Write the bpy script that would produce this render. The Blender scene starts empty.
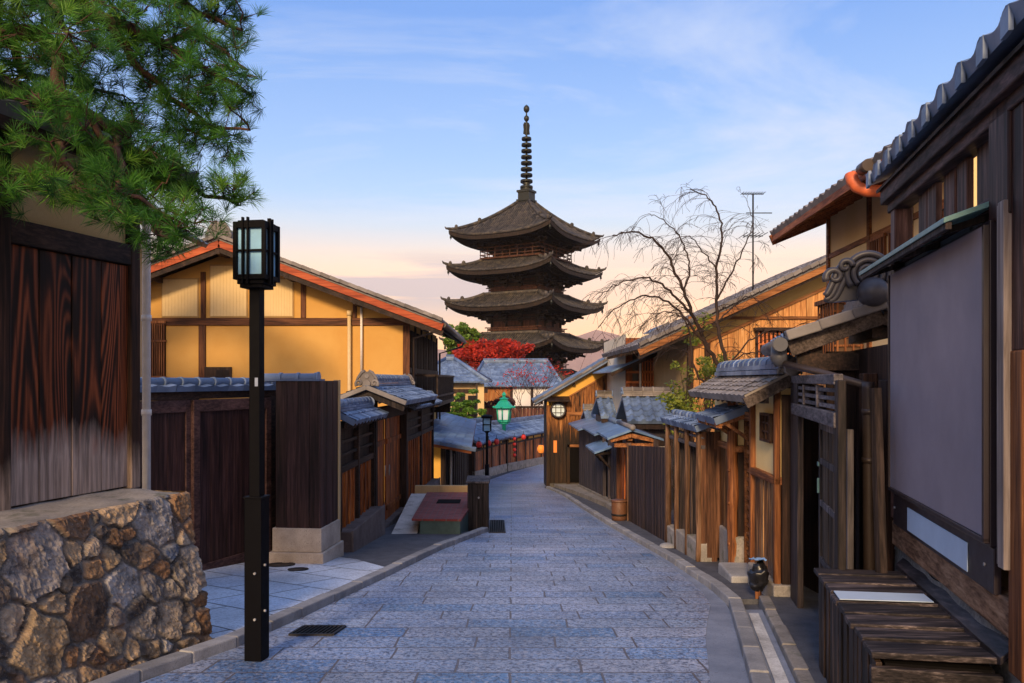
import bpy, bmesh, math, random
import numpy as np
from mathutils import Vector, Matrix, noise
R = math.radians
rng = random.Random(7)
SC = bpy.context.scene
COL = SC.collection

# ------------------------------------------------------------------ camera
F, CX, HY, EH = 796.0, 512.0, 380.0, 1.5
cam_d = bpy.data.cameras.new('camera'); cam = bpy.data.objects.new('camera', cam_d); COL.objects.link(cam)
cam_d.lens = 36.0*F/1024; cam_d.sensor_width = 36; cam_d.shift_y = (HY-341.5)/1024
cam_d.clip_start = 0.05; cam_d.clip_end = 6000
cam.location = (0, 0, EH); cam.rotation_euler = (R(90), 0, 0)
SC.camera = cam

# ------------------------------------------------------------------ view
SC.view_settings.view_transform = 'Standard'; SC.view_settings.look = 'None'
SC.view_settings.exposure = 0.0; SC.view_settings.gamma = 1.0; SC.view_settings.use_curve_mapping = False

# ------------------------------------------------------------------ sun and sky
SUN_EL, SUN_AZ = 24.0, 193.0          # azimuth clockwise from +Y (behind the camera, a little to its left)
sd = bpy.data.lights.new('sun', 'SUN'); sun = bpy.data.objects.new('sun', sd); COL.objects.link(sun)
sd.energy = 4.2; sd.angle = R(10); sd.color = (1.0, 0.70, 0.40)
_d = Vector((math.sin(R(SUN_AZ))*math.cos(R(SUN_EL)), math.cos(R(SUN_AZ))*math.cos(R(SUN_EL)), math.sin(R(SUN_EL))))
sun.rotation_euler = (-_d).to_track_quat('-Z', 'Y').to_euler()
sun.location = _d*50

class NT:
    """short-hand for building node trees"""
    def __init__(s, tree): s.t = tree; s.t.nodes.clear()
    def n(s, typ, _p=None, **inp):
        nd = s.t.nodes.new(typ)
        for k, v in (_p or {}).items(): setattr(nd, k, v)
        for k, v in inp.items():
            key = k.replace('_', ' ')
            sock = nd.inputs[int(k[1:])] if k[0] == 'i' and k[1:].isdigit() else nd.inputs[key]
            if isinstance(v, bpy.types.NodeSocket): s.t.links.new(v, sock)
            elif v is not None: sock.default_value = v
        return nd
    def math(s, op, a, b=0.0, c=False):
        return s.n('ShaderNodeMath', {'operation': op, 'use_clamp': c}, i0=a, i1=b).outputs[0]
    def vmath(s, op, a, b=(0, 0, 0)):
        return s.n('ShaderNodeVectorMath', {'operation': op}, i0=a, i1=b).outputs[0]
    def mix(s, fac, a, b, mode='MIX'):
        nd = s.t.nodes.new('ShaderNodeMix'); nd.data_type = 'RGBA'; nd.blend_type = mode
        for i, v in ((0, fac), (6, a), (7, b)):
            if isinstance(v, bpy.types.NodeSocket): s.t.links.new(v, nd.inputs[i])
            else: nd.inputs[i].default_value = (*v, 1) if i > 0 and len(v) == 3 else v
        return nd.outputs[2]
    def ramp(s, fac, stops, interp='LINEAR'):
        nd = s.n('ShaderNodeValToRGB', Fac=fac); cr = nd.color_ramp; cr.interpolation = interp
        while len(cr.elements) < len(stops): cr.elements.new(0.5)
        for e, (p, c) in zip(cr.elements, stops):
            e.position = p; e.color = (c, c, c, 1) if isinstance(c, (int, float)) else (*c, 1)
        return nd.outputs[0]
    def noise(s, vec, scale, detail=4, rough=0.55, dist=0.0):
        return s.n('ShaderNodeTexNoise', Vector=vec, Scale=scale, Detail=detail, Roughness=rough, Distortion=dist).outputs[0]
    def mapping(s, vec, scale=(1, 1, 1), loc=(0, 0, 0), rot=(0, 0, 0)):
        return s.n('ShaderNodeMapping', Vector=vec, Scale=scale, Location=loc, Rotation=rot).outputs[0]

world = bpy.data.worlds.new('World'); SC.world = world; world.use_nodes = True
w = NT(world.node_tree)
sky = w.n('ShaderNodeTexSky', {'sky_type': 'NISHITA', 'sun_disc': False, 'sun_elevation': R(SUN_EL), 'sun_rotation': R(SUN_AZ), 'altitude': 50, 'air_density': 1.2, 'dust_density': 1.0, 'ozone_density': 2.0})
tc = w.n('ShaderNodeTexCoord'); sp = w.n('ShaderNodeSeparateXYZ', Vector=tc.outputs['Generated'])
zz = sp.outputs['Z']
grad = w.ramp(zz, [(0.0, (1.25, .60, .28)), (0.06, (1.30, .58, .23)), (0.105, (1.28, .66, .31)), (0.15, (1.08, .71, .46)), (0.19, (.66, .68, .76)), (0.225, (.46, .61, .90)),
                   (0.27, (.36, .54, .92)), (0.42, (.17, .35, .84)), (0.62, (.22, .38, .80)), (1.0, (.32, .45, .80))])
# flattened cloud coordinates: direction projected on a plane high above
hz = w.math('ADD', w.math('MAXIMUM', zz, 0.0), 0.11)
cv = w.n('ShaderNodeCombineXYZ', X=w.math('DIVIDE', sp.outputs['X'], hz), Y=w.math('DIVIDE', sp.outputs['Y'], hz), Z=0.0).outputs[0]
c1 = w.noise(w.mapping(cv, (0.55, 0.9, 1), (3.2, 1.1, 0), (0, 0, 0.35)), 1.25, 7, 0.62, 0.7)
m1 = w.ramp(c1, [(0.455, 0), (0.66, 1)])
m1 = w.math('MULTIPLY', m1, w.ramp(zz, [(0.10, 0.0), (0.2, .6), (0.33, 1.0), (0.6, .35)]))
cloudc = w.ramp(zz, [(0.08, (.86, .55, .46)), (0.2, (.84, .76, .82)), (0.4, (.66, .72, .92))])
col = w.mix(w.math('MULTIPLY', m1, .8), grad, cloudc)
# long low bands near the horizon, mauve on peach
c2 = w.noise(w.mapping(tc.outputs['Generated'], (1.3, 1.3, 17), (2.3, 0, .23)), 1.5, 5, 0.55, 0.4)
m2 = w.math('MULTIPLY', w.ramp(c2, [(0.49, 0), (0.58, 1)]), w.ramp(zz, [(0.05, .0), (0.10, .95), (0.14, .8), (0.17, 0)]))
m2 = w.math('MULTIPLY', m2, w.ramp(sp.outputs['X'], [(0.0, 1.0), (0.04, .6), (0.1, .25)]))
col = w.mix(m2, col, (.60, .36, .36))
# the sun's side of the sky, behind the camera: a broad warm glow low down
east = w.math('MULTIPLY', w.ramp(w.math('MULTIPLY', sp.outputs['Y'], -1.0), [(0.1, 0), (0.9, 1)]), w.ramp(zz, [(0.0, 1), (0.35, .75), (0.8, 0)]))
col = w.mix(w.math('MULTIPLY', east, .6), col, (2.0, 1.2, .60))
bg1 = w.n('ShaderNodeBackground', Color=sky.outputs[0], Strength=0.05)
bg2 = w.n('ShaderNodeBackground', Color=col, Strength=0.86)
addb = w.n('ShaderNodeAddShader', i0=bg1.outputs[0], i1=bg2.outputs[0])
w.n('ShaderNodeOutputWorld', Surface=addb.outputs[0])

# ------------------------------------------------------------------ geometry helpers
def G(y):
    """height of the ground down the street"""
    return -0.085*y if y < 36 else -3.06-0.03*(min(y, 120)-36)
def W(px, py, Y): return Vector(((px-CX)/F*Y, Y, EH-(py-HY)/F*Y))
def XX(px, Y): return (px-CX)/F*Y
def ZZ(py, Y): return EH-(py-HY)/F*Y
V = Vector

class Frame:
    """a wall's own axes: a along it, o outwards, z up"""
    def __init__(s, ox, oy, ux, uy, nx=None, ny=None, z=0.0):
        s.o = V((ox, oy, z)); u = V((ux, uy, 0)).normalized(); s.u = u
        s.n = V((nx, ny, 0)).normalized() if nx is not None else V((u.y, -u.x, 0))
    def p(s, a, o, z): return s.o+s.u*a+s.n*o+V((0, 0, z))

class MB:
    def __init__(s): s.v = []; s.f = []; s.r = []; s.sm = []; s.vc = None
    def face(s, pts, rnd=None, sm=False):
        i = len(s.v); s.v += [tuple(p) for p in pts]; s.f.append(tuple(range(i, i+len(pts))))
        s.r.append(rng.random() if rnd is None else rnd); s.sm.append(sm)
    def hexa(s, p, rnd=None):
        """8 corners: 0-3 bottom loop, 4-7 top loop"""
        r = rng.random() if rnd is None else rnd
        i = len(s.v); s.v += [tuple(q) for q in p]
        for q in ((0, 3, 2, 1), (4, 5, 6, 7), (0, 1, 5, 4), (1, 2, 6, 5), (2, 3, 7, 6), (3, 0, 4, 7)):
            s.f.append(tuple(i+k for k in q)); s.r.append(r); s.sm.append(False)
    def box(s, x0, x1, y0, y1, z0, z1, rnd=None):
        s.hexa([(x0, y0, z0), (x1, y0, z0), (x1, y1, z0), (x0, y1, z0), (x0, y0, z1), (x1, y0, z1), (x1, y1, z1), (x0, y1, z1)], rnd)
    def fbox(s, fr, a0, a1, o0, o1, z0, z1, rnd=None, z0b=None, z1b=None):
        """box in a frame; z0b/z1b are heights at a1 when they differ from those at a0"""
        zb0 = z0 if z0b is None else z0b; zb1 = z1 if z1b is None else z1b
        s.hexa([fr.p(a0, o1, z0), fr.p(a1, o1, zb0), fr.p(a1, o0, zb0), fr.p(a0, o0, z0),
                fr.p(a0, o1, z1), fr.p(a1, o1, zb1), fr.p(a1, o0, zb1), fr.p(a0, o0, z1)], rnd)
    def beam(s, p, q, wd, ht, up=(0, 0, 1), rnd=None):
        p = V(p); q = V(q); d = (q-p).normalized(); up = V(up)
        sd_ = d.cross(up)
        if sd_.length < 1e-4: sd_ = d.cross(V((1, 0, 0)))
        sd_.normalize(); up = sd_.cross(d).normalized(); a = sd_*wd/2; b = up*ht/2
        s.hexa([p-a-b, p+a-b, q+a-b, q-a-b, p-a+b, p+a+b, q+a+b, q-a+b], rnd)
    def tube(s, pts, rad, n=8, caps=True, rnd=None, flat=1.0):
        pts = [V(p) for p in pts]; m = len(pts)
        rad = [rad]*m if isinstance(rad, (int, float)) else rad
        r_ = rng.random() if rnd is None else rnd
        base = len(s.v); ref = None
        for k in range(m):
            t = (pts[min(k+1, m-1)]-pts[max(k-1, 0)]).normalized()
            if ref is None:
                ref = t.orthogonal().normalized()
            ref = (ref-t*ref.dot(t))
            if ref.length < 1e-6: ref = t.orthogonal()
            ref.normalize(); b = t.cross(ref)
            for i in range(n):
                an = 2*math.pi*i/n
                s.v.append(tuple(pts[k]+(ref*math.cos(an)+b*math.sin(an)*flat)*rad[k]))
        for k in range(m-1):
            for i in range(n):
                j = (i+1) % n
                s.f.append((base+k*n+i, base+k*n+j, base+(k+1)*n+j, base+(k+1)*n+i)); s.r.append(r_); s.sm.append(True)
        if caps:
            s.f.append(tuple(base+i for i in reversed(range(n)))); s.r.append(r_); s.sm.append(False)
            s.f.append(tuple(base+(m-1)*n+i for i in range(n))); s.r.append(r_); s.sm.append(False)
    def lathe(s, prof, c, n=16, axis=(0, 0, 1), rnd=None, sm=True, ang0=0.0):
        """prof: list of (radius, height along the axis)"""
        ax = V(axis).normalized(); e1 = ax.orthogonal().normalized() if abs(ax.z) < .99 else V((1, 0, 0)); e2 = ax.cross(e1); c = V(c)
        base = len(s.v); m = len(prof); r_ = rng.random() if rnd is None else rnd
        for (r0, h) in prof:
            for i in range(n):
                an = ang0+2*math.pi*i/n
                s.v.append(tuple(c+ax*h+(e1*math.cos(an)+e2*math.sin(an))*max(r0, 1e-4)))
        for k in range(m-1):
            for i in range(n):
                j = (i+1) % n
                s.f.append((base+k*n+i, base+k*n+j, base+(k+1)*n+j, base+(k+1)*n+i)); s.r.append(r_); s.sm.append(sm)
        s.f.append(tuple(base+i for i in reversed(range(n)))); s.r.append(r_); s.sm.append(False)
        s.f.append(tuple(base+(m-1)*n+i for i in range(n))); s.r.append(r_); s.sm.append(False)
    def ball(s, c, r, n=14, sc=(1, 1, 1), rnd=None):
        c = V(c); r_ = rng.random() if rnd is None else rnd; base = len(s.v); m = n//2
        for k in range(m+1):
            th = math.pi*k/m
            for i in range(n):
                an = 2*math.pi*i/n
                rr = r*max(math.sin(th), 1e-3)
                s.v.append((c.x+rr*math.cos(an)*sc[0], c.y+rr*math.sin(an)*sc[1], c.z+r*math.cos(th)*sc[2]))
        for k in range(m):
            for i in range(n):
                j = (i+1) % n
                s.f.append((base+k*n+i, base+(k+1)*n+i, base+(k+1)*n+j, base+k*n+j)); s.r.append(r_); s.sm.append(True)
    def prism(s, poly, ext, rnd=None):
        poly = [V(p) for p in poly]; ext = V(ext); n = len(poly); r_ = rng.random() if rnd is None else rnd
        i = len(s.v); s.v += [tuple(p) for p in poly]+[tuple(p+ext) for p in poly]
        s.f.append(tuple(i+k for k in range(n))); s.f.append(tuple(i+n+k for k in reversed(range(n))))
        s.r += [r_, r_]; s.sm += [False, False]
        for k in range(n):
            j = (k+1) % n
            s.f.append((i+k, i+n+k, i+n+j, i+j)); s.r.append(r_); s.sm.append(False)
    def grid(s, fn, nu, nv, rnd=0.5, sm=True):
        base = len(s.v)
        for j in range(nv+1):
            for i in range(nu+1): s.v.append(tuple(fn(i/nu, j/nv)))
        for j in range(nv):
            for i in range(nu):
                a = base+j*(nu+1)+i
                s.f.append((a, a+1, a+nu+2, a+nu+1)); s.r.append(rnd); s.sm.append(sm)
    def build(s, name, mat, parent=None, bevel=0.0, solid=0.0, recalc=True):
        me = bpy.data.meshes.new(name); me.from_pydata(s.v, [], s.f)
        me.polygons.foreach_set('use_smooth', s.sm)
        at = me.attributes.new('rnd', 'FLOAT', 'FACE'); at.data.foreach_set('value', s.r)
        if s.vc is not None:
            ca = me.attributes.new('vcol', 'FLOAT_COLOR', 'POINT'); ca.data.foreach_set('color', np.asarray(s.vc, dtype=np.float32).ravel())
        me.materials.append(mat)
        if recalc and len(s.f) < 60000:
            bm = bmesh.new(); bm.from_mesh(me); bmesh.ops.recalc_face_normals(bm, faces=bm.faces); bm.to_mesh(me); bm.free()
        me.update()
        o = bpy.data.objects.new(name, me); COL.objects.link(o)
        if parent is not None:
            o.parent = parent; o.matrix_parent_inverse = parent_inverse(parent)
        if bevel:
            b = o.modifiers.new('bevel', 'BEVEL'); b.width = bevel; b.segments = 2; b.limit_method = 'ANGLE'; b.angle_limit = R(40)
        return o

def world_of(o):
    m = Matrix.LocRotScale(o.location, o.rotation_euler, o.scale)
    return m if o.parent is None else world_of(o.parent) @ o.matrix_parent_inverse @ m
def parent_inverse(p): return world_of(p).inverted()

def thing(name, label, cat, loc, group=None):
    o = bpy.data.objects.new(name, None); o.location = loc; o.empty_display_size = 0.2; COL.objects.link(o)
    o['label'] = label; o['category'] = cat
    if group: o['group'] = group
    return o
def tag(o, label, cat, group=None):
    o['label'] = label; o['category'] = cat
    if group: o['group'] = group
    return o
def structure(o, kind='structure'): o['kind'] = kind; return o
def copy_thing(root, loc, rz=None, label=None):
    """a thing and its parts and sub-parts, copied"""
    r = root.copy(); COL.objects.link(r); r.location = loc
    if rz is not None: r.rotation_euler = (0, 0, rz)
    if label: r['label'] = label
    for ch in [c for c in bpy.data.objects if c.parent == root]:
        c = ch.copy(); COL.objects.link(c); c.parent = r
        for g in [d for d in bpy.data.objects if d.parent == ch]:
            d = g.copy(); COL.objects.link(d); d.parent = c
    return r

def boards(mb, fr, a0, a1, z0, z1, o0, o1, wd, gap=.006, z1b=None, z0b=None, jit=.004):
    """a row of upright boards; heights may run linearly to z0b / z1b at a1"""
    n = max(1, round(abs(a1-a0)/wd)); z1b = z1 if z1b is None else z1b; z0b = z0 if z0b is None else z0b
    for k in range(n):
        t0, t1 = k/n, (k+1)/n
        s0 = a0+(a1-a0)*t0+gap/2*(1 if a1 > a0 else -1); s1 = a0+(a1-a0)*t1-gap/2*(1 if a1 > a0 else -1)
        j = rng.uniform(-jit, jit)
        mb.fbox(fr, s0, s1, o0+j, o1+j, z0+(z0b-z0)*t0, z1+(z1b-z1)*t0, z0b=z0+(z0b-z0)*t1, z1b=z1+(z1b-z1)*t1)

def tile_roof(mb, a, b, c, d, tw=.25, ch=.24, amp=.03, step=.018, K=5, hon=False, thick=.06):
    """clay tiles on the plane a-b (eave) to d-c (ridge); every tile its own faces"""
    a, b, c, d = V(a), V(b), V(c), V(d)
    N = (b-a).cross(d-a).normalized()
    if N.z < 0: N = -N
    nt = max(1, round((b-a).length/tw)); nc = max(1, round((d-a).length/ch))
    def prof(x):
        if hon:
            q = (x-.5)/.24
            return amp*math.sqrt(max(0, 1-q*q)) if abs(q) < 1 else -.1*amp
        return amp*(0.5+0.5*math.cos(2*math.pi*x))**1.4
    def P(u, v): return (a.lerp(b, u)).lerp(d.lerp(c, u), v)
    for j in range(nc):
        for i in range(nt):
            r = rng.random(); jj = rng.uniform(-.004, .004); sk = rng.uniform(-.12, .12)*tw/(b-a).length*.15
            base = len(mb.v)
            for k in range(K+1):
                x = k/K; u = (i+x)/nt; h = prof(x)+jj
                p0 = P(u+sk, j/nc); p1 = P(u, min(1, (j+1.12)/nc))
                mb.v.append(tuple(p0+N*(h+step))); mb.v.append(tuple(p1+N*(h-.004)))
                mb.v.append(tuple(p0+N*(h+step))); mb.v.append(tuple(p0+N*((-thick) if j == 0 else -.012)))
            for k in range(K):
                q = base+4*k
                mb.f.append((q, q+4, q+5, q+1)); mb.r.append(r); mb.sm.append(True)
                mb.f.append((q+2, q+3, q+7, q+6)); mb.r.append(r); mb.sm.append(False)
    for q in ((a, b, c, d),):
        mb.face([p-N*thick for p in q], .3)
        for e0, e1 in ((b, c), (d, a), (c, d)):
            mb.face([e0-N*thick, e1-N*thick, e1+N*.02, e0+N*.02], .4)

def ridge_cap(mb, p, q, wd=.16, ht=.14, seg=.24, layers=2, up=V((0, 0, 1))):
    """stacked flat ridge tiles under a row of round ones"""
    p, q = V(p), V(q); L = (q-p).length; d = (q-p)/L
    lh = ht*.62/layers
    for k in range(layers):
        z = up*(lh*(k+.5))
        n = max(1, round(L/seg))
        for i in range(n):
            mb.beam(p+d*(L*i/n)+z, p+d*(L*(i+1)/n-.006)+z, wd*(1.12-.18*k), lh*.86)
    n = max(1, round(L/seg)); r0 = wd*.42
    for i in range(n):
        s0, s1 = p+d*(L*i/n), p+d*(L*(i+1)/n+.01)
        z = up*(ht*.62)
        mb.tube([s0+z, s0+d*.03+z, s0+d*.032+z, s1+z], [r0*1.1, r0*1.1, r0, r0*.98], 10)

def spiral(c, e1, e2, r0, r1, a0, a1, n=20):
    return [V(c)+(e1*math.cos(t)+e2*math.sin(t))*(r0+(r1-r0)*i/n) for i, t in ((i, a0+(a1-a0)*i/n) for i in range(n+1))]

def onigawara(mb, c, out, size):
    """ridge-end tile: a boss between two scrolls under an arched top, facing 'out'"""
    out = V(out).normalized(); up = V((0, 0, 1)); e = up.cross(out).normalized(); c = V(c)
    pl = []
    for k in range(13):
        t = math.pi*k/12; pl.append(c+e*math.cos(t)*size*.42+up*(math.sin(t)*size*.52+size*.15)-out*size*.1)
    pl = [c+e*size*.62-out*size*.1-up*size*.12]+pl+[c-e*size*.62-out*size*.1-up*size*.12]
    mb.prism(pl, out*size*.16)
    mb.lathe([(0, .14), (.16, .13), (.2, .09), (.2, 0)], c, 14, axis=out) if False else None
    mb.tube([c, c+out*size*.18], [size*.23, size*.2], 14)
    mb.tube([c+up*size*.42-out*.05*size, c+up*size*.42+out*size*.12], [size*.15, size*.12], 12)
    for sgn in (-1, 1):
        mb.tube(spiral(c+e*sgn*size*.42+out*size*.06+up*size*.02, e*sgn, up, size*.04, size*.22, 5.5, -.8, 18), [size*(.045+.045*i/18) for i in range(19)], 8)
        mb.tube([c+e*sgn*(size*.1)+up*size*.72+out*.04*size, c+e*sgn*size*.3+up*size*.6+out*size*.05, c+e*sgn*size*.5+up*size*.32+out*size*.05, c+e*sgn*size*.62+up*size*.08+out*size*.04], [size*.07, size*.09, size*.08, size*.05], 8)
# ------------------------------------------------------------------ materials
MATS = {}
def new_mat(name):
    m = bpy.data.materials.new(name); m.use_nodes = True; MATS[name] = m
    return m, NT(m.node_tree)
def finish(t, color, rough=.6, bump=None, bstr=.3, bdist=.01, spec=.22, metal=0.0, **kw):
    b = t.n('ShaderNodeBsdfPrincipled', Base_Color=color if not isinstance(color, tuple) else (*color[:3], 1), Roughness=rough, Metallic=metal)
    b.inputs['Specular IOR Level'].default_value = spec
    for k, v in kw.items():
        s = b.inputs[k.replace('_', ' ')]
        if isinstance(v, bpy.types.NodeSocket): t.t.links.new(v, s)
        else: s.default_value = v
    if bump is not None:
        bn = t.n('ShaderNodeBump', Height=bump, Strength=bstr, Distance=bdist); t.t.links.new(bn.outputs[0], b.inputs['Normal'])
    t.n('ShaderNodeOutputMaterial', Surface=b.outputs[0]); return b
def base_coord(t):
    """object coordinates shifted per board / tile by the face attribute"""
    tcn = t.n('ShaderNodeTexCoord'); r = t.n('ShaderNodeAttribute', {'attribute_name': 'rnd'}).outputs['Fac']
    off = t.n('ShaderNodeCombineXYZ', X=t.math('MULTIPLY', r, 13.1), Y=t.math('MULTIPLY', r, 7.7), Z=t.math('MULTIPLY', r, 31.3)).outputs[0]
    return t.vmath('ADD', tcn.outputs['Object'], off), r, tcn.outputs['Object']

def wood(name, dark, mid, light, axis='Z', rough=.62, var=.5, ring=0.0, worn=None, stain=None, gs=1.0, bstr=.35, soot=None):
    """board wood; worn=(z0, z1, colour) bare grey wood low on the boards; stain=(colour, scale, lo, hi) dark run-off"""
    m, t = new_mat(name); vec, r, obj = base_coord(t)
    sc = {'Z': (26, 26, 1.3), 'X': (1.3, 26, 26), 'Y': (26, 1.3, 26)}[axis]
    sl = {'Z': (5, 5, .55), 'X': (.55, 5, 5), 'Y': (5, .55, 5)}[axis]
    g1 = t.noise(t.mapping(vec, tuple(x*gs for x in sc)), 1.6, 6, .65, .3)
    g2 = t.noise(t.mapping(vec, tuple(x*gs for x in sl)), 1.2, 3, .5, .6)
    h = t.math('ADD', t.math('MULTIPLY', g1, .6), t.math('MULTIPLY', g2, .4))
    if ring:
        rv = t.noise(t.mapping(vec, tuple(x*.9 for x in sl)), .55, 1.5, .4, .2)
        rg = t.math('ADD', t.math('MULTIPLY', t.math('SINE', t.math('MULTIPLY', rv, ring)), .5), .5)
        h = t.math('ADD', t.math('MULTIPLY', h, .78), t.math('MULTIPLY', rg, .24))
    c = t.ramp(h, [(.41, dark), (.525, mid), (.66, light)])
    k = t.math('ADD', t.math('MULTIPLY', r, var), 1.0-var*.55)
    c = t.mix(1.0, c, t.n('ShaderNodeCombineXYZ', X=k, Y=k, Z=k).outputs[0], 'MULTIPLY')
    if stain:
        sn = t.noise(t.mapping(vec, (3.2*stain[1], 3.2*stain[1], .75*stain[1])), 1.0, 4, .6)
        c = t.mix(t.ramp(sn, [(stain[2], 0), (stain[3], .93)]), c, stain[0])
    if soot:     # an old scorched / tarred band with a ragged edge: (colour, z_mid, spread)
        z = t.n('ShaderNodeSeparateXYZ', Vector=obj).outputs['Z']
        q = t.math('DIVIDE', t.math('SUBTRACT', soot[1], z), soot[2])
        q = t.math('ADD', q, t.math('MULTIPLY', t.math('SUBTRACT', t.noise(t.mapping(vec, (7, 7, .8)), 1.0, 4, .65), .5), 3.2))
        c = t.mix(t.ramp(q, [(.0, 0), (.75, .92)]), c, soot[0])
    if worn:
        z = t.n('ShaderNodeSeparateXYZ', Vector=obj).outputs['Z']
        q = t.math('DIVIDE', t.math('SUBTRACT', z, worn[0]), worn[1]-worn[0])
        q = t.math('ADD', q, t.math('MULTIPLY', t.math('SUBTRACT', t.noise(t.mapping(vec, (7, 7, 1.3)), 1.0, 6, .7), .5), 1.5))
        q = t.math('ADD', q, t.math('MULTIPLY', t.math('SUBTRACT', r, .5), .5))
        pale = t.mix(t.ramp(g1, [(.36, 0), (.62, 1)]), tuple(x*.38 for x in worn[2]), worn[2])
        c = t.mix(t.ramp(q, [(.2, .95), (.95, 0)]), c, pale)
    finish(t, c, t.ramp(h, [(.2, rough+.12), (.8, rough-.08)]), h, bstr, .008)
    return m

def plaster(name, c0, c1, rough=.9, scale=1.0, dirt=None):
    m, t = new_mat(name); vec, r, obj = base_coord(t)
    n1 = t.noise(obj, 1.3*scale, 6, .62, .3); n2 = t.noise(obj, 90*scale, 3, .6)
    c = t.ramp(n1, [(.3, c0), (.7, c1)])
    if dirt:
        c = t.mix(t.ramp(t.noise(t.mapping(obj, (3, 3, .7)), 1.4, 5, .65), [(.52, 0), (.78, .75)]), c, dirt)
    c = t.mix(.16, c, t.n('ShaderNodeCombineXYZ', X=n2, Y=n2, Z=n2).outputs[0], 'OVERLAY')
    finish(t, c, rough, n2, .12, .004, spec=.2); return m

def tile(name, c0, c1, rough=.45, lichen=None, spec=.4):
    m, t = new_mat(name); vec, r, obj = base_coord(t)
    n1 = t.noise(obj, 2.2, 5, .6); n2 = t.noise(obj, 38, 4, .65)
    c = t.ramp(r, [(0, c0), (1, c1)])
    k = t.math('ADD', t.math('MULTIPLY', n1, 1.7), .15); c = t.mix(1, c, t.n('ShaderNodeCombineXYZ', X=k, Y=k, Z=k).outputs[0], 'MULTIPLY')
    if lichen: c = t.mix(t.ramp(t.math('ADD', t.math('MULTIPLY', n1, .55), t.math('MULTIPLY', n2, .45)), [(.50, 0), (.60, .85)]), c, lichen)
    finish(t, c, t.ramp(n2, [(.2, rough+.2), (.8, rough-.08)]), n2, .15, .004, spec=spec); return m

def stone_like(name, c0, c1, rough=.8, scale=1.0, bstr=.4, speck=None, moss=None):
    m, t = new_mat(name); vec, r, obj = base_coord(t)
    n1 = t.noise(vec, 3.0*scale, 6, .65, .2); n2 = t.noise(vec, 55*scale, 4, .7)
    h = t.math('ADD', t.math('MULTIPLY', n1, .6), t.math('MULTIPLY', n2, .4))
    c = t.ramp(h, [(.40, c0), (.60, c1)])
    k = t.math('ADD', t.math('MULTIPLY', r, .35), .8); c = t.mix(1, c, t.n('ShaderNodeCombineXYZ', X=k, Y=k, Z=k).outputs[0], 'MULTIPLY')
    if speck: c = t.mix(t.ramp(n2, [(.56, 0), (.64, .6)]), c, speck)
    if moss: c = t.mix(t.ramp(t.noise(obj, 4, 5, .7), [(.54, 0), (.68, .8)]), c, moss)
    finish(t, c, rough, h, bstr, .012, spec=.3); return m

def flat(name, c, rough=.5, metal=0.0, spec=.5, var=.12, scale=14, **kw):
    m, t = new_mat(name); vec, r, obj = base_coord(t)
    n1 = t.noise(vec, scale, 5, .6)
    cc = t.ramp(n1, [(.25, tuple(x*(1-var) for x in c)), (.75, tuple(min(1, x*(1+var)) for x in c))])
    finish(t, cc, t.ramp(n1, [(.2, min(1, rough+.1)), (.8, max(.05, rough-.06))]), n1, .05, .003, spec=spec, metal=metal, **kw); return m

BLACKEN = (.008, .006, .005)
M_oldboard = wood('old_board', (.010, .004, .002), (.055, .014, .005), (.21, .052, .017), ring=170, var=.7, worn=(.93, 1.25, (.46, .36, .31)), rough=.5, gs=.8)
M_darkwood = wood('dark_wood', (.010, .006, .005), (.028, .015, .011), (.07, .036, .025), var=.6)
M_darkwood_h = wood('dark_wood_level', (.010, .006, .005), (.03, .016, .011), (.075, .04, .026), axis='Y', var=.6)
M_gatewood = wood('gate_wood', (.012, .006, .006), (.036, .016, .015), (.085, .040, .036), var=.6, rough=.5)
M_gaterail = wood('gate_rail_wood', (.03, .015, .014), (.075, .038, .035), (.13, .07, .062), axis='Y', var=.3)
M_redwood = wood('red_wood', (.05, .011, .004), (.30, .078, .017), (.70, .25, .06), var=.7, rough=.5, stain=((.018, .007, .004), 1.0, .56, .74))
M_orange = wood('orange_wood', (.075, .025, .010), (.21, .075, .025), (.40, .17, .062), var=.45, rough=.6)
M_orange_h = wood('orange_wood_level', (.11, .028, .010), (.24, .07, .022), (.40, .14, .045), axis='X', var=.3, rough=.6)
M_orange_y = wood('orange_wood_along', (.09, .03, .011), (.25, .095, .032), (.44, .20, .08), axis='Y', var=.3, rough=.65, stain=((.07, .04, .025), .8, .56, .75))
M_plank = wood('honey_plank', (.36, .15, .05), (.60, .29, .10), (.76, .44, .19), var=.4, rough=.7)
M_brownplank = wood('brown_plank', (.10, .034, .010), (.30, .115, .032), (.52, .24, .075), var=.5, rough=.65, stain=((.014, .009, .007), 1.3, .52, .66), soot=((.012, .009, .007), 0.0, .9))
M_grey = wood('weathered_wood', (.028, .025, .028), (.085, .074, .078), (.19, .165, .17), var=.5, rough=.75)
M_greydark = wood('weathered_dark_wood', (.010, .008, .008), (.034, .025, .024), (.10, .07, .062), var=.6, rough=.65)
M_slat = wood('bench_wood', (.010, .008, .009), (.04, .031, .032), (.21, .165, .16), axis='X', var=.6, rough=.6, gs=2.2)
M_slatv = wood('bench_wood_upright', (.010, .007, .006), (.035, .022, .016), (.15, .085, .055), var=.8, rough=.6)
M_purplewood = wood('plum_wood', (.014, .007, .006), (.07, .030, .024), (.19, .10, .082), var=.6, rough=.55, stain=((.34, .19, .15), 1.4, .60, .78))
M_fencewood = wood('fence_wood', (.014, .010, .012), (.042, .028, .030), (.09, .062, .064), var=.5)
M_post = wood('post_wood', (.05, .024, .013), (.15, .08, .045), (.30, .18, .11), var=.4, rough=.6, stain=((.03, .016, .01), 1.2, .58, .75))
M_yellow = plaster('yellow_plaster', (.55, .295, .075), (.61, .35, .10))
M_yellow2 = plaster('yellow_plaster_deep', (.62, .33, .06), (.72, .42, .09))
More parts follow.
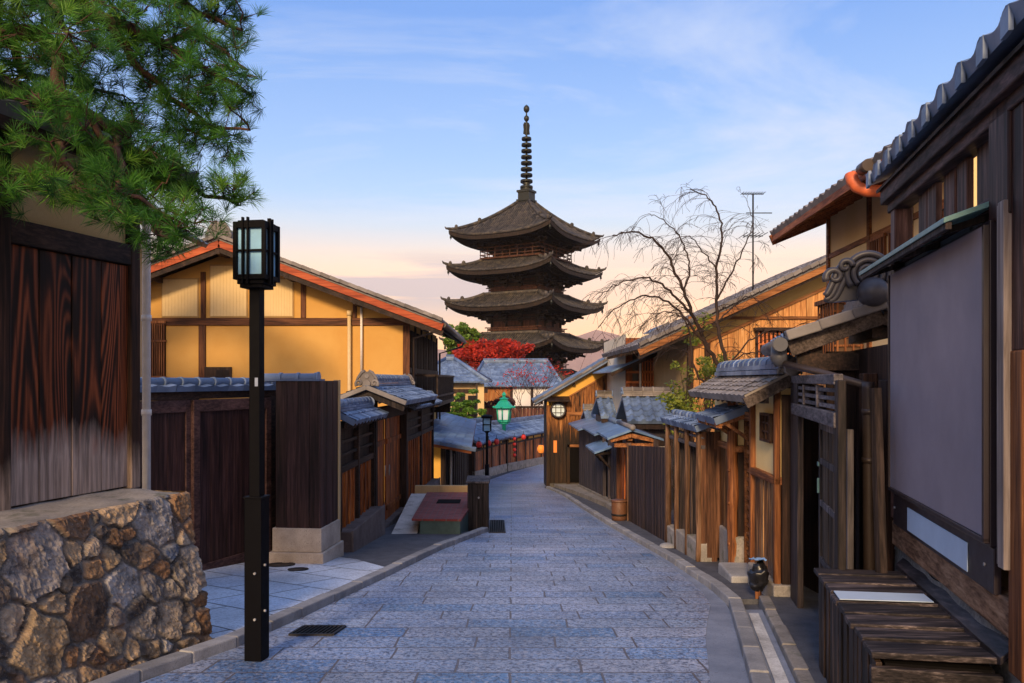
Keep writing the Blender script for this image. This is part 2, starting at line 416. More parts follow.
M_beige = plaster('beige_plaster', (.58, .42, .19), (.70, .52, .27))
M_tan = plaster('tan_plaster', (.42, .29, .15), (.54, .38, .20), dirt=(.30, .2, .1))
M_white = plaster('white_plaster', (.70, .66, .62), (.80, .76, .72))
M_tile = tile('blue_grey_tile', (.075, .115, .20), (.19, .25, .36), rough=.48)
M_tile_far = tile('far_blue_tile', (.09, .135, .23), (.18, .25, .37))
M_tile_grey = tile('grey_tile', (.13, .115, .11), (.23, .21, .20), rough=.6, spec=.3)
M_tile_black = tile('black_tile', (.035, .037, .045), (.085, .085, .10), rough=.4)
M_sheet = tile('blue_roof_sheet', (.085, .15, .27), (.15, .25, .40), rough=.3)
M_pagtile = tile('pagoda_tile', (.030, .029, .031), (.075, .068, .066), rough=.75, lichen=(.135, .11, .075), spec=.25)
M_pagwood = wood('pagoda_wood', (.010, .007, .005), (.026, .017, .012), (.06, .04, .028), var=.6)
M_pagred = wood('pagoda_red_wood', (.03, .011, .006), (.085, .032, .016), (.17, .075, .038), var=.5)
M_concrete = stone_like('concrete', (.20, .18, .165), (.34, .31, .28), moss=(.05, .065, .03))
M_granite = stone_like('granite', (.30, .245, .20), (.48, .40, .33), speck=(.12, .10, .09))
M_kerb = stone_like('kerb_stone', (.20, .20, .21), (.36, .355, .36), speck=(.12, .12, .13))
M_basestone = stone_like('base_stone', (.09, .065, .06), (.20, .155, .14), speck=(.05, .04, .04))
M_mossstone = stone_like('mossy_stone', (.06, .062, .065), (.24, .235, .23), moss=(.04, .055, .02), bstr=.7)
M_asphalt = stone_like('asphalt', (.055, .057, .07), (.105, .108, .125), rough=.75, scale=1.6, speck=(.12, .12, .13))
M_soil = stone_like('soil', (.03, .022, .014), (.08, .06, .04))
M_whitepaint = stone_like('worn_white_paint', (.35, .34, .33), (.75, .74, .72), rough=.6)
M_black = flat('black_metal', (.0015, .0015, .003), .6, .0, spec=.10)
M_black_matt = flat('black_plastic', (.012, .012, .014), .5)
M_iron = flat('iron_grate', (.03, .027, .026), .55, .6)
M_pipe = flat('downpipe_brown', (.06, .042, .036), .42, .2)
M_pipe_light = flat('downpipe_cream', (.62, .46, .24), .5)
M_pipe_white = flat('downpipe_white', (.72, .66, .60), .5)
M_orangepaint = flat('orange_gutter_paint', (.62, .13, .04), .55, var=.3)
M_board = flat('sign_grey', (.262, .226, .262), .55, spec=.3, var=.14, scale=2.2)
M_paper = flat('white_sheet', (.46, .57, .72), .55, var=.09, scale=5)
M_teal = flat('teal_canopy_paint', (.12, .25, .25), .4, var=.2)
M_tealwall = flat('teal_block_paint', (.045, .085, .08), .6, var=.35, scale=5)
M_green = flat('green_patina', (.015, .36, .22), .45, .25, var=.25)
M_paleglass = flat('frosted_glass', (.62, .74, .80), .35, var=.08, scale=5)
M_lampglass = flat('lamp_milk_glass', (.25, .50, .72), .3, spec=.5, var=.18, scale=7)
M_redpaper = flat('red_paper', (.62, .03, .02), .6)
M_amber = flat('amber_paper', (.85, .25, .03), .6, Emission_Color=(1, .30, .04, 1), Emission_Strength=.45)
M_ball = flat('glazed_ball_tile', (.045, .042, .05), .42, var=.3)
M_dark = flat('dark_opening', (.006, .005, .005), .9, spec=.1)
M_window = flat('dark_window_glass', (.02, .018, .02), .12, spec=.6)
M_blind = plaster('blind_cloth', (.64, .46, .22), (.72, .53, .27))
M_bronze = flat('bronze', (.03, .032, .026), .45, .6, var=.3)
M_tub = flat('brown_tub', (.13, .055, .026), .5, var=.3)
M_bag = flat('black_bag', (.01, .01, .013), .3)
M_bagblue = flat('bag_highlight_blue', (.25, .45, .8), .35)  # colour of the highlight painted on the black bag
M_bark = stone_like('pine_bark', (.022, .012, .010), (.115, .058, .042), scale=2.5, bstr=.8)
M_twig = stone_like('twig_bark', (.022, .014, .012), (.06, .036, .028), scale=2)

# rubble stone: colour per stone from the mesh, mottled here
m, t = new_mat('rubble_stone')
vc = t.n('ShaderNodeAttribute', {'attribute_name': 'vcol'}).outputs['Color']
ob = t.n('ShaderNodeTexCoord').outputs['Object']
n1 = t.noise(ob, 9, 6, .7, .5); n2 = t.noise(ob, 75, 4, .7); n3 = t.noise(ob, 3.2, 5, .65)
k = t.math('ADD', t.math('MULTIPLY', n1, 2.3), -.25); c = t.mix(1, vc, t.n('ShaderNodeCombineXYZ', X=k, Y=k, Z=k).outputs[0], 'MULTIPLY')
c = t.mix(t.ramp(n3, [(.53, 0), (.68, .5)]), c, (.22, .10, .04))
c = t.mix(t.ramp(t.noise(ob, 5.5, 5, .7), [(.53, 0), (.64, .8)]), c, (.022, .019, .019))
c = t.mix(t.ramp(n2, [(.60, 0), (.70, .45)]), c, (.45, .42, .38))
finish(t, c, .78, t.math('ADD', t.math('MULTIPLY', n1, .7), t.math('MULTIPLY', n2, .3)), .8, .02, spec=.35); M_rubble = m

# street paving: granite setts laid in rows across the street
def paving(name, bw, rh, cols, mort, pit, rot=0.0, joint=.012, rough=.5):
    m, t = new_mat(name); ob = t.n('ShaderNodeTexCoord').outputs['Object']
    wob = t.n('ShaderNodeTexNoise', Vector=ob, Scale=2.3, Detail=2).outputs['Color']
    v = t.vmath('ADD', ob, t.vmath('SCALE', wob)) if False else t.vmath('ADD', ob, t.vmath('MULTIPLY', wob, (.03, .03, 0)))
    v = t.mapping(v, rot=(0, 0, rot))
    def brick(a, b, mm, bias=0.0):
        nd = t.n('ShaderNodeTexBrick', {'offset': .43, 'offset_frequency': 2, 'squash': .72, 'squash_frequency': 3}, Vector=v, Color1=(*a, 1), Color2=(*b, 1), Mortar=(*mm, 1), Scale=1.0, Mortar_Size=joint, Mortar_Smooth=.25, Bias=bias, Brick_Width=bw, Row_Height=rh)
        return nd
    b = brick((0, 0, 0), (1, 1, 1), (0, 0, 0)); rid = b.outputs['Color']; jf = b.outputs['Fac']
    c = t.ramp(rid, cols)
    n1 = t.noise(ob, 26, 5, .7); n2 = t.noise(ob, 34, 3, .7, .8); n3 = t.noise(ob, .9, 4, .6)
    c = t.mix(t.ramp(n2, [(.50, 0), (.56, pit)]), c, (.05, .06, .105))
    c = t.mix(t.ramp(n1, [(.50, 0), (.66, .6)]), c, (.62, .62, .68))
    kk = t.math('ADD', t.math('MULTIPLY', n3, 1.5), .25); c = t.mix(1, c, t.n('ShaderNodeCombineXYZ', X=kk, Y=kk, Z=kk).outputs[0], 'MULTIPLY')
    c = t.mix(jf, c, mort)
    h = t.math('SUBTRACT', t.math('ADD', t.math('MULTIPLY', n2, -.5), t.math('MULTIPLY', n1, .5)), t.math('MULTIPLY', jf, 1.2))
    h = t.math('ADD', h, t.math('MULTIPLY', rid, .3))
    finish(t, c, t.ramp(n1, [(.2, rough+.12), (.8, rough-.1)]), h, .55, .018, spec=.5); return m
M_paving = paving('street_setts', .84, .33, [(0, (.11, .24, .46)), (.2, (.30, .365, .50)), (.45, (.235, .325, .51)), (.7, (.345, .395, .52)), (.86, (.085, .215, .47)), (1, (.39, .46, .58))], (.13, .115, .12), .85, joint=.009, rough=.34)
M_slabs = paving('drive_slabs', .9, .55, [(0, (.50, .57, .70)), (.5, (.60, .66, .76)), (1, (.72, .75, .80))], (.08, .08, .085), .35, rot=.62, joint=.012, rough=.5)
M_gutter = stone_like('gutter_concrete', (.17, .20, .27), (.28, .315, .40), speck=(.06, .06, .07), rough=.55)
# brick paving for the ramp
m, t = new_mat('red_brick'); ob = t.n('ShaderNodeTexCoord').outputs['Object']
b = t.n('ShaderNodeTexBrick', Vector=ob, Color1=(.20, .035, .03, 1), Color2=(.30, .07, .06, 1), Mortar=(.16, .12, .11, 1), Scale=1.0, Mortar_Size=.008, Brick_Width=.2, Row_Height=.08)
finish(t, t.mix(t.ramp(t.noise(ob, 6, 5, .7), [(.5, 0), (.7, .6)]), b.outputs[0], (.10, .05, .05)), .7, b.outputs['Fac'], .3, .006); M_brick = m

def leafmat(name, c0, c1, rough=.5, trans=.25):
    m, t = new_mat(name); r = t.n('ShaderNodeAttribute', {'attribute_name': 'rnd'}).outputs['Fac']
    c = t.ramp(r, [(0, c0), (1, c1)])
    b = t.n('ShaderNodeBsdfPrincipled', Base_Color=c, Roughness=rough); b.inputs['Specular IOR Level'].default_value = .3
    tr = t.n('ShaderNodeBsdfTranslucent', Color=c)
    mx = t.n('ShaderNodeMixShader', Fac=trans, i1=b.outputs[0], i2=tr.outputs[0])
    t.n('ShaderNodeOutputMaterial', Surface=mx.outputs[0]); return m
M_needle = leafmat('pine_needles', (.005, .038, .013), (.085, .27, .024))
M_needle2 = leafmat('young_pine_needles', (.04, .15, .018), (.20, .40, .04))
M_maple = leafmat('red_maple_leaves', (.19, .010, .008), (.64, .05, .02))
M_leaf = leafmat('yellow_green_leaves', (.06, .11, .012), (.34, .36, .05))
M_darkleaf = leafmat('dark_green_leaves', (.012, .05, .012), (.09, .19, .03))
M_russet = leafmat('russet_leaves', (.05, .015, .012), (.16, .05, .04))
M_darkleaf2 = leafmat('mid_green_leaves', (.03, .09, .012), (.20, .30, .035))
M_leaf2 = leafmat('garden_pine_needles', (.03, .10, .012), (.20, .36, .04))
M_hill = stone_like('hazed_hill_woods', (.26, .175, .16), (.34, .23, .20), scale=.004, bstr=0)  # pale pinkish base colour, distance haze mixed into it
# ================================================================== SETTING
def strip(name, left, right, ys, mat, lift, nu=10, kind='structure'):
    mb = MB()
    def fn(u, v):
        y = ys[0]+(ys[-1]-ys[0])*v
        xl, xr = left(y), right(y)
        return (xl+(xr-xl)*u, y, G(y)+lift)
    mb.grid(fn, nu, 90, sm=True); return structure(mb.build(name, mat, recalc=False))
def interp(pts):
    xs = [p[1] for p in pts]; vs = [p[0] for p in pts]
    return lambda y: float(np.interp(y, xs, vs))

mb = MB()
ysg = [-60, -20, 0, 6, 12, 20, 30, 36, 45, 60, 90, 120, 200, 400, 900, 2500]
xsg = [-900, -200, -60, -20, -8, 0, 8, 20, 60, 200, 900]
for j in range(len(ysg)-1):
    for i in range(len(xsg)-1):
        mb.face([(xsg[i], ysg[j], G(ysg[j])), (xsg[i+1], ysg[j], G(ysg[j])), (xsg[i+1], ysg[j+1], G(ysg[j+1])), (xsg[i], ysg[j+1], G(ysg[j+1]))], .5)
structure(mb.build('ground', M_asphalt, recalc=False))

KL = [(-3.3, 1.0), (-2.36, 5.06), (-2.05, 5.94), (-1.84, 6.98), (-1.45, 9.1), (-1.03, 11.6), (-.42, 14.1)]
LE = interp(KL+[(-.42, 14.2), (-.50, 18), (-.68, 22.5), (-1.2, 30), (-1.35, 35), (0.1, 41), (2.4, 48), (6.5, 60)])
KR = [(.58, 1.0), (1.51, 5.06), (2.04, 7.5), (2.09, 8.4), (2.06, 10.6), (1.86, 14.9), (1.70, 20), (1.58, 25), (1.26, 29.4)]
REr = interp(KR+[(1.6, 33), (3.2, 38), (5.6, 44), (9, 52), (12, 60)])
GW = interp([(.25, 1), (.25, 6.5), (.12, 8.0), (.08, 10), (.08, 60)])
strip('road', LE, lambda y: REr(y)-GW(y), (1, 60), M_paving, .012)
strip('gutter', lambda y: REr(y)-GW(y)-.02, REr, (1, 29.4), M_gutter, .008, nu=3)
def kerb(name, pts, wd, ht, side, mat, seg=.62, lift=0.0):
    """row of kerb stones along a polyline, on the given side (+1 right, -1 left) of it"""
    mb = MB(); P = [V((x, y, 0)) for x, y in pts]
    for a, b in zip(P, P[1:]):
        L = (b-a).length; n = max(1, round(L/seg)); d = (b-a)/L; s_ = V((d.y, -d.x, 0))*side
        for i in range(n):
            p = a+d*(L*i/n+.003); q = a+d*(L*(i+1)/n-.003); h = ht+rng.uniform(-.006, .006)
            c = []
            for zz_ in (-.05, h):
                for w_ in (p, q, q+s_*wd, p+s_*wd): c.append((w_.x, w_.y, G(w_.y)+zz_+lift))
            mb.hexa(c)
    return structure(mb.build(name, mat, bevel=.012))
kerb('kerb_left', KL, .13, .09, -1, M_kerb)
kerb('kerb_right', KR, .12, .085, 1, M_kerb)
kerb('kerb_inner', [(.86, 1.0), (1.79, 5.06), (2.34, 7.55)], .10, .10, 1, M_concrete, .7)
strip('kerb_paint', lambda y: REr(y)+.15, lambda y: REr(y)+.235, (2.0, 7.0), M_whitepaint, .045, nu=2)
strip('kerb_bed', lambda y: REr(y)+.1, lambda y: REr(y)+.34, (1.0, 7.2), M_gutter, .035, nu=2)

def ground_poly(name, pts, mat, lift):
    mb = MB(); n = len(pts); top = [(x, y, G(y)+lift) for x, y in pts]; mb.face(top, .5)
    for i in range(n):
        j = (i+1) % n; mb.face([top[i], top[j], (pts[j][0], pts[j][1], G(pts[j][1])-.1), (pts[i][0], pts[i][1], G(pts[i][1])-.1)], .5)
    return structure(mb.build(name, mat))
ground_poly('driveway', [(-2.15, 6.02), (-1.98, 6.98), (-1.585, 9.1), (-1.50, 9.55), (-2.0, 10.25), (-2.9, 10.9), (-3.3, 11.1), (-4.7, 8.2), (-4.2, 6.0), (-2.5, 6.02)], M_slabs, .062)
ground_poly('side_path', [(-1.50, 9.58), (-1.16, 11.6), (-.66, 13.6), (-1.2, 13.9), (-1.9, 15.0), (-2.0, 18.5), (-2.9, 18.5), (-3.0, 11.0), (-2.0, 10.28)], M_asphalt, .055)
ground_poly('apron', [(.95, 1.0), (1.88, 5.06), (2.42, 7.5), (2.6, 7.6), (3.9, 7.9), (3.6, 1.0)], M_asphalt, .095)
ground_poly('verge', [(2.17, 7.62), (2.215, 8.4), (2.185, 10.6), (1.985, 14.9), (1.825, 20), (1.71, 25), (1.5, 29.2), (3.4, 29.2), (3.6, 13), (3.6, 7.65)], M_asphalt, .05)
ground_poly('house_ledge', [(1.56, 29.3), (2.0, 24.0), (2.27, 19.5), (2.27, 17.6), (2.75, 17.2), (2.75, 29.3)], M_concrete, .16)

# far hills
def hill(name, Y, x0, x1, pts, depth):
    mb = MB(); f = interp([(z, x) for x, z in pts])
    n = 80
    for i in range(n):
        xa, xb = x0+(x1-x0)*i/n, x0+(x1-x0)*(i+1)/n
        za, zb = [f(x)+8*noise.noise(V((x*.02, Y*.01, 0)))+3*noise.noise(V((x*.07, Y*.01, 4))) for x in (xa, xb)]
        mb.face([(xa, Y, -30), (xb, Y, -30), (xb, Y+depth, zb), (xa, Y+depth, za)], .5)
        mb.face([(xa, Y+depth, za), (xb, Y+depth, zb), (xb, Y+depth*2, -30), (xa, Y+depth*2, -30)], .5)
    return structure(mb.build(name, M_hill))
hill('hills', 1400, -1200, 1400, [(-1200, 60), (-400, 64), (-60, 60), (60, 72), (130, 92), (170, 98), (215, 88), (270, 78), (420, 70), (700, 78), (1400, 60)], 160)

# ================================================================== LEFT SIDE
LU = (-.27, -1.0); LN = (1.0, -.27)
LW = Frame(-2.92, 6.15, *LU, *LN)          # wooden wall, a runs towards the camera
SWB = Frame(-2.20, 6.0, *LU, *LN)

def rubble_wall():
    z0, z1 = G(6.0)-.35, .675; H = z1-z0
    S0, S1 = -1.1, 4.6; ns, nz = 520, 118
    rr = random.Random(11); seeds = []
    tries = 0
    while len(seeds) < 330 and tries < 9000:
        tries += 1
        s, z, rad = rr.uniform(S0-.1, S1+.1), rr.uniform(-.1, H+.04), rr.choice((rr.uniform(.05, .11), rr.uniform(.11, .18), rr.uniform(.16, .24)))
        if all((s-q[0])**2+((z-q[1])*1.08)**2 > ((rad+q[2])*.84)**2 for q in seeds): seeds.append((s, z, rad))
    sd_ = np.array(seeds)
    pal = [(.34, .20, .10), (.24, .13, .065), (.44, .31, .19), (.24, .21, .19), (.15, .165, .20), (.06, .05, .046), (.38, .35, .33), (.33, .235, .15), (.17, .105, .065), (.44, .31, .18), (.30, .25, .20), (.11, .085, .07), (.38, .30, .22)]
    cc = [np.array(rr.choice(pal))*rr.uniform(.75, 1.2) for _ in seeds]; tilt = [(rr.uniform(-.1, .1), rr.uniform(-.1, .1), rr.uniform(.55, 1.15)) for _ in seeds]
    mb = MB(); cols = []
    for j in range(nz+1):
        t = j/nz; z = t*H
        for i in range(ns+1):
            s = S0+(S1-S0)*i/ns
            q = V((s*2.6, z*2.6, 0)); ws = s+.055*noise.noise(q)+.018*noise.noise(q*4); wz = z+.055*noise.noise(q+V((9, 3, 1)))+.018*noise.noise(q*4+V((3, 8, 2)))
            d = np.hypot(sd_[:, 0]-ws, (sd_[:, 1]-wz)*1.08)-sd_[:, 2]
            i2 = np.argpartition(d, 1)[:2]; a, b = (i2[0], i2[1]) if d[i2[0]] < d[i2[1]] else (i2[1], i2[0])
            e = d[b]-d[a]
            k = min(1, max(0, (e-.014)/.030)); k = 1-(1-k)**2
            tl = tilt[a]
            h = k*(.034*tl[2]+(ws-sd_[a, 0])*tl[0]*1.3+(wz-sd_[a, 1])*tl[1]*1.3)
            if k > 0: h += .012*noise.noise(V((ws*8, wz*8, a)))*k+.010*noise.noise(V((ws*21, wz*21, a*3.1)))*k+.009*noise.noise(V((ws*55, wz*55, a)))*k-.016*k*abs(noise.noise(V((ws*6, wz*9, a*1.7))))
            h += .006*noise.noise(V((s*40, z*40, 5)))
            if j == nz: h -= .02
            base = V((0, 0, z0+z))
            corner = SWB.o+SWB.u*(.16*t)-SWB.n*(.19*t)
            if s >= 0.06: p = corner+SWB.u*s*(1-.03*t)+SWB.n*h
            elif s > -.06:
                w_ = (s+.06)/.12; nn = (SWB.n*w_-SWB.u*(1-w_)).normalized(); p = corner+SWB.u*max(s, 0)-SWB.n*max(-s, 0)+nn*h
            else: p = corner+SWB.n*s-SWB.u*h
            mb.v.append(tuple(p+base))
            c = cc[a]*k+np.array((.17, .155, .14))*(1-k); cols.append((*c, 1))
    for j in range(nz):
        for i in range(ns):
            a = j*(ns+1)+i; mb.f.append((a, a+1, a+ns+2, a+ns+1)); mb.r.append(.5); mb.sm.append(False)
    mb.vc = cols
    root = thing('stone_retaining_wall', 'rubble stone retaining wall under the dark board wall', 'stone wall', (-2.3, 5.9, G(6)))
    mb.build('stone_face', M_rubble, root, recalc=False)
    cp = MB()   # mortared top ledge
    def top(u, v):
        a = -.0+4.7*u; q = SWB.o+SWB.u*(.16+a*.97)-SWB.n*(.19+.02*0+v*.75)
        return q+V((0, 0, z1-.012+.015*noise.noise(V((a*4, v*3, 0)))+.02*v))
    cp.grid(top, 90, 8)
    cp.build('mortar_ledge', M_concrete, root)
    return root
rubble_wall()
mb = MB()
fr = Frame(SWB.o.x, SWB.o.y, *LU, *LN)
mb.fbox(fr, .22, 4.7, -6.0, -.30, -1.2, .64)
structure(mb.build('terrace', M_soil))

M_oldpost = wood('old_post', (.010, .005, .003), (.035, .014, .007), (.10, .042, .02), var=.5, worn=(.78, 1.12, (.40, .29, .22)))
def roofed_wall():
    root = thing('board_wall', 'dark scorched board and plaster wall with a tiled roof above rubble stone', 'wall', LW.p(.3, -.1, .62))
    mb = MB(); zb = .69
    mb.fbox(LW, .07, 4.9, -.20, -.03, zb-.2, 3.15); mb.build('wall_core', M_darkwood, root)
    mb = MB(); a = .075
    for wd in (.27, .27, .27, .30):
        mb.fbox(LW, a+.003, a+wd-.005, -.03, .004+rng.uniform(0, .008), zb, 2.37); a += wd
    a = 1.27
    while a < 4.7: mb.fbox(LW, a+.003, a+.255, -.03, .004+rng.uniform(0, .008), zb, 2.37); a += .26
    mb.build('wall_boards', M_oldboard, root, bevel=.004)
    for a0, wd in ((-.02, .10), (1.13, .13), (2.5, .13), (3.9, .13)):
        mb = MB(); mb.fbox(LW, a0, a0+wd, -.1, .045, zb-.02, 3.16); mb.build('post', M_oldpost, root, bevel=.01)
    mb = MB()
    for a0, a1 in ((.075, 1.13), (1.26, 2.5), (2.63, 3.9)): mb.fbox(LW, a0, a1, -.05, .04, 2.375, 2.53)
    mb.build('beam', M_darkwood_h, root, bevel=.006)
    mb = MB()
    for a0, a1 in ((.075, 1.13), (1.26, 2.5), (2.63, 3.9)): mb.fbox(LW, a0, a1, -.06, -.012, 2.53, 3.15)
    mb.build('plaster_panel', M_beige, root)
    # roof
    mb = MB(); e0, e1 = -.36, 5.0
    er, zr, ez = -.42, 3.42, 3.13
    tile_roof(mb, LW.p(e0, .30, ez), LW.p(e1, .30, ez), LW.p(e1, er, zr), LW.p(e0, er, zr), tw=.24, ch=.22, amp=.028)
    tile_roof(mb, LW.p(e0, -1.1, ez), LW.p(e1, -1.1, ez), LW.p(e1, er, zr), LW.p(e0, er, zr), tw=.24, ch=.3, amp=.028, K=3)
    rf = mb.build('roof', M_tile_black, root)
    mb = MB(); ridge_cap(mb, LW.p(e0, er, zr), LW.p(e1, er, zr), .2, .18); mb.build('ridge', M_tile_black, rf)
    mb = MB()
    mb.fbox(LW, e0+.02, e1, .235, .275, ez-.135, ez-.045)
    for a in np.arange(e0+.05, 5, .24): mb.beam(LW.p(a, .25, ez-.10), LW.p(a, er, zr-.12), .05, .06)
    mb.beam(LW.p(e0+.04, .27, ez-.10), LW.p(e0+.04, er, zr-.1), .05, .13); mb.beam(LW.p(e0+.04, er, zr-.1), LW.p(e0+.04, -1.05, ez-.1), .05, .13)
    mb.fbox(LW, -.2, 4.9, -.16, -.02, 3.13, 3.24)
    mb.build('eave_boards', M_darkwood_h, root)
    return root
roofed_wall()
# pale downpipe at the end of the wall
mb = MB(); p = V((-3.10, 6.75, 0)); mb.tube([p+V((0, 0, .4)), p+V((0, 0, 2.9)), p+V((.05, 0, 3.0))], .035, 10)
for z in (1.2, 2.0, 2.6): mb.tube([p+V((0, 0, z)), p+V((0, 0, z+.05))], .042, 10)
tag(mb.build('downpipe', M_pipe_white), 'pale downpipe at the far corner of the dark board wall', 'downpipe')

# ------------------------------------------------------------------ pine
def tuft(mb, c, d, n, ln, wd, r):
    """a shoot of needles fanned about direction d"""
    c = V(c); d = V(d).normalized(); e1 = d.orthogonal().normalized(); e2 = d.cross(e1); rb = r.random()
    for _ in range(n):
        ph = r.uniform(0, 6.283); sp_ = r.uniform(.2, 1.25); k = r.uniform(.75, 1.15)*ln
        dd = (d*math.cos(sp_)+(e1*math.cos(ph)+e2*math.sin(ph))*math.sin(sp_)).normalized()
        b = c-d*r.uniform(0, .055); tip = b+dd*k+V((0, 0, -.1*k*k*6))
        s_ = dd.cross(V((r.uniform(-1, 1), r.uniform(-1, 1), r.uniform(-1, 1))))
        if s_.length < 1e-4: continue
        s_ = s_.normalized()*wd
        mid = b.lerp(tip, .55)+V((0, 0, .004))
        i = len(mb.v); mb.v += [tuple(b-s_*.6), tuple(b+s_*.6), tuple(mid+s_), tuple(tip), tuple(mid-s_)]
        mb.f.append((i, i+1, i+2, i+3, i+4)); mb.r.append(min(1, max(0, rb*.7+r.random()*.3))); mb.sm.append(False)

def wander(p, q, r, k=5, amp=.06):
    p, q = V(p), V(q); L = (q-p).length; pts = [p]
    for i in range(1, k):
        pts.append(p.lerp(q, i/k)+V((r.uniform(-1, 1), r.uniform(-1, 1), r.uniform(-1, 1)))*amp*L)
    pts.append(q); return pts

def pine_tree():
    r = random.Random(5)
    root = thing('pine_tree', 'gnarled pine with long needles leaning over the tiled board wall', 'tree', (-4.2, 5.3, .6))
    tk = MB(); tp = [(-4.2, 5.3, .5), (-4.1, 5.25, 1.4), (-4.25, 5.4, 2.3), (-3.95, 5.45, 3.1), (-3.62, 5.35, 3.75), (-3.45, 5.3, 4.3), (-3.3, 5.2, 4.9), (-3.0, 5.2, 5.5)]
    tk.tube(tp, [.17, .16, .15, .14, .12, .10, .08, .05], 12); tr = tk.build('trunk', M_bark, root)
    br = MB(); nodes = []
    limbs = [
        [(-3.62, 5.35, 3.75), W(40, 30, 5.25), W(61, 61, 5.15), W(57, 90, 5.1), W(78, 108, 5.15), W(115, 131, 5.35), W(150, 165, 5.5), W(195, 190, 5.6), W(238, 205, 5.6)],
        [W(57, 90, 5.1), W(40, 108, 5.0), W(33, 100, 4.95), W(48, 92, 4.95), W(80, 100, 5.0), W(92, 122, 5.1), W(120, 160, 5.2), W(140, 200, 5.2), W(160, 240, 5.25)],
        [(-3.45, 5.3, 4.3), W(60, 5, 5.2), W(110, 20, 5.4), W(160, 45, 5.6), W(205, 70, 5.7), W(250, 95, 5.7)],
        [(-3.45, 5.3, 4.3), W(90, -30, 5.6), W(150, -15, 5.9), W(200, 10, 6.1), W(242, 30, 6.1)],
        [W(110, 20, 5.4), W(130, 60, 5.6), W(170, 95, 5.8), W(210, 125, 5.8), W(250, 130, 5.7)],
        [W(78, 108, 5.15), W(60, 140, 4.9), W(70, 170, 4.85), W(40, 185, 4.8), W(5, 182, 4.75)],
        [W(115, 131, 5.35), W(120, 165, 5.0), W(115, 190, 4.9), W(150, 205, 4.95), W(185, 225, 5.0)],
        [(-3.3, 5.2, 4.9), W(20, -40, 4.9), W(55, 10, 4.7), W(70, 35, 4.6)],
        [(-3.62, 5.35, 3.75), W(10, 40, 5.4), W(25, 75, 5.6), W(70, 85, 6.0), W(120, 95, 6.2)],
        [W(160, 45, 5.6), W(190, 30, 5.7), W(225, 55, 5.7), W(248, 70, 5.6)],
    ]
    rad0 = [.062, .05, .06, .055, .035, .032, .03, .045, .045, .028]
    for L, r0 in zip(limbs, rad0):
        pts = [V(p) for p in L]; fine = []
        for i in range(len(pts)-1):
            for k in range(3):
                fine.append(pts[i].lerp(pts[i+1], k/3)+V((r.uniform(-1, 1), r.uniform(-1, 1), r.uniform(-1, 1)))*.022)
        fine.append(pts[-1]); n = len(fine)
        br.tube(fine, [max(.006, r0*(1-.85*i/n)) for i in range(n)], 8); nodes += fine[2:]
    crown = MB(); young = MB()
    poly = [(-60, -60), (225, -60), (238, 10), (244, 60), (258, 92), (250, 122), (234, 150), (232, 172), (250, 198), (230, 206), (206, 204), (196, 240), (172, 256), (146, 246), (134, 222), (88, 205), (40, 198), (-60, 196)]
    def inside(x, y):
        c = False; n = len(poly)
        for i in range(n):
            (x0, y0), (x1, y1) = poly[i], poly[i-1]
            if (y0 > y) != (y1 > y) and x < (x1-x0)*(y-y0)/(y1-y0)+x0: c = not c
        return c
    holes = [((122, 82), 20), ((205, 168), 22), ((30, 150), 26), ((75, 150), 20), ((20, 72), 13), ((92, 62), 12), ((215, 200), 13), ((160, 135), 10), ((110, 60), 12), ((100, 235), 26), ((165, 60), 7), ((225, 120), 8)]
    ends = []
    for _ in range(9000):
        x, y = r.uniform(-55, 262), r.uniform(-55, 275)
        if not inside(x, y) or any((x-h[0])**2+(y-h[1])**2 < h[1+0]*0+hr**2 for h, hr in [((hh[0][0], hh[0][1]), hh[1]) for hh in holes]): continue
        if noise.noise(V((x*.028, y*.034, 3.3))) > .16 and r.random() < .8: continue
        if x < 122 and 100 < y < 176 and r.random() < .96: continue
        if x < 105 and y >= 176 and r.random() < .45: continue
        if all((x-e[0])**2+(y-e[1])**2 > 12.0**2 for e in ends): ends.append((x, y))
    for (x, y) in ends:
        q0 = min(nodes, key=lambda p: (p-W(x, y, p.y)).length)
        Y = q0.y+r.uniform(-.35, .35); Y = max(4.45, Y)
        if y > 165: Y = min(Y, 5.5)
        q = W(x, y, Y)
        st = min(nodes, key=lambda p: (p-q).length); L = (st-q).length
        tw = wander(st, q, r, 5, .09); n = len(tw)
        br.tube(tw, [max(.0035, .004+.007*L*(1-i/n)) for i in range(n)], 5)
        nt_ = r.randint(5, 8)
        out = (q-st).normalized() if L > .01 else V((0, 0, 1))
        for k in range(nt_):
            c = q+V((r.gauss(0, 1), r.gauss(0, 1), r.gauss(0, .7)))*.075
            br.tube([tw[-2], c], [.0035, .003], 4, caps=False)
            d = (out*.8+V((r.uniform(-.6, .6), r.uniform(-.6, .6), r.uniform(.0, .9))))
            tuft(young if (y < 60 and x < 120 and r.random() < .4) or (150 < y < 215 and r.random() < .25) or r.random() < .10 else crown, c, d, 48, r.uniform(.085, .135), .0014, r)
    b = br.build('branches', M_bark, tr, recalc=False)
    cr = crown.build('crown', M_needle, root, recalc=False); young.build('young_shoots', M_needle2, cr, recalc=False)
pine_tree()

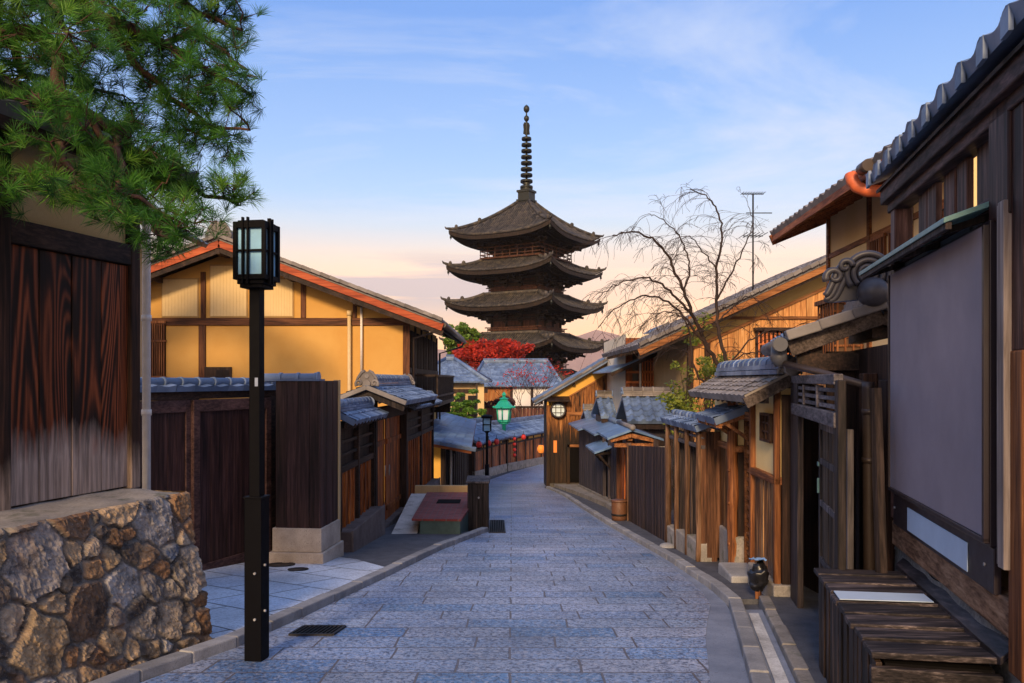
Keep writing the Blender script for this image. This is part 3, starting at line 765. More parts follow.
# ------------------------------------------------------------------ street lamp
M_tablet2 = flat('grey_sticker', (.25, .30, .42), .5)
def street_lamp():
    x, y = -1.795, 5.6; g = G(y)+.012
    root = thing('street_lamp', 'tall black square street lamp with latticed lantern beside the kerb', 'street lamp', (x, y, g))
    an = R(-9)
    fr = Frame(x, y, math.cos(an), math.sin(an))   # a: right-ish, o: towards the camera
    def sq(mb, h, z0, z1): mb.fbox(fr, -h, h, -h, h, z0, z1)
    mb = MB(); sq(mb, .0635, g, g+1.14); 
    mb.fbox(fr, -.07, .07, -.07, .07, g+1.135, g+1.15)
    sl = mb.build('base_sleeve', M_black, root, bevel=.006)
    mb = MB()
    for z in (.3, .62): 
        mb.tube([fr.p(.02, .0635, g+z), fr.p(.02, .078, g+z)], .009, 8); mb.tube([fr.p(.0635, .02, g+z+.05), fr.p(.078, .02, g+z+.05)], .009, 8)
    mb.build('bolt', M_kerb, sl)
    mb = MB(); sq(mb, .039, g+1.14, g+2.64); mb.build('pole', M_black, root, bevel=.004)
    mb = MB(); mb.fbox(fr, .005, .028, .0395, .041, g+1.92, g+1.98); mb.build('sticker', M_tablet2, root)
    z0, z1 = g+2.66, g+3.06; h = .105
    mb = MB(); sq(mb, .085, z0-.055, z0-.028); sq(mb, .098, z0-.03, z0)
    for sa in (-1, 1):
        for so in (-1, 1): mb.fbox(fr, sa*h-.014, sa*h+.014, so*h-.014, so*h+.014, z0-.0, z1)
    sq(mb, h+.012, z0, z0+.035); sq(mb, h+.012, z1-.045, z1); sq(mb, h-.01, z1, z1+.012)
    lan = mb.build('lantern_frame', M_black, root, bevel=.003)
    mb = MB()
    for k in range(4):
        f2 = Frame(x, y, math.cos(an+k*math.pi/2), math.sin(an+k*math.pi/2))
        for a in (-.045, -.008): 
            mb.fbox(f2, a-.006, a+.006, h-.002, h+.022, z0-.03, z1+.028)
        mb.fbox(f2, -h+.013, h-.013, h-.006, h+.008, (z0+z1)/2-.007, (z0+z1)/2+.007)
    mb.build('lattice_bar', M_black, lan)
    mb = MB(); sq(mb, h-.012, z0+.03, z1-.04); mb.build('glass', M_lampglass, lan)
street_lamp()

# drain grate by the lamp, manhole lids on the drive
def grate(x0, x1, y0, y1, label, sk=0.0):
    root = thing('drain_grate', label, 'drain grate', ((x0+x1)/2, y0, G(y0)))
    mb = MB(); L = .018
    def q(x, y): return V((x+sk*(y-y0), y, G(y)+L))
    for a, b in (((x0, y0), (x1, y0)), ((x0, y1), (x1, y1)), ((x0, y0), (x0, y1)), ((x1, y0), (x1, y1))): mb.beam(q(*a), q(*b), .022, .02)
    mb.build('frame', M_iron, root)
    mb = MB(); n = int((x1-x0)/.032)
    for i in range(1, n): mb.beam(q(x0+(x1-x0)*i/n, y0), q(x0+(x1-x0)*i/n, y1), .011, .02)
    mb.build('bars', M_iron, root)
    mb = MB(); mb.face([q(x0, y0)-V((0, 0, .004)), q(x1, y0)-V((0, 0, .004)), q(x1, y1)-V((0, 0, .004)), q(x0, y1)-V((0, 0, .004))]); mb.build('pit', M_dark, root)
grate(-1.76, -1.42, 6.30, 6.60, 'black iron drain grate by the left kerb behind the street lamp', .12)
grate(-.40, -.12, 13.9, 16.2, 'long pale drain grating beside the wooden bin', -.02)
for x, y, r_, lb in ((-2.83, 9.75, .17, 'round manhole lid on the pale slabs before the gate pillar'), (-2.52, 9.38, .12, 'smaller manhole lid nearer the kerb on the pale slabs')):
    mb = MB(); mb.lathe([(r_, 0), (r_, .012), (r_*.9, .014), (r_*.88, .009), (0, .009)], (x, y, G(y)+.062), 22, axis=(0, .085, 1)); tag(mb.build('manhole_lid', M_iron), lb, 'manhole lid')

# ------------------------------------------------------------------ plank gate and its pillar
def plank_gate():
    GU = V((.4, 1, 0)).normalized(); B = V((-3.03, 11.02, 0)); A = B-GU*3.9
    fr = Frame(A.x, A.y, GU.x, GU.y, GU.y, -GU.x)
    g = -.83; top = 1.38
    root = thing('sliding_gate', 'wide plum brown plank gate with two sliding leaves under tiled coping', 'gate', fr.p(2, 0, g))
    for a0, a1, o in ((.3, 1.98, .0), (1.95, 3.32, .045)):
        mb = MB()
        for q0, q1 in ((a0, a0+.1), (a1-.1, a1)): mb.fbox(fr, q0, q1, o, o+.05, g+.02, 1.27)
        mb.fbox(fr, a0+.1, a1-.1, o, o+.05, 1.13, 1.27); mb.fbox(fr, a0+.1, a1-.1, o, o+.05, g+.02, g+.17)
        lf = mb.build('gate_leaf', M_gaterail, root, bevel=.006)
        mb = MB(); boards(mb, fr, a0+.1, a1-.1, g+.17, 1.13, o+.01, o+.03, .065, .003, jit=.002); mb.build('leaf_boards', M_gatewood, lf)
    mb = MB(); boards(mb, fr, 3.32, 3.9, g, 1.30, -.02, .05, .13, .006); mb.build('side_boards', M_gatewood, root, bevel=.004)
    mb = MB(); mb.fbox(fr, 0, 3.9, -.06, .06, 1.28, 1.39); mb.fbox(fr, 3.32, 3.42, -.03, .08, g, 1.28); mb.build('head_beam', M_darkwood_h, root, bevel=.006)
    mb = MB(); mb.fbox(fr, 0.3, 3.5, .05, .12, g-.02, g+.025); mb.build('threshold', M_darkwood_h, root)
    mb = MB()
    tile_roof(mb, fr.p(0, .13, 1.405), fr.p(3.86, .13, 1.405), fr.p(3.86, 0, 1.45), fr.p(0, 0, 1.45), tw=.27, ch=.2, amp=.02, thick=.04)
    tile_roof(mb, fr.p(0, -.13, 1.405), fr.p(3.86, -.13, 1.405), fr.p(3.86, 0, 1.45), fr.p(0, 0, 1.45), tw=.27, ch=.2, amp=.02, thick=.04)
    n = 15
    for i in range(n):
        p, q = fr.p(3.9*i/n, 0, 1.475), fr.p(3.9*(i+1)/n+.02, 0, 1.475); d = (q-p).normalized()
        mb.tube([p, p+d*.035, p+d*.037, q], [.062, .062, .054, .052], 10)
    mb.build('tile_coping', M_tile, root)
    # pillar
    g2 = G(10.2)
    root = thing('gate_pillar', 'tall boarded gate pillar on a pale granite footing', 'pillar', (-2.6, 10.2, g2))
    pf = Frame(-2.38, 9.90, -1.0, .10, None, None); pf.n = V((-.10, -1.0, 0)).normalized()
    mb = MB(); mb.fbox(pf, -.05, .66, -.78, .05, g2-.15, g2+.22); mb.fbox(pf, -.015, .62, -.74, .015, g2+.22, g2+.52); mb.build('granite_base', M_granite, root, bevel=.012)
    mb = MB(); mb.fbox(pf, .02, .57, -.70, -.02, g2+.52, 1.44); mb.build('pillar_core', M_darkwood, root)
    mb = MB(); boards(mb, pf, 0.0, .58, g2+.52, 1.49, -.02, .0, .145, .003)
    sf = Frame(pf.p(0, 0, 0).x, pf.p(0, 0, 0).y, -pf.n.x, -pf.n.y, 1, .1); boards(mb, sf, 0, .70, g2+.52, 1.49, -.02, 0.002, .12, .003)
    mb.build('pillar_boards', M_gatewood, root, bevel=.003)
    mb = MB(); mb.fbox(sf, .68, .74, -.06, .015, g2+.05, 1.50); mb.build('corner_strip', M_tan, root)
    mb = MB()
    for i in range(3):
        p = pf.p(.06+.23*i, -.06, 1.53); q = pf.p(.06+.23*(i+1)+.02, -.06, 1.53); d = (q-p).normalized(); mb.tube([p, p+d*.035, p+d*.037, q], [.064, .064, .055, .053], 10)
    mb.tube([pf.p(.04, -.06, 1.53), pf.p(.06, -.06, 1.53)], .074, 12); mb.fbox(pf, .02, .75, -.22, .03, 1.488, 1.512)
    mb.build('tile_coping', M_tile, root)
plank_gate()

# ------------------------------------------------------------------ roofed gatehouse along the street
def gatehouse_left():
    D = V((.03, 1, 0)).normalized(); fr = Frame(-2.42, 11.0, D.x, D.y, D.y, -D.x)
    gz = lambda a: G(11.0+a)+.03
    root = thing('entrance_gate', 'brown slatted entrance gate with blue tiled roofs and scrolled ridge tile', 'gate', fr.p(4, 0, gz(4)))
    def bay(a0, a1, base_h):
        z0 = gz((a0+a1)/2); zb = z0+base_h
        mb = MB(); mb.fbox(fr, a0, a1, -.12, .20, z0-.5, zb-.02); mb.fbox(fr, a0-.0, a1+.03, .20, .23, z0-.5, zb); mb.build('stone_base', M_basestone, root, bevel=.01)
        mb = MB(); mb.fbox(fr, a0, a1, -.10, -.02, zb-.02, .9); mb.build('bay_core', M_darkwood, root)
        mb = MB(); boards(mb, fr, a0+.06, a1-.06, zb-.02, .18, -.02, .01, .13, .012, jit=.006)
        for k in range(int((a1-a0)/.26)): mb.fbox(fr, a0+.1+.26*k, a0+.135+.26*k, .012, .035, zb-.02, .18)
        mb.build('slat_panel', M_redwood, root)
        mb = MB()
        for z in (.20, .42, .60, .78): mb.fbox(fr, a0+.05, a1-.05, -.01, .05 if z < .3 else .035, z, z+(.09 if z < .3 else .045))
        for k in range(3): q = a0+(a1-a0)*k/2; mb.fbox(fr, max(a0, q-.05), min(a1, q+.05), -.02, .06, zb-.02, .9)
        mb.build('rail', M_darkwood_h, root, bevel=.004)
        mb = MB()
        tile_roof(mb, fr.p(a0-.02, .26, .92), fr.p(a1+.1, .26, .92), fr.p(a1+.1, -.02, 1.07), fr.p(a0-.02, -.02, 1.07), tw=.2, ch=.17, amp=.022)
        tile_roof(mb, fr.p(a0-.02, -.36, .92), fr.p(a1+.1, -.36, .92), fr.p(a1+.1, -.02, 1.07), fr.p(a0-.02, -.02, 1.07), tw=.2, ch=.17, amp=.022, K=3)
        rf = mb.build('roof', M_tile, root)
        mb = MB(); ridge_cap(mb, fr.p(a0, -.02, 1.06), fr.p(a1-.1, -.02, 1.06), .15, .17, layers=3); mb.tube([fr.p(a1-.12, -.02, 1.13), fr.p(a1+.02, -.02, 1.13)], [.10, .085], 14); mb.build('ridge', M_tile, rf)
        mb = MB(); mb.fbox(fr, a0, a1+.05, .10, .15, .83, .90)
        for k in range(int((a1-a0)/.22)): mb.beam(fr.p(a0+.05+.22*k, .25, .87), fr.p(a0+.05+.22*k, -.02, 1.0), .035, .04)
        mb.build('eave_boards', M_darkwood_h, root)
    bay(0, 2.3, .42); bay(5.6, 10.0, .50)
    # doorway
    z0 = gz(4)
    mb = MB(); mb.fbox(fr, 2.3, 5.6, -.35, .06, z0-.4, z0+.12); mb.build('sill', M_basestone, root, bevel=.01)
    mb = MB()
    for q in (2.3, 5.46): mb.fbox(fr, q, q+.16, -.12, .08, z0-.2, 1.15)
    mb.fbox(fr, 2.3, 5.62, -.08, .06, .80, 1.02); mb.build('door_frame', M_darkwood, root, bevel=.008)
    for q0, q1, o in ((2.46, 3.98, -.10), (3.94, 5.46, -.06)):
        mb = MB(); boards(mb, fr, q0, q1, z0+.12, .80, o-.03, o, .16, .006)
        for z in (z0+.3, .3): mb.fbox(fr, q0, q1, o, o+.025, z, z+.09)
        d = mb.build('door', M_redwood, root)
        mb = MB(); mb.tube([fr.p(q0+.1 if o > -.08 else q1-.14, o+.04, z0+.95), fr.p(q0+.1 if o > -.08 else q1-.14, o+.04, z0+1.15)], .012, 8); mb.build('handle', M_kerb, d)
    e0, e1 = 2.15, 6.3; zr, ze, hw = 1.40, 1.14, .66
    mb = MB()
    for sg in (1, -1):
        tile_roof(mb, fr.p(e0, sg*hw-.05, ze), fr.p(e1, sg*hw-.05, ze), fr.p(e1-.0, -.05, zr), fr.p(e0, -.05, zr), tw=.21, ch=.18, amp=.024)
    rf = mb.build('gate_roof', M_tile, root)
    mb = MB(); ridge_cap(mb, fr.p(e0+.12, -.05, zr), fr.p(e1-.08, -.05, zr), .18, .20, layers=3); mb.build('ridge', M_tile, rf)
    mb = MB(); onigawara(mb, fr.p(e0+.06, -.05, zr+.04), -fr.u, .30); mb.build('ridge_end_tile', M_tile_grey, rf)
    mb = MB(); onigawara(mb, fr.p(e1-.04, -.05, zr+.04), fr.u, .26); mb.build('ridge_end_tile', M_tile_grey, rf)
    for e in (e0+.05, e1-.05):
        mb = MB()
        for sg in (1, -1):
            mb.beam(fr.p(e-.03, -.05, zr-.02), fr.p(e-.03, sg*hw-.05, ze-.02), .10, .07)
        mb.build('verge_tile', M_tile_grey, rf)
    mb = MB()
    for e in (e0+.09, e1-.09):
        for sg in (1, -1): mb.beam(fr.p(e, -.05, zr-.12), fr.p(e, sg*(hw-.04)-.05, ze-.11), .04, .11)
    for e in np.arange(e0+.3, e1-.1, .24):
        for sg in (1, -1): mb.beam(fr.p(e, -.05, zr-.1), fr.p(e, sg*(hw-.03)-.05, ze-.09), .04, .05)
    mb.fbox(fr, e0+.1, e1-.1, -.11, .01, zr-.26, zr-.15); mb.build('gable_boards', M_greydark, root)
gatehouse_left()

# ------------------------------------------------------------------ big yellow house
M_housepost = wood('house_post', (.035, .012, .006), (.11, .038, .015), (.21, .085, .033), var=.3)
M_housebeam = wood('house_beam', (.035, .012, .006), (.11, .038, .015), (.21, .085, .033), axis='X', var=.3)
M_blindframe = plaster('blind_frame_paint', (.40, .24, .09), (.48, .30, .12))
def yellow_house():
    Yf = 22.0; fr = Frame(-2.9, Yf, -1, 0, 0, -1)
    root = thing('yellow_house', 'large yellow plastered house with orange bargeboards and three blinds', 'house', (-7.5, 25, G(25)))
    AR, sl = 4.9, .375; ztop = lambda a: 5.02-sl*abs(a-AR); zg = -2.4; A1 = 9.9; D = 8.6
    mb = MB(); poly = [fr.p(0, 0, zg), fr.p(0, 0, ztop(0)), fr.p(AR, 0, ztop(AR)), fr.p(A1, 0, ztop(A1)), fr.p(A1, 0, zg)]
    mb.prism(poly, V((0, D, 0))); mb.build('wall', M_yellow, root)
    def px(p): return -2.9-XX(p, Yf)          # picture column -> distance along the front
    def rect(mb, p0, y0, p1, y1, o0, o1): mb.fbox(fr, px(p1), px(p0), o0, o1, ZZ(y1, Yf), ZZ(y0, Yf))
    mb = MB(); rect(mb, 146, 318, 408, 325.5, -.02, .05); mb.build('beam', M_housebeam, root, bevel=.01)
    for (p0, y0, p1, y1) in ((201, 272, 206, 318), (199, 325.6, 206, 392), (301, 281, 306, 318), (353, 301, 357, 318), (403, 318, 410, 420), (145, 272, 150, 400)):
        mb = MB(); rect(mb, p0, y0, p1, y1, -.02, .045); mb.build('post', M_housepost, root, bevel=.01)
    for (p0, y0, p1, y1) in ((163, 279, 198, 317), (211, 265.5, 247, 317), (263, 279, 293, 317)):
        mb = MB(); rect(mb, p0-1, y0-1, p1+1, y1+.6, .0, .03); f = mb.build('blind_frame', M_blindframe, root)
        mb = MB()
        for k in range(11): q0 = p0+(p1-p0)*k/11; q1 = p0+(p1-p0)*(k+1)/11-.12; rect(mb, q0, y0+.6, q1, y1-.8, .03, .046)
        mb.build('blind', M_blind, f)
    # small lattice window and lean-to at the left
    mb = MB(); rect(mb, 146, 322, 166, 377, .0, .02); wn = mb.build('lattice_window', M_dark, root)
    mb = MB()
    for k in range(9): rect(mb, 146.5+2.2*k, 322, 147.7+2.2*k, 378, .02, .07)
    rect(mb, 145, 340, 167, 342, .03, .08); rect(mb, 145, 376, 167, 379, .03, .09); rect(mb, 145, 321, 167, 323.5, .03, .09); mb.build('lattice', M_orange, wn)
    mb = MB(); mb.hexa([fr.p(px(158), .9, .95), fr.p(px(211), .9, .95), fr.p(px(211), .0, 1.45), fr.p(px(158), .0, 1.45), fr.p(px(158), .9, 1.0), fr.p(px(211), .9, 1.0), fr.p(px(211), .0, 1.52), fr.p(px(158), .0, 1.52)]); mb.build('lean_to_roof', M_gatewood, root)
    mb = MB(); rect(mb, 205, 367, 232, 388, .0, .05); w2 = mb.build('window', M_darkwood, root)
    mb = MB(); rect(mb, 217, 370, 224, 386, .05, .06); rect(mb, 225, 370, 230, 386, .05, .06); mb.build('pane', M_window, w2)
    # downpipes
    mb = MB(); mb.tube([fr.p(px(350), .10, ZZ(312, Yf)), fr.p(px(350), .10, -1.6)], .05, 12); mb.tube([fr.p(px(350), .10, ZZ(311, Yf)), fr.p(px(350), .10, ZZ(316, Yf))], .07, 12); mb.build('downpipe', M_pipe_light, root)['label'] = 'cream downpipe'
    mb = MB(); mb.tube([fr.p(px(362), .08, ZZ(307, Yf)), fr.p(px(362), .08, ZZ(372, Yf))], .034, 10); mb.build('downpipe', M_pipe_white, root)['label'] = 'thin white downpipe'
    # roof
    y0, y1 = Yf-.85, Yf+D+.2; ov = 1.05; rz = lambda a: 5.30-sl*abs(a-AR)
    mb = MB()
    for ae in (-ov, A1+ov):
        tile_roof(mb, V((-2.9-ae, y0, rz(ae))), V((-2.9-ae, y1, rz(ae))), V((-2.9-AR, y1, rz(AR))), V((-2.9-AR, y0, rz(AR))), tw=.28, ch=.27, amp=.035, K=4, thick=.07)
    rf = mb.build('roof', M_tile_grey, root)
    mb = MB(); ridge_cap(mb, V((-2.9-AR, y0+.2, rz(AR))), V((-2.9-AR, y1, rz(AR))), .3, .34, layers=3, seg=.3); mb.build('ridge', M_tile_grey, rf)
    mb = MB(); onigawara(mb, V((-2.9-AR, y0+.05, rz(AR)+.06)), (0, -1, 0), .52); mb.build('ridge_end_tile', M_tile_grey, rf)
    mb = MB()
    for ae in (-ov, A1+ov):
        n = 24
        for k in range(n):
            p = V((-2.9-(AR+(ae-AR)*k/n), y0-.02, rz(AR+(ae-AR)*k/n)+.035)); q = V((-2.9-(AR+(ae-AR)*(k+1)/n), y0-.02, rz(AR+(ae-AR)*(k+1)/n)+.035))
            mb.beam(p+V((0, 0, .012)), q, .16, .09)
    mb.build('verge_tile', M_tile_grey, rf)
    for ae in (-ov, A1+ov):
        mb = MB(); mb.beam(V((-2.9-AR, y0+.05, rz(AR)-.16)), V((-2.9-ae, y0+.05, rz(ae)-.16)), .06, .20); mb.build('bargeboard', M_orangewood_paint, root)
        mb = MB(); mb.beam(V((-2.9-AR, y0+.09, rz(AR)-.33)), V((-2.9-ae, y0+.09, rz(ae)-.33)), .06, .15); mb.build('bargeboard_trim', M_darkwood_h, root)
    for k in range(7):
        mb = MB(); a = -ov+.5+k*(A1+2*ov-1)/6; mb.fbox(fr, a-.06, a+.06, -.1, .8, rz(a)-.42, rz(a)-.28); mb.build('purlin_end', M_darkwood_h, root)
    mb = MB()
    for ae in (-ov+.12,):
        for y in np.arange(y0+.15, y1, .34): mb.beam((-2.9-ae, y, rz(ae)-.14), (-2.9-.2, y, rz(.2)-.14), .06, .08)
        mb.beam((-2.9-ae-.0, y0+.1, rz(ae)-.15), (-2.9-ae, y1, rz(ae)-.15), .05, .16)
    mb.build('eave_boards', M_darkwood_h, root)
    mb = MB(); xe = -2.9+ov+.02; ze = rz(-ov)-.10
    mb.tube([(xe, y0+.1, ze), (xe, y1, ze)], .07, 10); gt = mb.build('gutter', M_pipe, root)
    mb = MB(); mb.tube([(xe, y1-.3, ze), (xe-.1, y1-.25, ze-.2), (-2.78, y1-.2, ze-.45), (-2.78, y1-.2, -1.5)], .04, 8); mb.build('downpipe', M_pipe, gt)
    mb = MB(); mb.tube([(xe, y0+.5, ze), (xe-.05, y0+.5, ze-.1), (-2.75, 22.25, ze-.3), (-2.75, 22.25, -1)], .04, 8); mb.build('downpipe', M_pipe, gt)
    # street side: posts, dark lattice and a balcony
    sf = Frame(-2.9, Yf, 0, 1, 1, 0)
    mb = MB()
    for a in (.0, 1.6, 3.2, 4.8, 6.4, 8.4): mb.fbox(sf, a, a+.16, -.02, .05, -2.4, 3.1)
    for z in (.4, 1.7): mb.fbox(sf, 0, 8.6, -.01, .06, z, z+.14)
    mb.build('side_post', M_darkwood, root)
    for k, a in enumerate((.5, 2.0, 3.6, 5.2, 6.8)):
        mb = MB(); mb.fbox(sf, a-.1, a+1.05, 0.005, .03, 1.86, 2.9); mb.fbox(sf, a-.1, a+1.05, .005, .03, .56, 1.65); wn = mb.build('side_window', M_dark, root)
        mb = MB()
        for q in np.arange(a-.05, a+1.0, .13): mb.fbox(sf, q, q+.04, .03, .06, .56, 2.9)
        mb.build('lattice', M_darkwood, wn)
    mb = MB(); mb.fbox(sf, 1.2, 7.6, .0, .75, .72, .84); bl = mb.build('balcony', M_darkwood_h, root)
    mb = MB()
    for a in np.arange(1.2, 7.6, .16): mb.fbox(sf, a, a+.05, .70, .74, .84, 1.62)
    for z in (1.0, 1.6): mb.fbox(sf, 1.15, 7.65, .68, .76, z, z+.06)
    for a in (1.15, 7.6): mb.fbox(sf, a, a+.06, 0, .70, 1.0, 1.06); mb.fbox(sf, a, a+.06, 0, .70, 1.6, 1.66)
    for a in (1.2, 1.4, 7.6): mb.fbox(sf, a, a+.1, -.0, .6, .3, .72)
    mb.build('balcony_rail', M_darkwood_h, bl)
M_orangewood_paint = wood('painted_bargeboard', (.20, .03, .008), (.36, .062, .015), (.48, .11, .032), axis='X', var=.2, rough=.5)
yellow_house()
# roof of a neighbour seen between the board wall and the yellow house
def back_house():
    root = thing('neighbour_house', 'dark gabled roof glimpsed through the pine left of the yellow house', 'house', (-9.6, 16, -1))
    mb = MB(); mb.box(-12, -7.5, 15.5, 16.2, -1.6, 4.4); mb.build('wall', M_tan, root)
    mb = MB(); A, B, C, D = (-6.35, 15, 4.3), (-6.35, 16.6, 4.3), (-9.7, 16.6, 6.5), (-9.7, 15, 6.5)
    tile_roof(mb, A, B, C, D, tw=.28, ch=.3, amp=.03, K=3); tile_roof(mb, (-13, 15, 4.3), (-13, 16.6, 4.3), C, D, tw=.28, ch=.3, amp=.03, K=3); mb.build('roof', M_tile_black, root)
    mb = MB(); mb.beam((-9.7, 15.05, 6.32), (-6.35, 15.05, 4.12), .06, .2); mb.beam((-9.7, 15.05, 6.32), (-13, 15.05, 4.12), .06, .2); mb.build('bargeboard', M_darkwood_h, root)
back_house()
# ================================================================== MIDDLE DISTANCE, LEFT
def small_shop():
    root = thing('low_shop', 'low ochre building with a long blue sheet metal roof beside the brick ramp', 'building', (-2.4, 26, G(26)))
    mb = MB(); mb.box(-3.6, -1.95, 22.4, 34, -3.6, -.22); mb.build('wall', M_yellow2, root)
    mb = MB(); mb.box(-3.4, -1.93, 22.34, 22.4, -2.4, -1.35); mb.build('wall_skirt', M_tan, root)
    for y in (22.3, 24, 26, 28.5, 31, 33.8):
        mb = MB(); mb.box(-2.0, -1.86, y, y+.16, -3.4, -.28); mb.build('post', M_darkwood, root)
    mb = MB(); mb.box(-1.945, -1.90, 22.9, 33.8, -3.2, -.55); mb.build('shop_front', M_dark, root)
    mb = MB()
    for k in range(9): y = 24.6+k*1.0; mb.box(-1.89, -1.86, y, y+.5, -3.0, -.9)
    mb.build('shutter', M_darkwood, root)
    mb = MB(); mb.tube([(-1.80, 23.4, -2.3), (-1.80, 23.4, -.4)], .035, 8); mb.build('downpipe', M_pipe_white, root)
    a, b, c, d = V((-1.08, 21.3, -.30)), V((-1.62, 36, -.34)), V((-3.05, 36, .03)), V((-2.95, 21.3, .05))
    mb = MB(); n, mrow = 7, 14
    for i in range(n):
        for j in range(mrow):
            u0, u1, v0, v1 = j/mrow, (j+1)/mrow-.0015, i/n, (i+1)/n+.012
            P = lambda u, v: a.lerp(b, u).lerp(d.lerp(c, u), v)
            up = V((0, 0, .018)); q = [P(u0, v0)+up, P(u1, v0)+up, P(u1, v1), P(u0, v1)]
            mb.hexa([p-V((0, 0, .03)) for p in q]+q)
    rf = mb.build('roof', M_sheet, root)
    mb = MB(); ridge_cap(mb, d+V((0, .1, 0)), c, .16, .16, layers=2); mb.build('ridge', M_tile, rf)
    mb = MB(); mb.beam(d+V((0, .04, -.1)), a+V((0, .04, -.1)), .06, .16); mb.beam(a+V((-.03, 0, -.09)), b+V((-.03, 0, -.09)), .05, .1); mb.build('eave_board', M_orange_h, rf)
    mb = MB(); tile_roof(mb, V((-.96, 21.25, -.36)), V((-2.9, 21.25, .0)), V((-2.9, 21.45, .03)), V((-.96, 21.45, -.33)), tw=.2, ch=.2, amp=.02, K=4); mb.build('verge_tile', M_tile, rf)
    # far gable part rising behind
small_shop()

def brick_ramp():
    root = thing('brick_ramp', 'low ramp block with red brick top and dark teal sides beside the kerb', 'ramp', (-1.2, 14.5, G(14.5)))
    g = G(13.4)
    mb = MB(); mb.hexa([(-1.55, 13.35, g-.2), (-.86, 13.3, g-.2), (-.66, 16.3, g-.6), (-1.7, 16.3, g-.6), (-1.55, 13.35, -.83), (-.86, 13.3, -.83), (-.66, 16.3, -.845), (-1.7, 16.3, -.845)]); mb.build('block', M_tealwall, root, bevel=.015)
    mb = MB()
    top = lambda y: -.826-.005*(y-13.3)
    mb.hexa([(-1.68, 13.34, -.86), (-.85, 13.29, -.86), (-.65, 16.32, -.86), (-1.74, 16.32, -.86), (-1.68, 13.34, top(13.3)), (-.85, 13.29, top(13.3)), (-.65, 16.32, -.80), (-1.74, 16.32, -.80)]); mb.build('brick_top', M_brick, root)
    mb = MB(); mb.hexa([(-1.42, 14.9, -.81), (-.98, 14.9, -.81), (-.98, 15.35, -.81), (-1.42, 15.35, -.81), (-1.42, 14.9, -.802), (-.98, 14.9, -.802), (-.98, 15.35, -.80), (-1.42, 15.35, -.80)]); mb.build('drain_slot', M_dark, root)
    mb = MB(); mb.hexa([(-2.02, 13.3, g-.1), (-1.58, 13.0, g-.1), (-1.72, 16.2, g-.2), (-2.05, 16.2, g-.2), (-2.02, 13.3, g+.06), (-1.58, 13.0, g+.02), (-1.72, 16.2, -.81), (-2.05, 16.2, -.81)]); mb.build('concrete_slope', M_granite_pale, root)
    mb = MB(); mb.box(-2.0, -.62, 16.4, 16.52, -1.6, -.68); mb.build('back_curb', M_tan, root)
M_granite_pale = stone_like('pale_concrete', (.40, .37, .34), (.58, .54, .50), moss=(.22, .20, .16))
brick_ramp()

def wooden_bin():
    x0, x1, y0, y1 = -.80, -.43, 14.35, 14.95; g = G(14.6)
    root = thing('wooden_bin', 'weathered wooden utility box with sloping lid at the kerb end', 'box', ((x0+x1)/2, 14.6, g))
    mb = MB(); mb.box(x0+.02, x1-.02, y0+.02, y1-.02, g-.05, -.36); mb.build('box_core', M_dark, root)
    mb = MB(); fr = Frame(x0, y0, 1, 0, 0, -1); boards(mb, fr, 0, x1-x0, g-.05, -.36, -.02, 0, .092, .006)
    sf = Frame(x1, y0, 0, 1, 1, 0); boards(mb, sf, 0, y1-y0, g-.05, -.36, -.02, 0, .1, .006)
    lf = Frame(x0, y0, 0, 1, -1, 0); boards(mb, lf, 0, y1-y0, g-.05, -.36, -.02, 0, .1, .006)
    mb.build('side_boards', M_greydark, root, bevel=.003)
    mb = MB()
    for k in range(3): mb.hexa([(x0-.03, y0-.04+.21*k, -.36+.012*k), (x1+.03, y0-.04+.21*k, -.36+.012*k), (x1+.03, y0+.165+.21*k, -.35+.012*k), (x0-.03, y0+.165+.21*k, -.35+.012*k), (x0-.03, y0-.04+.21*k, -.325+.012*k), (x1+.03, y0-.04+.21*k, -.325+.012*k), (x1+.03, y0+.165+.21*k, -.315+.012*k), (x0-.03, y0+.165+.21*k, -.315+.012*k)])
    mb.build('lid', M_grey, root, bevel=.004)
    mb = MB(); mb.tube([(-.6, y0-.005, -.62), (-.6, y0-.02, -.62)], .018, 10); mb.build('knob', M_kerb, root)
wooden_bin()

def distant_lamp():
    x, y = XX(487, 36), 36.0; g = G(36)
    root = thing('street_lamp', 'slim black lamp post with a flat capped lantern near the bend', 'street lamp', (x, y, g))
    mb = MB(); mb.tube([(x, y, g), (x, y, g+.75)], .10, 10); mb.tube([(x, y, g+.75), (x, y, g+2.25)], .06, 10); mb.build('pole', M_black, root)
    mb = MB(); mb.lathe([(.36, 2.84), (.36, 2.93), (.1, 3.0)], (x, y, g), 4, sm=False, ang0=math.pi/4); mb.lathe([(.1, 2.18), (.22, 2.26)], (x, y, g), 4, sm=False, ang0=.78)
    for sx in (-1, 1):
        for sy in (-1, 1): mb.box(x+sx*.17-.025, x+sx*.17+.025, y+sy*.17-.025, y+sy*.17+.025, g+2.25, g+2.85)
    for sx in (-1, 1): mb.box(x-.19, x+.19, y+sx*.18-.015, y+sx*.18+.015, g+2.53, g+2.57)
    ln = mb.build('lantern_frame', M_black, root)
    mb = MB(); mb.box(x-.16, x+.16, y-.16, y+.16, g+2.27, g+2.84); mb.build('glass', M_lampglass, ln)
distant_lamp()

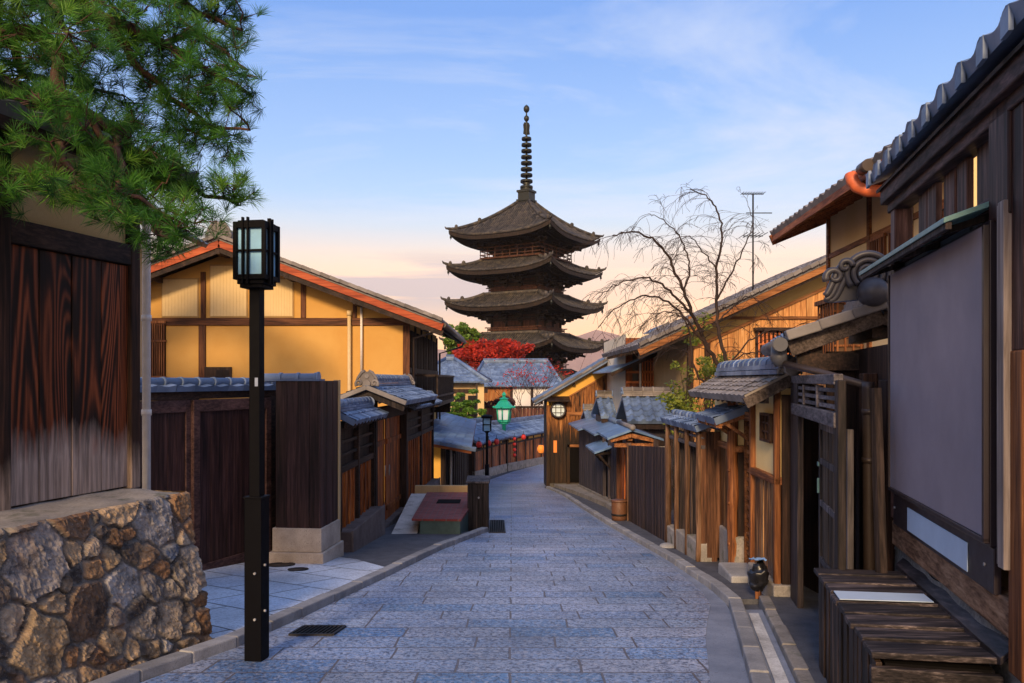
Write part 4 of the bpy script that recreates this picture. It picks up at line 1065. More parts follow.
def green_lantern():
    x, y = XX(504, 41.5), 41.5; g = G(41.5); s = .0522     # metres per picture pixel there
    zb = ZZ(423, y)
    root = thing('bronze_lantern', 'large green patinated hexagonal lantern with a finial above the low roofs', 'lantern', (x, y, g))
    mb = MB(); mb.lathe([(.10, g-zb), (.10, -.1), (.22, -.05), (.26, 0)], (x, y, zb), 12); mb.build('stand', M_green, root)
    mb = MB(); mb.lathe([(.24, 0), (.33, .06), (.33, .12), (.28, .14)], (x, y, zb), 6, sm=False)
    for k in range(6):
        an = k*math.pi/3+.26; c = V((x+math.cos(an)*.325, y+math.sin(an)*.325, 0)); mb.tube([c+V((0, 0, zb+.12)), c*1.0+V((math.cos(an)*.05, math.sin(an)*.05, zb+.76))], .035, 6)
    for h, r_ in ((.72, .37), (.12, .34)): mb.lathe([(r_, h), (r_, h+.06)], (x, y, zb), 6, sm=False, ang0=.26)
    mb.build('lantern_body', M_green, root)
    mb = MB(); mb.lathe([(.285, .14), (.325, .73)], (x, y, zb), 6, sm=False, ang0=.26); mb.build('glass', M_paleglass, root)
    mb = MB(); mb.lathe([(.56, .78), (.55, .83), (.40, .96), (.30, 1.10), (.20, 1.18), (.20, 1.22), (.27, 1.26), (.10, 1.33), (.06, 1.38), (.12, 1.46), (.10, 1.53), (.02, 1.62)], (x, y, zb), 6, sm=False, ang0=.26)
    for k in range(6):
        an = k*math.pi/3+.26; mb.ball((x+math.cos(an)*.56, y+math.sin(an)*.56, zb+.84), .06, 8)
    mb.build('cap', M_green, root)
green_lantern()

def row_shop(name, label, A, B, zw, zr, depth, roof, panels):
    A, B = V((A[0], A[1], 0)), V((B[0], B[1], 0)); u = (B-A).normalized(); L = (B-A).length
    fr = Frame(A.x, A.y, u.x, u.y, u.y, -u.x); gA, gB = G(A.y), G(B.y); g = min(gA, gB)-.3
    root = thing(name, label, 'building', fr.p(L/2, -1, (gA+gB)/2))
    mb = MB(); mb.fbox(fr, 0, L, -depth, -.03, g, zw); mb.build('wall', M_darkwood, root)
    mb = MB(); mb.fbox(fr, 0, L, -.03, .10, gA-.2, gA+.42, z0b=gB-.2, z1b=gB+.42); mb.build('stone_base', M_concrete, root)
    mb = MB(); boards(mb, fr, 0, L, gA+.42, zw-.35, -.03, .02, .3, .02, z0b=gB+.42); 
    mb.build('wall_boards', M_redwood, root)
    for k in range(int(L/1.3)+1):
        mb = MB(); q = min(L-.12, k*1.3); mb.fbox(fr, q, q+.12, -.02, .06, g+.3, zw); mb.build('post', M_darkwood, root)
    mb = MB(); mb.fbox(fr, 0, L, -.02, .05, zw-.42, zw-.32); mb.build('beam', M_darkwood, root)
    for (q0, q1) in panels:
        mb = MB(); mb.fbox(fr, q0, q1, -.02, .03, zw-.34, zw-.02); mb.build('plaster_panel', M_yellow, root)
    mb = MB(); tile_roof(mb, fr.p(-.2, .38, zw-.02), fr.p(L+.2, .38, zw-.02), fr.p(L+.2, -depth*.5, zr), fr.p(-.2, -depth*.5, zr), tw=.3, ch=.33, amp=.035, K=3)
    tile_roof(mb, fr.p(-.2, -depth-.5, zw-.10), fr.p(L+.2, -depth-.5, zw-.10), fr.p(L+.2, -depth*.5, zr), fr.p(-.2, -depth*.5, zr), tw=.3, ch=.33, amp=.035, K=3)
    rf = mb.build('roof', roof, root); mb = MB(); ridge_cap(mb, fr.p(-.2, -depth*.5, zr), fr.p(L+.2, -depth*.5, zr), .2, .2, seg=.35); mb.build('ridge', roof, rf)
    mb = MB(); mb.fbox(fr, -.15, L+.15, .26, .33, zw-.14, zw-.06)
    for k in range(int(L/.45)): mb.beam(fr.p(.1+.45*k, .34, zw-.09), fr.p(.1+.45*k, 0, zw+.04), .06, .07)
    mb.build('eave_boards', M_darkwood_h, root)
    return fr, L
fA, LA = row_shop('shop_row_house', 'low dark wooden shop with short blue roof left of the bend', (-1.75, 36.0), (-.35, 40.8), -1.35, -.62, 2.4, M_tile_far, [(1.2, 2.4), (2.6, 4.3)])
fB, LB = row_shop('shop_row_house', 'long dark wooden shop curving away behind the green lantern', (-.30, 41.0), (2.9, 49.0), -1.42, -.85, 2.2, M_tile_far, [(.3, 2.6), (3.2, 5.2), (5.6, 7.4)])

def paper_lantern(p, r, h, mat, label, group='red paper lanterns along the far shop fronts'):
    root = thing('paper_lantern', label, 'paper lantern', p, group)
    p = V(p)
    mb = MB(); pr = []
    for k in range(9):
        t = k/8; pr.append((r*(.55+.45*math.sin(math.pi*t))*(1+.03*(k % 2)), h*t)); 
    mb.lathe(pr, p, 12); mb.build('shade', mat, root)
    mb = MB(); mb.lathe([(r*.5, -.03), (r*.55, .01)], p, 10); mb.lathe([(r*.55, h-.01), (r*.5, h+.04)], p, 10); mb.tube([p+V((0, 0, h+.03)), p+V((0, 0, h+.20))], .012, 5); mb.build('ring', M_black_matt, root)
def at_eave(fr, px, py, o):
    """point o metres out from a shop front, in the picture column px"""
    lo, hi = -1.0, 12.0
    for _ in range(40):
        m_ = (lo+hi)/2; p = fr.p(m_, o, 0)
        if CX+F*p.x/p.y < px: lo = m_
        else: hi = m_
    return V((p.x, p.y, ZZ(py, p.y)))
for (pxx, py, Y, lb) in ((479, 445, 37.0, 'red paper lantern hanging left of the slim lamp post'), (488.6, 443.5, 38.6, 'red paper lantern partly behind the slim lamp post'), (496.5, 442, 39.8, 'red paper lantern right of the slim lamp post under the eave'), (523.5, 437, 44.6, 'single red paper lantern under the long shop eave, farthest along the bend')):
    paper_lantern(at_eave(fA if pxx < 500 else fB, pxx, py+2.5, .45), .13, .26, M_redpaper, lb)
for k, lb in enumerate(('topmost small red lantern on the hanging string', 'second small red lantern down the hanging string', 'third small red lantern down the hanging string', 'lowest small red lantern on the hanging string')):
    paper_lantern(at_eave(fB, 514.5, 440.5+5.4*k, .42), .09, .17, M_redpaper, lb, 'small red lanterns on a string')
paper_lantern(W(541, 453, 33.5), .16, .34, M_amber, 'glowing amber lantern beside the gabled plank house corner', 'amber lanterns')

def far_house(name, label, x0, x1, y0, y1, ze, zr, wall, roof, ridge_x=None, hip=1.0, extra=None, ov=.7, tw=.34):
    """hipped house"""
    root = thing(name, label, 'house', ((x0+x1)/2, (y0+y1)/2, G(y0)))
    mb = MB(); mb.box(x0, x1, y0, y1, G(y1)-1, ze); mb.build('wall', wall, root)
    cx, cy = (x0+x1)/2, (y0+y1)/2; a = V((x0-ov, y0-ov, ze-.05)); b = V((x1+ov, y0-ov, ze-.05)); c = V((x1+ov, y1+ov, ze-.05)); d = V((x0-ov, y1+ov, ze-.05))
    r0, r1 = V((x0-ov+hip, cy, zr)), V((x1+ov-hip, cy, zr))
    mb = MB(); tile_roof(mb, a, b, r1, r0, tw=tw, ch=tw, amp=.04, K=3); tile_roof(mb, d, c, r1, r0, tw=tw, ch=tw, amp=.04, K=3)
    tile_roof(mb, b, c, r1, r1+V((0, .02, 0)), tw=tw, ch=tw, amp=.04, K=3); tile_roof(mb, d, a, r0, r0+V((0, .02, 0)), tw=tw, ch=tw, amp=.04, K=3)
    rf = mb.build('roof', roof, root)
    mb = MB(); ridge_cap(mb, r0, r1, .3, .34, seg=.4)
    for p, q in ((a, r0), (b, r1), (c, r1), (d, r0)): mb.tube([p+V((0, 0, .05)), q+V((0, 0, .1))], .11, 8)
    mb.build('ridge', roof, rf)
    if extra: extra(root)
    return root
def ex1(root):
    for p in (449, 481):
        mb = MB(); mb.box(XX(p, 46)-.18, XX(p, 46)+.18, 45.86, 45.99, -4, 1.3); mb.build('pilaster', M_beige, root)
    for p0, p1 in ((455, 465), (468, 477)):
        mb = MB(); mb.box(XX(p0, 46), XX(p1, 46), 45.92, 45.985, -1.6, .6); mb.build('window', M_window, root)
    mb = MB(); mb.box(-4.6, -1.4, 45.9, 45.99, .75, .98); mb.build('beam', M_darkwood, root)
far_house('blue_roof_house', 'house with blue grey hipped roof and pale pilasters behind the small pine', -5.6, -2.1, 46, 53, 1.45, 2.75, M_tan, M_tile_far, hip=2.2, extra=ex1)
def ex2(root):
    Y = 58.0
    mb = MB(); mb.box(XX(512, Y), XX(552, Y), Y-.06, Y-.005, ZZ(409, Y), ZZ(384, Y)); mb.build('white_panel', M_white, root)
    mb = MB(); boards(mb, Frame(XX(480, Y), Y, 1, 0, 0, -1), 0, XX(511, Y)-XX(480, Y), ZZ(401, Y), ZZ(386, Y), .005, .05, .28, .02); mb.build('wall_boards', M_brown_far, root)
    for p in (480, 511.5, 532, 552):
        mb = MB(); mb.box(XX(p, Y)-.1, XX(p, Y)+.1, Y-.09, Y-.0, -4.2, 1.1); mb.build('post', M_darkwood, root)
    mb = MB(); mb.box(XX(480, Y), XX(552, Y), Y-.10, Y, ZZ(387, Y), ZZ(384.5, Y)); mb.build('beam', M_darkwood, root)
M_brown_far = wood('brown_boards_far', (.16, .055, .014), (.34, .13, .035), (.48, .2, .06))
far_house('temple_house', 'tile roofed house with a white plaster panel below the pagoda', XX(476, 58), XX(556, 58), 58, 66, 1.10, 2.85, M_tan, M_tile_grey_blue if 'M_tile_grey_blue' in globals() else M_tile_far, hip=.9, extra=ex2, ov=.5)
# reddish garden fence before it
def garden_fence():
    Y = 53.0; fr = Frame(XX(478, Y), Y, 1, 0, 0, -1); L = XX(552, Y)-XX(478, Y)
    root = thing('garden_fence', 'reddish brown board fence below the white plaster panel', 'fence', fr.p(L/2, 0, G(Y)))
    mb = MB(); boards(mb, fr, 0, L, -4.2, ZZ(408, Y), -.03, 0, .25, .02); mb.build('fence_boards', M_russetwood, root)
    mb = MB(); mb.fbox(fr, 0, L, -.08, .06, ZZ(408, Y), ZZ(406, Y)); mb.build('top_rail', M_darkwood_h, root)
M_russetwood = wood('russet_boards', (.07, .025, .02), (.16, .06, .045), (.26, .11, .09))
garden_fence()

# ================================================================== PAGODA
def pagoda():
    Y0 = 94.0; x0 = XX(526.5, Y0); rot = R(45+15)-R(0)
    gz = -5.3
    root = thing('pagoda', 'five storey dark wooden pagoda with grey tiled roofs and tall ringed spire', 'pagoda', (x0, Y0, gz))
    # local axes: corner towards the camera turned 15 degrees to the right
    def rotp(x, y, z):
        an = R(15)+R(-45)          # a face normal direction
        c, s = math.cos(an), math.sin(an); return V((x0+x*c-y*s, Y0+x*s+y*c, z))
    Rc = [10.15, 10.05, 9.85, 9.65, 9.35]                    # corner reach of each roof
    zt = [1.75, 6.0, 10.6, 14.7, 18.75]                 # corner tip heights
    bh = [3.35, 3.1, 2.95, 2.85, 2.75]                  # body half widths
    hs = [r/math.sqrt(2) for r in Rc]
    def roof(k):
        h0 = hs[k]; tip = zt[k]; lift = .95
        ze = tip-lift; top = k == 4
        h1 = .75 if top else bh[k+1]+.75
        rise = 4.55 if top else 1.75
        N_ = 40
        mb = MB()
        def surf(side, s, t, dz=0.0):
            hh = h0+(h1-h0)*t
            prof = (t**1.35*.75+t*.25) if top else (t**1.25)
            z = ze+rise*prof+lift*abs(s)**3.2*(1-t)**2+dz
            out = hh+.25*abs(s)**4*(1-t)**2*0
            p = [(s*hh, -out), (out, s*hh), (-s*hh, out), (-out, -s*hh)][side]
            return rotp(p[0], p[1], z)
        for side in range(4):
            mb.grid(lambda u, v: surf(side, 2*u-1, v), N_, 14)
            # round tile rows running down the slope
        rf = mb.build('roof', M_pagtile, root)
        mb = MB()
        for side in range(4):
            n = 46 if top else 48
            for i in range(1, n):
                s = -1+2*i/n
                # rows stay parallel: keep the offset along the eave constant while climbing
                x_e = s*h0; pts = []
                for q in range(8):
                    t = q/7; hh = h0+(h1-h0)*t
                    if abs(x_e) > hh: break
                    pts.append(surf(side, x_e/hh, t, .05))
                if len(pts) >= 2: mb.tube(pts, .085, 5, caps=True)
        mb.build('tile_rows', M_pagtile, rf, recalc=False)
        mb = MB()
        for side in range(4):
            pts = [surf(side, 1, t/9*(1 if top else 1), .14) for t in range(10)]
            mb.tube(pts, [.15]*2+[.2]*8, 8); mb.ball(pts[1]+V((0, 0, .2)), .2, 8, (1, 1, 1.3)); mb.ball(pts[4]+V((0, 0, .22)), .24, 8, (1, 1, 1.2)) 
            e = (pts[0]-pts[1]).normalized(); mb.tube([pts[0]-e*.2, pts[0]+e*.28+V((0, 0, .08)), pts[0]+e*.42+V((0, 0, .28))], [.17, .12, .05], 8)
        if not top:
            for side in range(4): mb.tube([surf(side, -1+2*i/12, 1, .1) for i in range(13)], .2, 8)
        mb.build('hip_ridge', M_pagtile, rf)
        # fascia and soffit
        mb = MB()
        for side in range(4):
            mb.grid(lambda u, v: surf(side, 2*u-1, 0, -.06-.30*v)+(rotp(0, 0, 0)-surf(side, 2*u-1, 0)).normalized()*(.12*v+.02)*V((1, 1, 0)).length/1.414, N_, 2)
            def sof(u, v):
                p = surf(side, 2*u-1, 0, -.34); hb = bh[k]+.5; s = 2*u-1
                q = [(s*hb, -hb), (hb, s*hb), (-s*hb, hb), (-hb, -s*hb)][side]; q = rotp(q[0], q[1], ze-.15)
                return p.lerp(q, v*.97+.03)
            mb.grid(sof, N_, 4)
        mb.build('eave_edge', M_pagwood, rf)
        mb = MB()       # two tiers of rafters
        for side in range(4):
            for i in range(33):
                s = -1+2*(i+.5)/33
                p = surf(side, s, 0, -.42); hb = bh[k]+.4
                q = [(s*hb, -hb), (hb, s*hb), (-s*hb, hb), (-hb, -s*hb)][side]; q = rotp(q[0], q[1], ze-.22)
                mb.beam(p.lerp(q, .03), q, .10, .14); p2 = p.lerp(q, .42); mb.beam(p2-V((0, 0, .16)), q-V((0, 0, .18)), .12, .15)
        mb.build('rafter', M_pagwood, root)
        # bracket complexes: three stepping tiers, long tail beams poking out
        mb = MB()
        for side in range(4):
            for s in (-1, -.34, .34, 1):
                for tier in range(3):
                    hb = bh[k]+.35+.55*tier; z = ze-1.35+.36*tier; wd = .5+.5*tier
                    def L(s_, h_): return [(s_, -h_), (h_, s_), (-s_, h_), (-h_, -s_)][side]
                    cen = s*bh[k] if abs(s) < .9 else s*(hb-.05)
                    p = L(cen-wd/2, hb); q = L(cen+wd/2, hb); mb.beam(rotp(*p, z), rotp(*q, z), .22, .2)
                    p = L(s*bh[k]*.98, bh[k]-.1); q = L(cen if abs(s) > .9 else s*bh[k], hb+.12); mb.beam(rotp(*p, z-.16), rotp(*q, z-.16), .2, .18)
                    for d in (-.4, 0, .4):
                        p = L(cen+d*wd, hb); c = rotp(*p, z+.17); mb.beam(c-V((0, 0, .08)), c+V((0, 0, .08)), .22, .22, up=(1, 0, 0))
                # tail rafter
                p = L(s*bh[k], bh[k]); q = L((s*bh[k] if abs(s) < .9 else s*(bh[k]+2.1)), bh[k]+2.1); mb.beam(rotp(*p, ze-.30), rotp(*q, ze-.72), .2, .24)
            for hb, z in ((bh[k]+.35, ze-1.0), (bh[k]+.9, ze-.62), (bh[k]+1.45, ze-.34)):
                p = L(-hb, hb); q = L(hb, hb); mb.beam(rotp(*p, z), rotp(*q, z), .16, .18)
        mb.build('bracket', M_pagwood, root)
        for side in range(4):
            c = surf(side, 1, 0, -.45); c = c.lerp(rotp(0, 0, c.z), .03)
            mb = MB(); mb.lathe([(.13, -.5), (.12, -.3), (.10, -.12), (.03, -.05)], c, 8); mb.tube([c+V((0, 0, -.06)), c+V((0, 0, .15))], .02, 5); mb.tube([c+V((0, 0, -.5)), c+V((0, 0, -.7))], .04, 4); mb.build('wind_bell', M_bronze, root)
        return ze
    zes = [roof(k) for k in range(5)]
    for k in range(5):
        zb = gz if k == 0 else zes[k-1]+1.72; z1 = zes[k]-.1; h = bh[k]
        mb = MB()
        q = [rotp(-h, -h, zb), rotp(h, -h, zb), rotp(h, h, zb), rotp(-h, h, zb)]; mb.hexa(q+[V((p.x, p.y, z1)) for p in q]); mb.build('storey_wall', M_pagred, root)
        mb = MB()
        for side in range(4):
            def L(s_, h_): return [(s_, -h_), (h_, s_), (-s_, h_), (-h_, -s_)][side]
            for s in (-1, -.34, .34, 1):
                c = L(s*h, h+.03); mb.tube([rotp(*c, zb), rotp(*c, z1)], .17, 8)
            for z in (zb+.25, zb+.8, z1-1.15): mb.beam(rotp(*L(-h-.1, h+.08), z), rotp(*L(h+.1, h+.08), z), .14, .16)
        mb.build('post', M_pagwood, root)
        for side in range(4):
            def L(s_, h_): return [(s_, -h_), (h_, s_), (-s_, h_), (-h_, -s_)][side]
            mb = MB(); mb.beam(rotp(*L(-.28*h, h+.03), zb+.6), rotp(*L(.28*h, h+.03), zb+.6), .06, .9); mb.build('door', M_pagwood, root)
        if k > 0:     # balcony with railing
            hb = h+(1.25 if k == 4 else .42)
            mb = MB(); q = [rotp(-hb, -hb, zb+.02), rotp(hb, -hb, zb+.02), rotp(hb, hb, zb+.02), rotp(-hb, hb, zb+.02)]; mb.hexa(q+[p+V((0, 0, .2)) for p in q]); bal = mb.build('balcony', M_pagred, root)
            mb = MB(); rh = 1.15 if k == 4 else .6
            for side in range(4):
                def L(s_, h_): return [(s_, -h_), (h_, s_), (-s_, h_), (-h_, -s_)][side]
                for z in (.3, .55*rh+.1, rh): mb.beam(rotp(*L(-hb-.35*(z == rh), hb-.05), zb+z+.2), rotp(*L(hb+.35*(z == rh), hb-.05), zb+z+.2), .10, .10)
                for i in range(9): s = -1+2*i/8; mb.beam(rotp(*L(s*(hb-.05), hb-.05), zb+.2), rotp(*L(s*(hb-.05), hb-.05), zb+rh+.2), .09, .09, up=(1, 0, 0))
            mb.build('railing', M_pagred, bal)
    # spire: square dew basin, inverted bowl, nine rings, water flame, jewels
    zs = zes[4]+4.5; top = ZZ(105, Y0)
    mb = MB()
    h = 1.35
    for hh, za, zb_ in ((1.25, 0, .25), (1.45, .25, .45), (1.2, .45, 1.3), (1.4, 1.3, 1.55)):
        q = [rotp(-hh*.62, -hh*.62, zs+za), rotp(hh*.62, -hh*.62, zs+za), rotp(hh*.62, hh*.62, zs+za), rotp(-hh*.62, hh*.62, zs+za)]; mb.hexa(q+[p+V((0, 0, zb_-za)) for p in q])
    sp_ = mb.build('spire', M_bronze, root)
    c = V((x0, Y0, 0)); H = top-zs
    mb = MB(); mb.lathe([(.75, 1.5), (.72, 1.8), (.5, 2.1), (.3, 2.2), (.55, 2.4), (.25, 2.6), (.13, 2.7), (.11, H*.83), (.04, H*.99)], c+V((0, 0, zs)), 12); mb.build('spire_shaft', M_bronze, sp_)
    zr0, zr1 = ZZ(187.5, Y0), ZZ(139, Y0)
    for i in range(9):
        z = zr0+(zr1-zr0)*i/8; r_ = .74-.022*i
        mb = MB()
        mb.lathe([(r_-.14, -.10), (r_, -.15), (r_+.02, .0), (r_, .15), (r_-.14, .10)], c+V((0, 0, z)), 18)
        for q in range(4): an = q*math.pi/2+.5; mb.tube([c+V((0, 0, z)), c+V((math.cos(an)*(r_-.05), math.sin(an)*(r_-.05), z))], .045, 5)
        mb.build('spire_ring', M_bronze, sp_)
    zf0, zf1 = ZZ(135, Y0), ZZ(122.5, Y0)
    mb = MB()
    for q in range(4):
        an = q*math.pi/2+R(20); e = V((math.cos(an), math.sin(an), 0)); n_ = V((-e.y, e.x, 0))*.03
        mb.prism([c+V((0, 0, zf0))-n_, c+e*.42+V((0, 0, zf0+.1))-n_, c+e*.36+V((0, 0, zf0+.6))-n_, c+e*.42+V((0, 0, zf1-.3))-n_, c+e*.28+V((0, 0, zf1))-n_, c+V((0, 0, zf1-.05))-n_], n_*2)
    mb.build('water_flame', M_bronze, sp_)
    mb = MB(); mb.ball(c+V((0, 0, ZZ(118.5, Y0))), .32, 12, (1, 1, 1.15)); mb.ball(c+V((0, 0, ZZ(109, Y0))), .36, 12, (1, 1, 1.25)); mb.tube([c+V((0, 0, ZZ(122, Y0))), c+V((0, 0, ZZ(104.5, Y0)))], [.12, .03], 8); mb.build('spire_jewel', M_bronze, sp_)
pagoda()

# ================================================================== FAR TREES
def leaf_cloud(mb, c, rad, n, size, r, shape='ball'):
    c = V(c)
    for _ in range(n):
        while True:
            p = V((r.uniform(-1, 1), r.uniform(-1, 1), r.uniform(-1, 1)))
            if p.length <= 1: break
        q = c+V((p.x*rad[0], p.y*rad[1], p.z*rad[2]))
        a = V((r.uniform(-1, 1), r.uniform(-1, 1), r.uniform(-.6, .6))).normalized(); b = a.orthogonal().normalized()
        b = (b*math.cos(1)+a.cross(b)*math.sin(r.uniform(0, 6))).normalized(); s = size*r.uniform(.6, 1.3)
        mb.face([q-a*s, q+b*s*.45, q+a*s, q-b*s*.45], min(1, max(0, r.gauss(.5, .25))))
def leafy_tree(name, label, base, H, crown_r, mat, bark, seed, nclump=40, per=70, leaf=.14, trunk_r=.12, flat_=.55, crown_z=.62, cat='tree', spread=1.0):
    r = random.Random(seed); b = V(base)
    root = thing(name, label, cat, b)
    mb = MB(); mb.tube(wander(b-V((0, 0, .2)), b+V((r.uniform(-.2, .2), 0, H*crown_z)), r, 5, .03), [trunk_r*(1-.12*i) for i in range(6)], 8)
    tops = []; cr = MB()
    for k in range(nclump):
        while True:
            p = V((r.uniform(-1, 1), r.uniform(-1, 1), r.uniform(-1, 1)))
            if .35 < p.length <= 1 or r.random() < .08: break
        bump = 1+.25*noise.noise(p*2.1+V((seed, 0, 0)))
        c = b+V((p.x*crown_r[0]*bump, p.y*crown_r[1]*bump, H*crown_z+.1+p.z*crown_r[2]*bump+crown_r[2]*.5))
        tops.append(c); s = r.uniform(.16, .30)*min(crown_r[0], 3.0)
        leaf_cloud(cr, c, (s, s, s*flat_), per, leaf, r)
    for c in tops:
        st = b+V((0, 0, H*crown_z*r.uniform(.55, 1))); pts = wander(st, c, r, 4, .06); mb.tube(pts, [trunk_r*.35*(1-.2*i) for i in range(5)], 5)
    mb.build('trunk', bark, root, recalc=False); cr.build('crown', mat, root, recalc=False); return root
leafy_tree('red_maple', 'scarlet maple crown glowing below the pagoda', (XX(490, 66), 68, -4.0), 10.9, (3.2, 2.2, 1.05), M_maple, M_twig, 3, 84, 110, .15, .14, .5, .66)
leafy_tree('broadleaf_tree', 'bright green tree between the yellow house roof and the pagoda', (XX(461, 74), 76, -4.2), 13.3, (1.7, 1.6, 1.6), M_darkleaf2 if 'M_darkleaf2' in globals() else M_leaf, M_twig, 9, 50, 120, .2, .15, .7, .66)
leafy_tree('garden_pine', 'small cloud pruned green pine in front of the blue roofed house', (XX(463, 41), 42.5, -3.3), 3.9, (1.15, .9, 1.0), M_leaf2 if 'M_leaf2' in globals() else M_leaf, M_twig, 21, 34, 150, .085, .09, .45, .66)
leafy_tree('russet_shrub', 'dull russet shrub under the small green pine', (XX(462, 39), 39.2, -3.1), 2.5, (.75, .6, .45), M_russet, M_twig, 33, 22, 90, .07, .05, .6, .72, cat='shrub')
leafy_tree('dark_shrub', 'dark red leaved shrub by the brown boarded wall', (XX(497, 54.5), 55.5, -3.6), 3.9, (1.3, .8, .7), M_russet, M_twig, 41, 36, 90, .11, .07, .6, .72, cat='shrub')
leafy_tree('dark_hedge', 'low dark red hedge behind the long shop roof', (XX(536, 49.5), 50.6, -3.6), 2.55, (1.9, .5, .40), M_russet, M_twig, 43, 46, 80, .09, .06, .6, .72, cat='hedge')

def bare_sapling():
    r = random.Random(12); Y = 52.0; b = V((XX(528, Y), Y, -3.6))
    root = thing('bare_maple', 'nearly bare maple with a few red leaves in front of the white wall', 'tree', b)
    mb = MB(); lf = MB()
    def grow(p, d, L, rad, dep):
        q = p+d*L; mb.tube(wander(p, q, r, 3, .05), [rad, rad*.9, rad*.8, rad*.68], 5, caps=False)
        if dep == 0:
            leaf_cloud(lf, q, (.22, .22, .2), r.randint(1, 4), .075, r); return
        for _ in range(r.randint(2, 3)):
            dd = (d+V((r.uniform(-.75, .75), r.uniform(-.7, .7), r.uniform(-.15, .5)))).normalized(); grow(q, dd, L*r.uniform(.62, .85), rad*.62, dep-1)
    for dx in (-.25, .05, .3): grow(b+V((dx, 0, 0)), V((dx*.5, 0, 1)).normalized(), 2.0, .05, 5)
    mb.build('branches', M_twig, root, recalc=False); lf.build('crown', M_maple, root, recalc=False)
bare_sapling()
# ================================================================== RIGHT SIDE
RU = (.227, 1.0)
def rframe(px_at, Y):        # frame along the near right-hand row; o points to the street
    X = px_at; return Frame(X, Y, *RU, -1.0, .227)

# ------------------------------------------------------------------ near house with the notice board
def near_house():
    # wall line X = 1.2244 + .23*(Y-?)  -> passes (2.37, 5.0)
    fr = rframe(2.485+.227*.2, 5.2); k = 1.0255                       # a=0 at the far corner, negative towards the camera
    A = lambda px: ((fr.o.x-.075-.227*5.2)/((px-CX)/F-.227)-5.2)*k      # picture column -> distance along the wall
    root = thing('near_house', 'dark slatted house front with tiled eave at the right edge', 'house', fr.p(-1, -.3, G(4)))
    g = -.6
    mb = MB(); mb.fbox(fr, -3.6, .0, -.35, -.10, g, 2.18); mb.build('wall_core', M_tan, root)
    mb = MB(); mb.fbox(fr, -3.6, .05, -.3, -.03, g, .44); mb.build('stone_base', M_mossstone, root, bevel=.02)
    def ledge(u, v):
        a = .1-3.6*u; q = fr.p(a, -.06+.07*v, .43+.0*v-.05*v*v+.03*noise.noise(V((a*3, v*2, 0)))); return q
    mb = MB(); mb.grid(ledge, 80, 6)
    def face(u, v):
        a = .1-3.6*u; return fr.p(a, .01+.03*noise.noise(V((a*3, v*4, 7)))+.02*v, .41-1.05*v+.03*noise.noise(V((a*3, 2, 0)))*(1-v))
    mb.grid(face, 80, 16); mb.build('ledge', M_mossstone, root)
    # sill beam, posts
    mb = MB(); mb.fbox(fr, A(1003), .0, -.05, .045, .43, .585); mb.build('sill_beam', M_post_h, root, bevel=.008)
    mb = MB(); mb.fbox(fr, A(1017), A(1003), -.06, .05, .30, 1.62); mb.build('lower_post', M_orange, root, bevel=.008)
    mb = MB(); mb.fbox(fr, A(1005.5), A(999.5), -.03, .075, .72, 2.24); mb.fbox(fr, A(998.5), A(994.5), -.02, .06, .72, 2.24); mb.build('grey_trim', M_greytrim, root, bevel=.004)
    mb = MB(); boards(mb, fr, A(1012), -3.6, .5, 2.62, -.06, .02, .26, .008); mb.fbox(fr, A(1017), A(1003), -.05, .045, 1.62, 2.62); mb.build('wall_boards', M_purplewood, root, bevel=.006)
    mb = MB(); mb.fbox(fr, A(1006), A(986), -.08, .06, 2.18, 2.66); mb.build('post', M_purplewood, root, bevel=.01)
    mb = MB(); mb.fbox(fr, -.09, .02, -.06, .05, .6, 2.68); mb.build('post', M_purplewood, root, bevel=.01)
    # open slats under the eave
    mb = MB()
    for p0, p1 in ((905, 912.5), (914, 922), (928, 938), (942, 951), (959, 971), (974, 985.5)):
        mb.fbox(fr, A(p0), A(p1), -.035, -.005+rng.uniform(-.004, .004), 2.30, 2.68)
    mb.build('open_slats', M_purplewood, root, bevel=.004)
    mb = MB(); mb.fbox(fr, A(986), -.09, -.06, .02, 2.25, 2.32); mb.build('rail', M_purplewood_y, root, bevel=.006)
    # plaster strip with grey tablet behind the canopy
    mb = MB(); mb.fbox(fr, A(990), -.09, -.08, -.01, 1.98, 2.26); mb.build('plaster_panel', M_greyplaster, root)
    mb = MB(); mb.fbox(fr, A(955), A(915), -.01, .004, 2.19, 2.25); mb.build('tablet', M_tablet, root)
    # eave
    ze, oe = 2.74, .13
    mb = MB(); mb.fbox(fr, -3.7, .06, -.05, .06, 2.60, 2.72); mb.fbox(fr, -3.7, .08, .05, .10, 2.66, 2.76); mb.build('eave_beam', M_purplewood_y, root, bevel=.008)
    mb = MB(); mb.hexa([fr.p(-3.7, .12, 2.745), fr.p(.1, .12, 2.745), fr.p(.1, -1.4, 3.34), fr.p(-3.7, -1.4, 3.34), fr.p(-3.7, .12, 2.765), fr.p(.1, .12, 2.765), fr.p(.1, -1.4, 3.36), fr.p(-3.7, -1.4, 3.36)]); mb.build('eave_boards', M_darkwood_h, root)
    mb = MB(); tile_roof(mb, fr.p(-3.72, .17, 2.84), fr.p(.12, .17, 2.84), fr.p(.12, -1.5, 3.48), fr.p(-3.72, -1.5, 3.48), tw=.265, ch=.24, amp=.032, K=8, thick=.04)
    # hanging front lips of the eave tiles
    for i in range(14):
        a = .12-.265*(i+.12); mb.hexa([fr.p(a, .168, 2.78), fr.p(a-.08, .168, 2.785), fr.p(a-.08, .186, 2.785), fr.p(a, .186, 2.78), fr.p(a, .168, 2.865), fr.p(a-.08, .168, 2.88), fr.p(a-.08, .186, 2.88), fr.p(a, .186, 2.865)])
    mb.build('roof', M_tile, root)
    return fr, A
M_post_h = wood('brown_sill', (.09, .045, .025), (.24, .135, .08), (.38, .24, .15), axis='Y', var=.2)
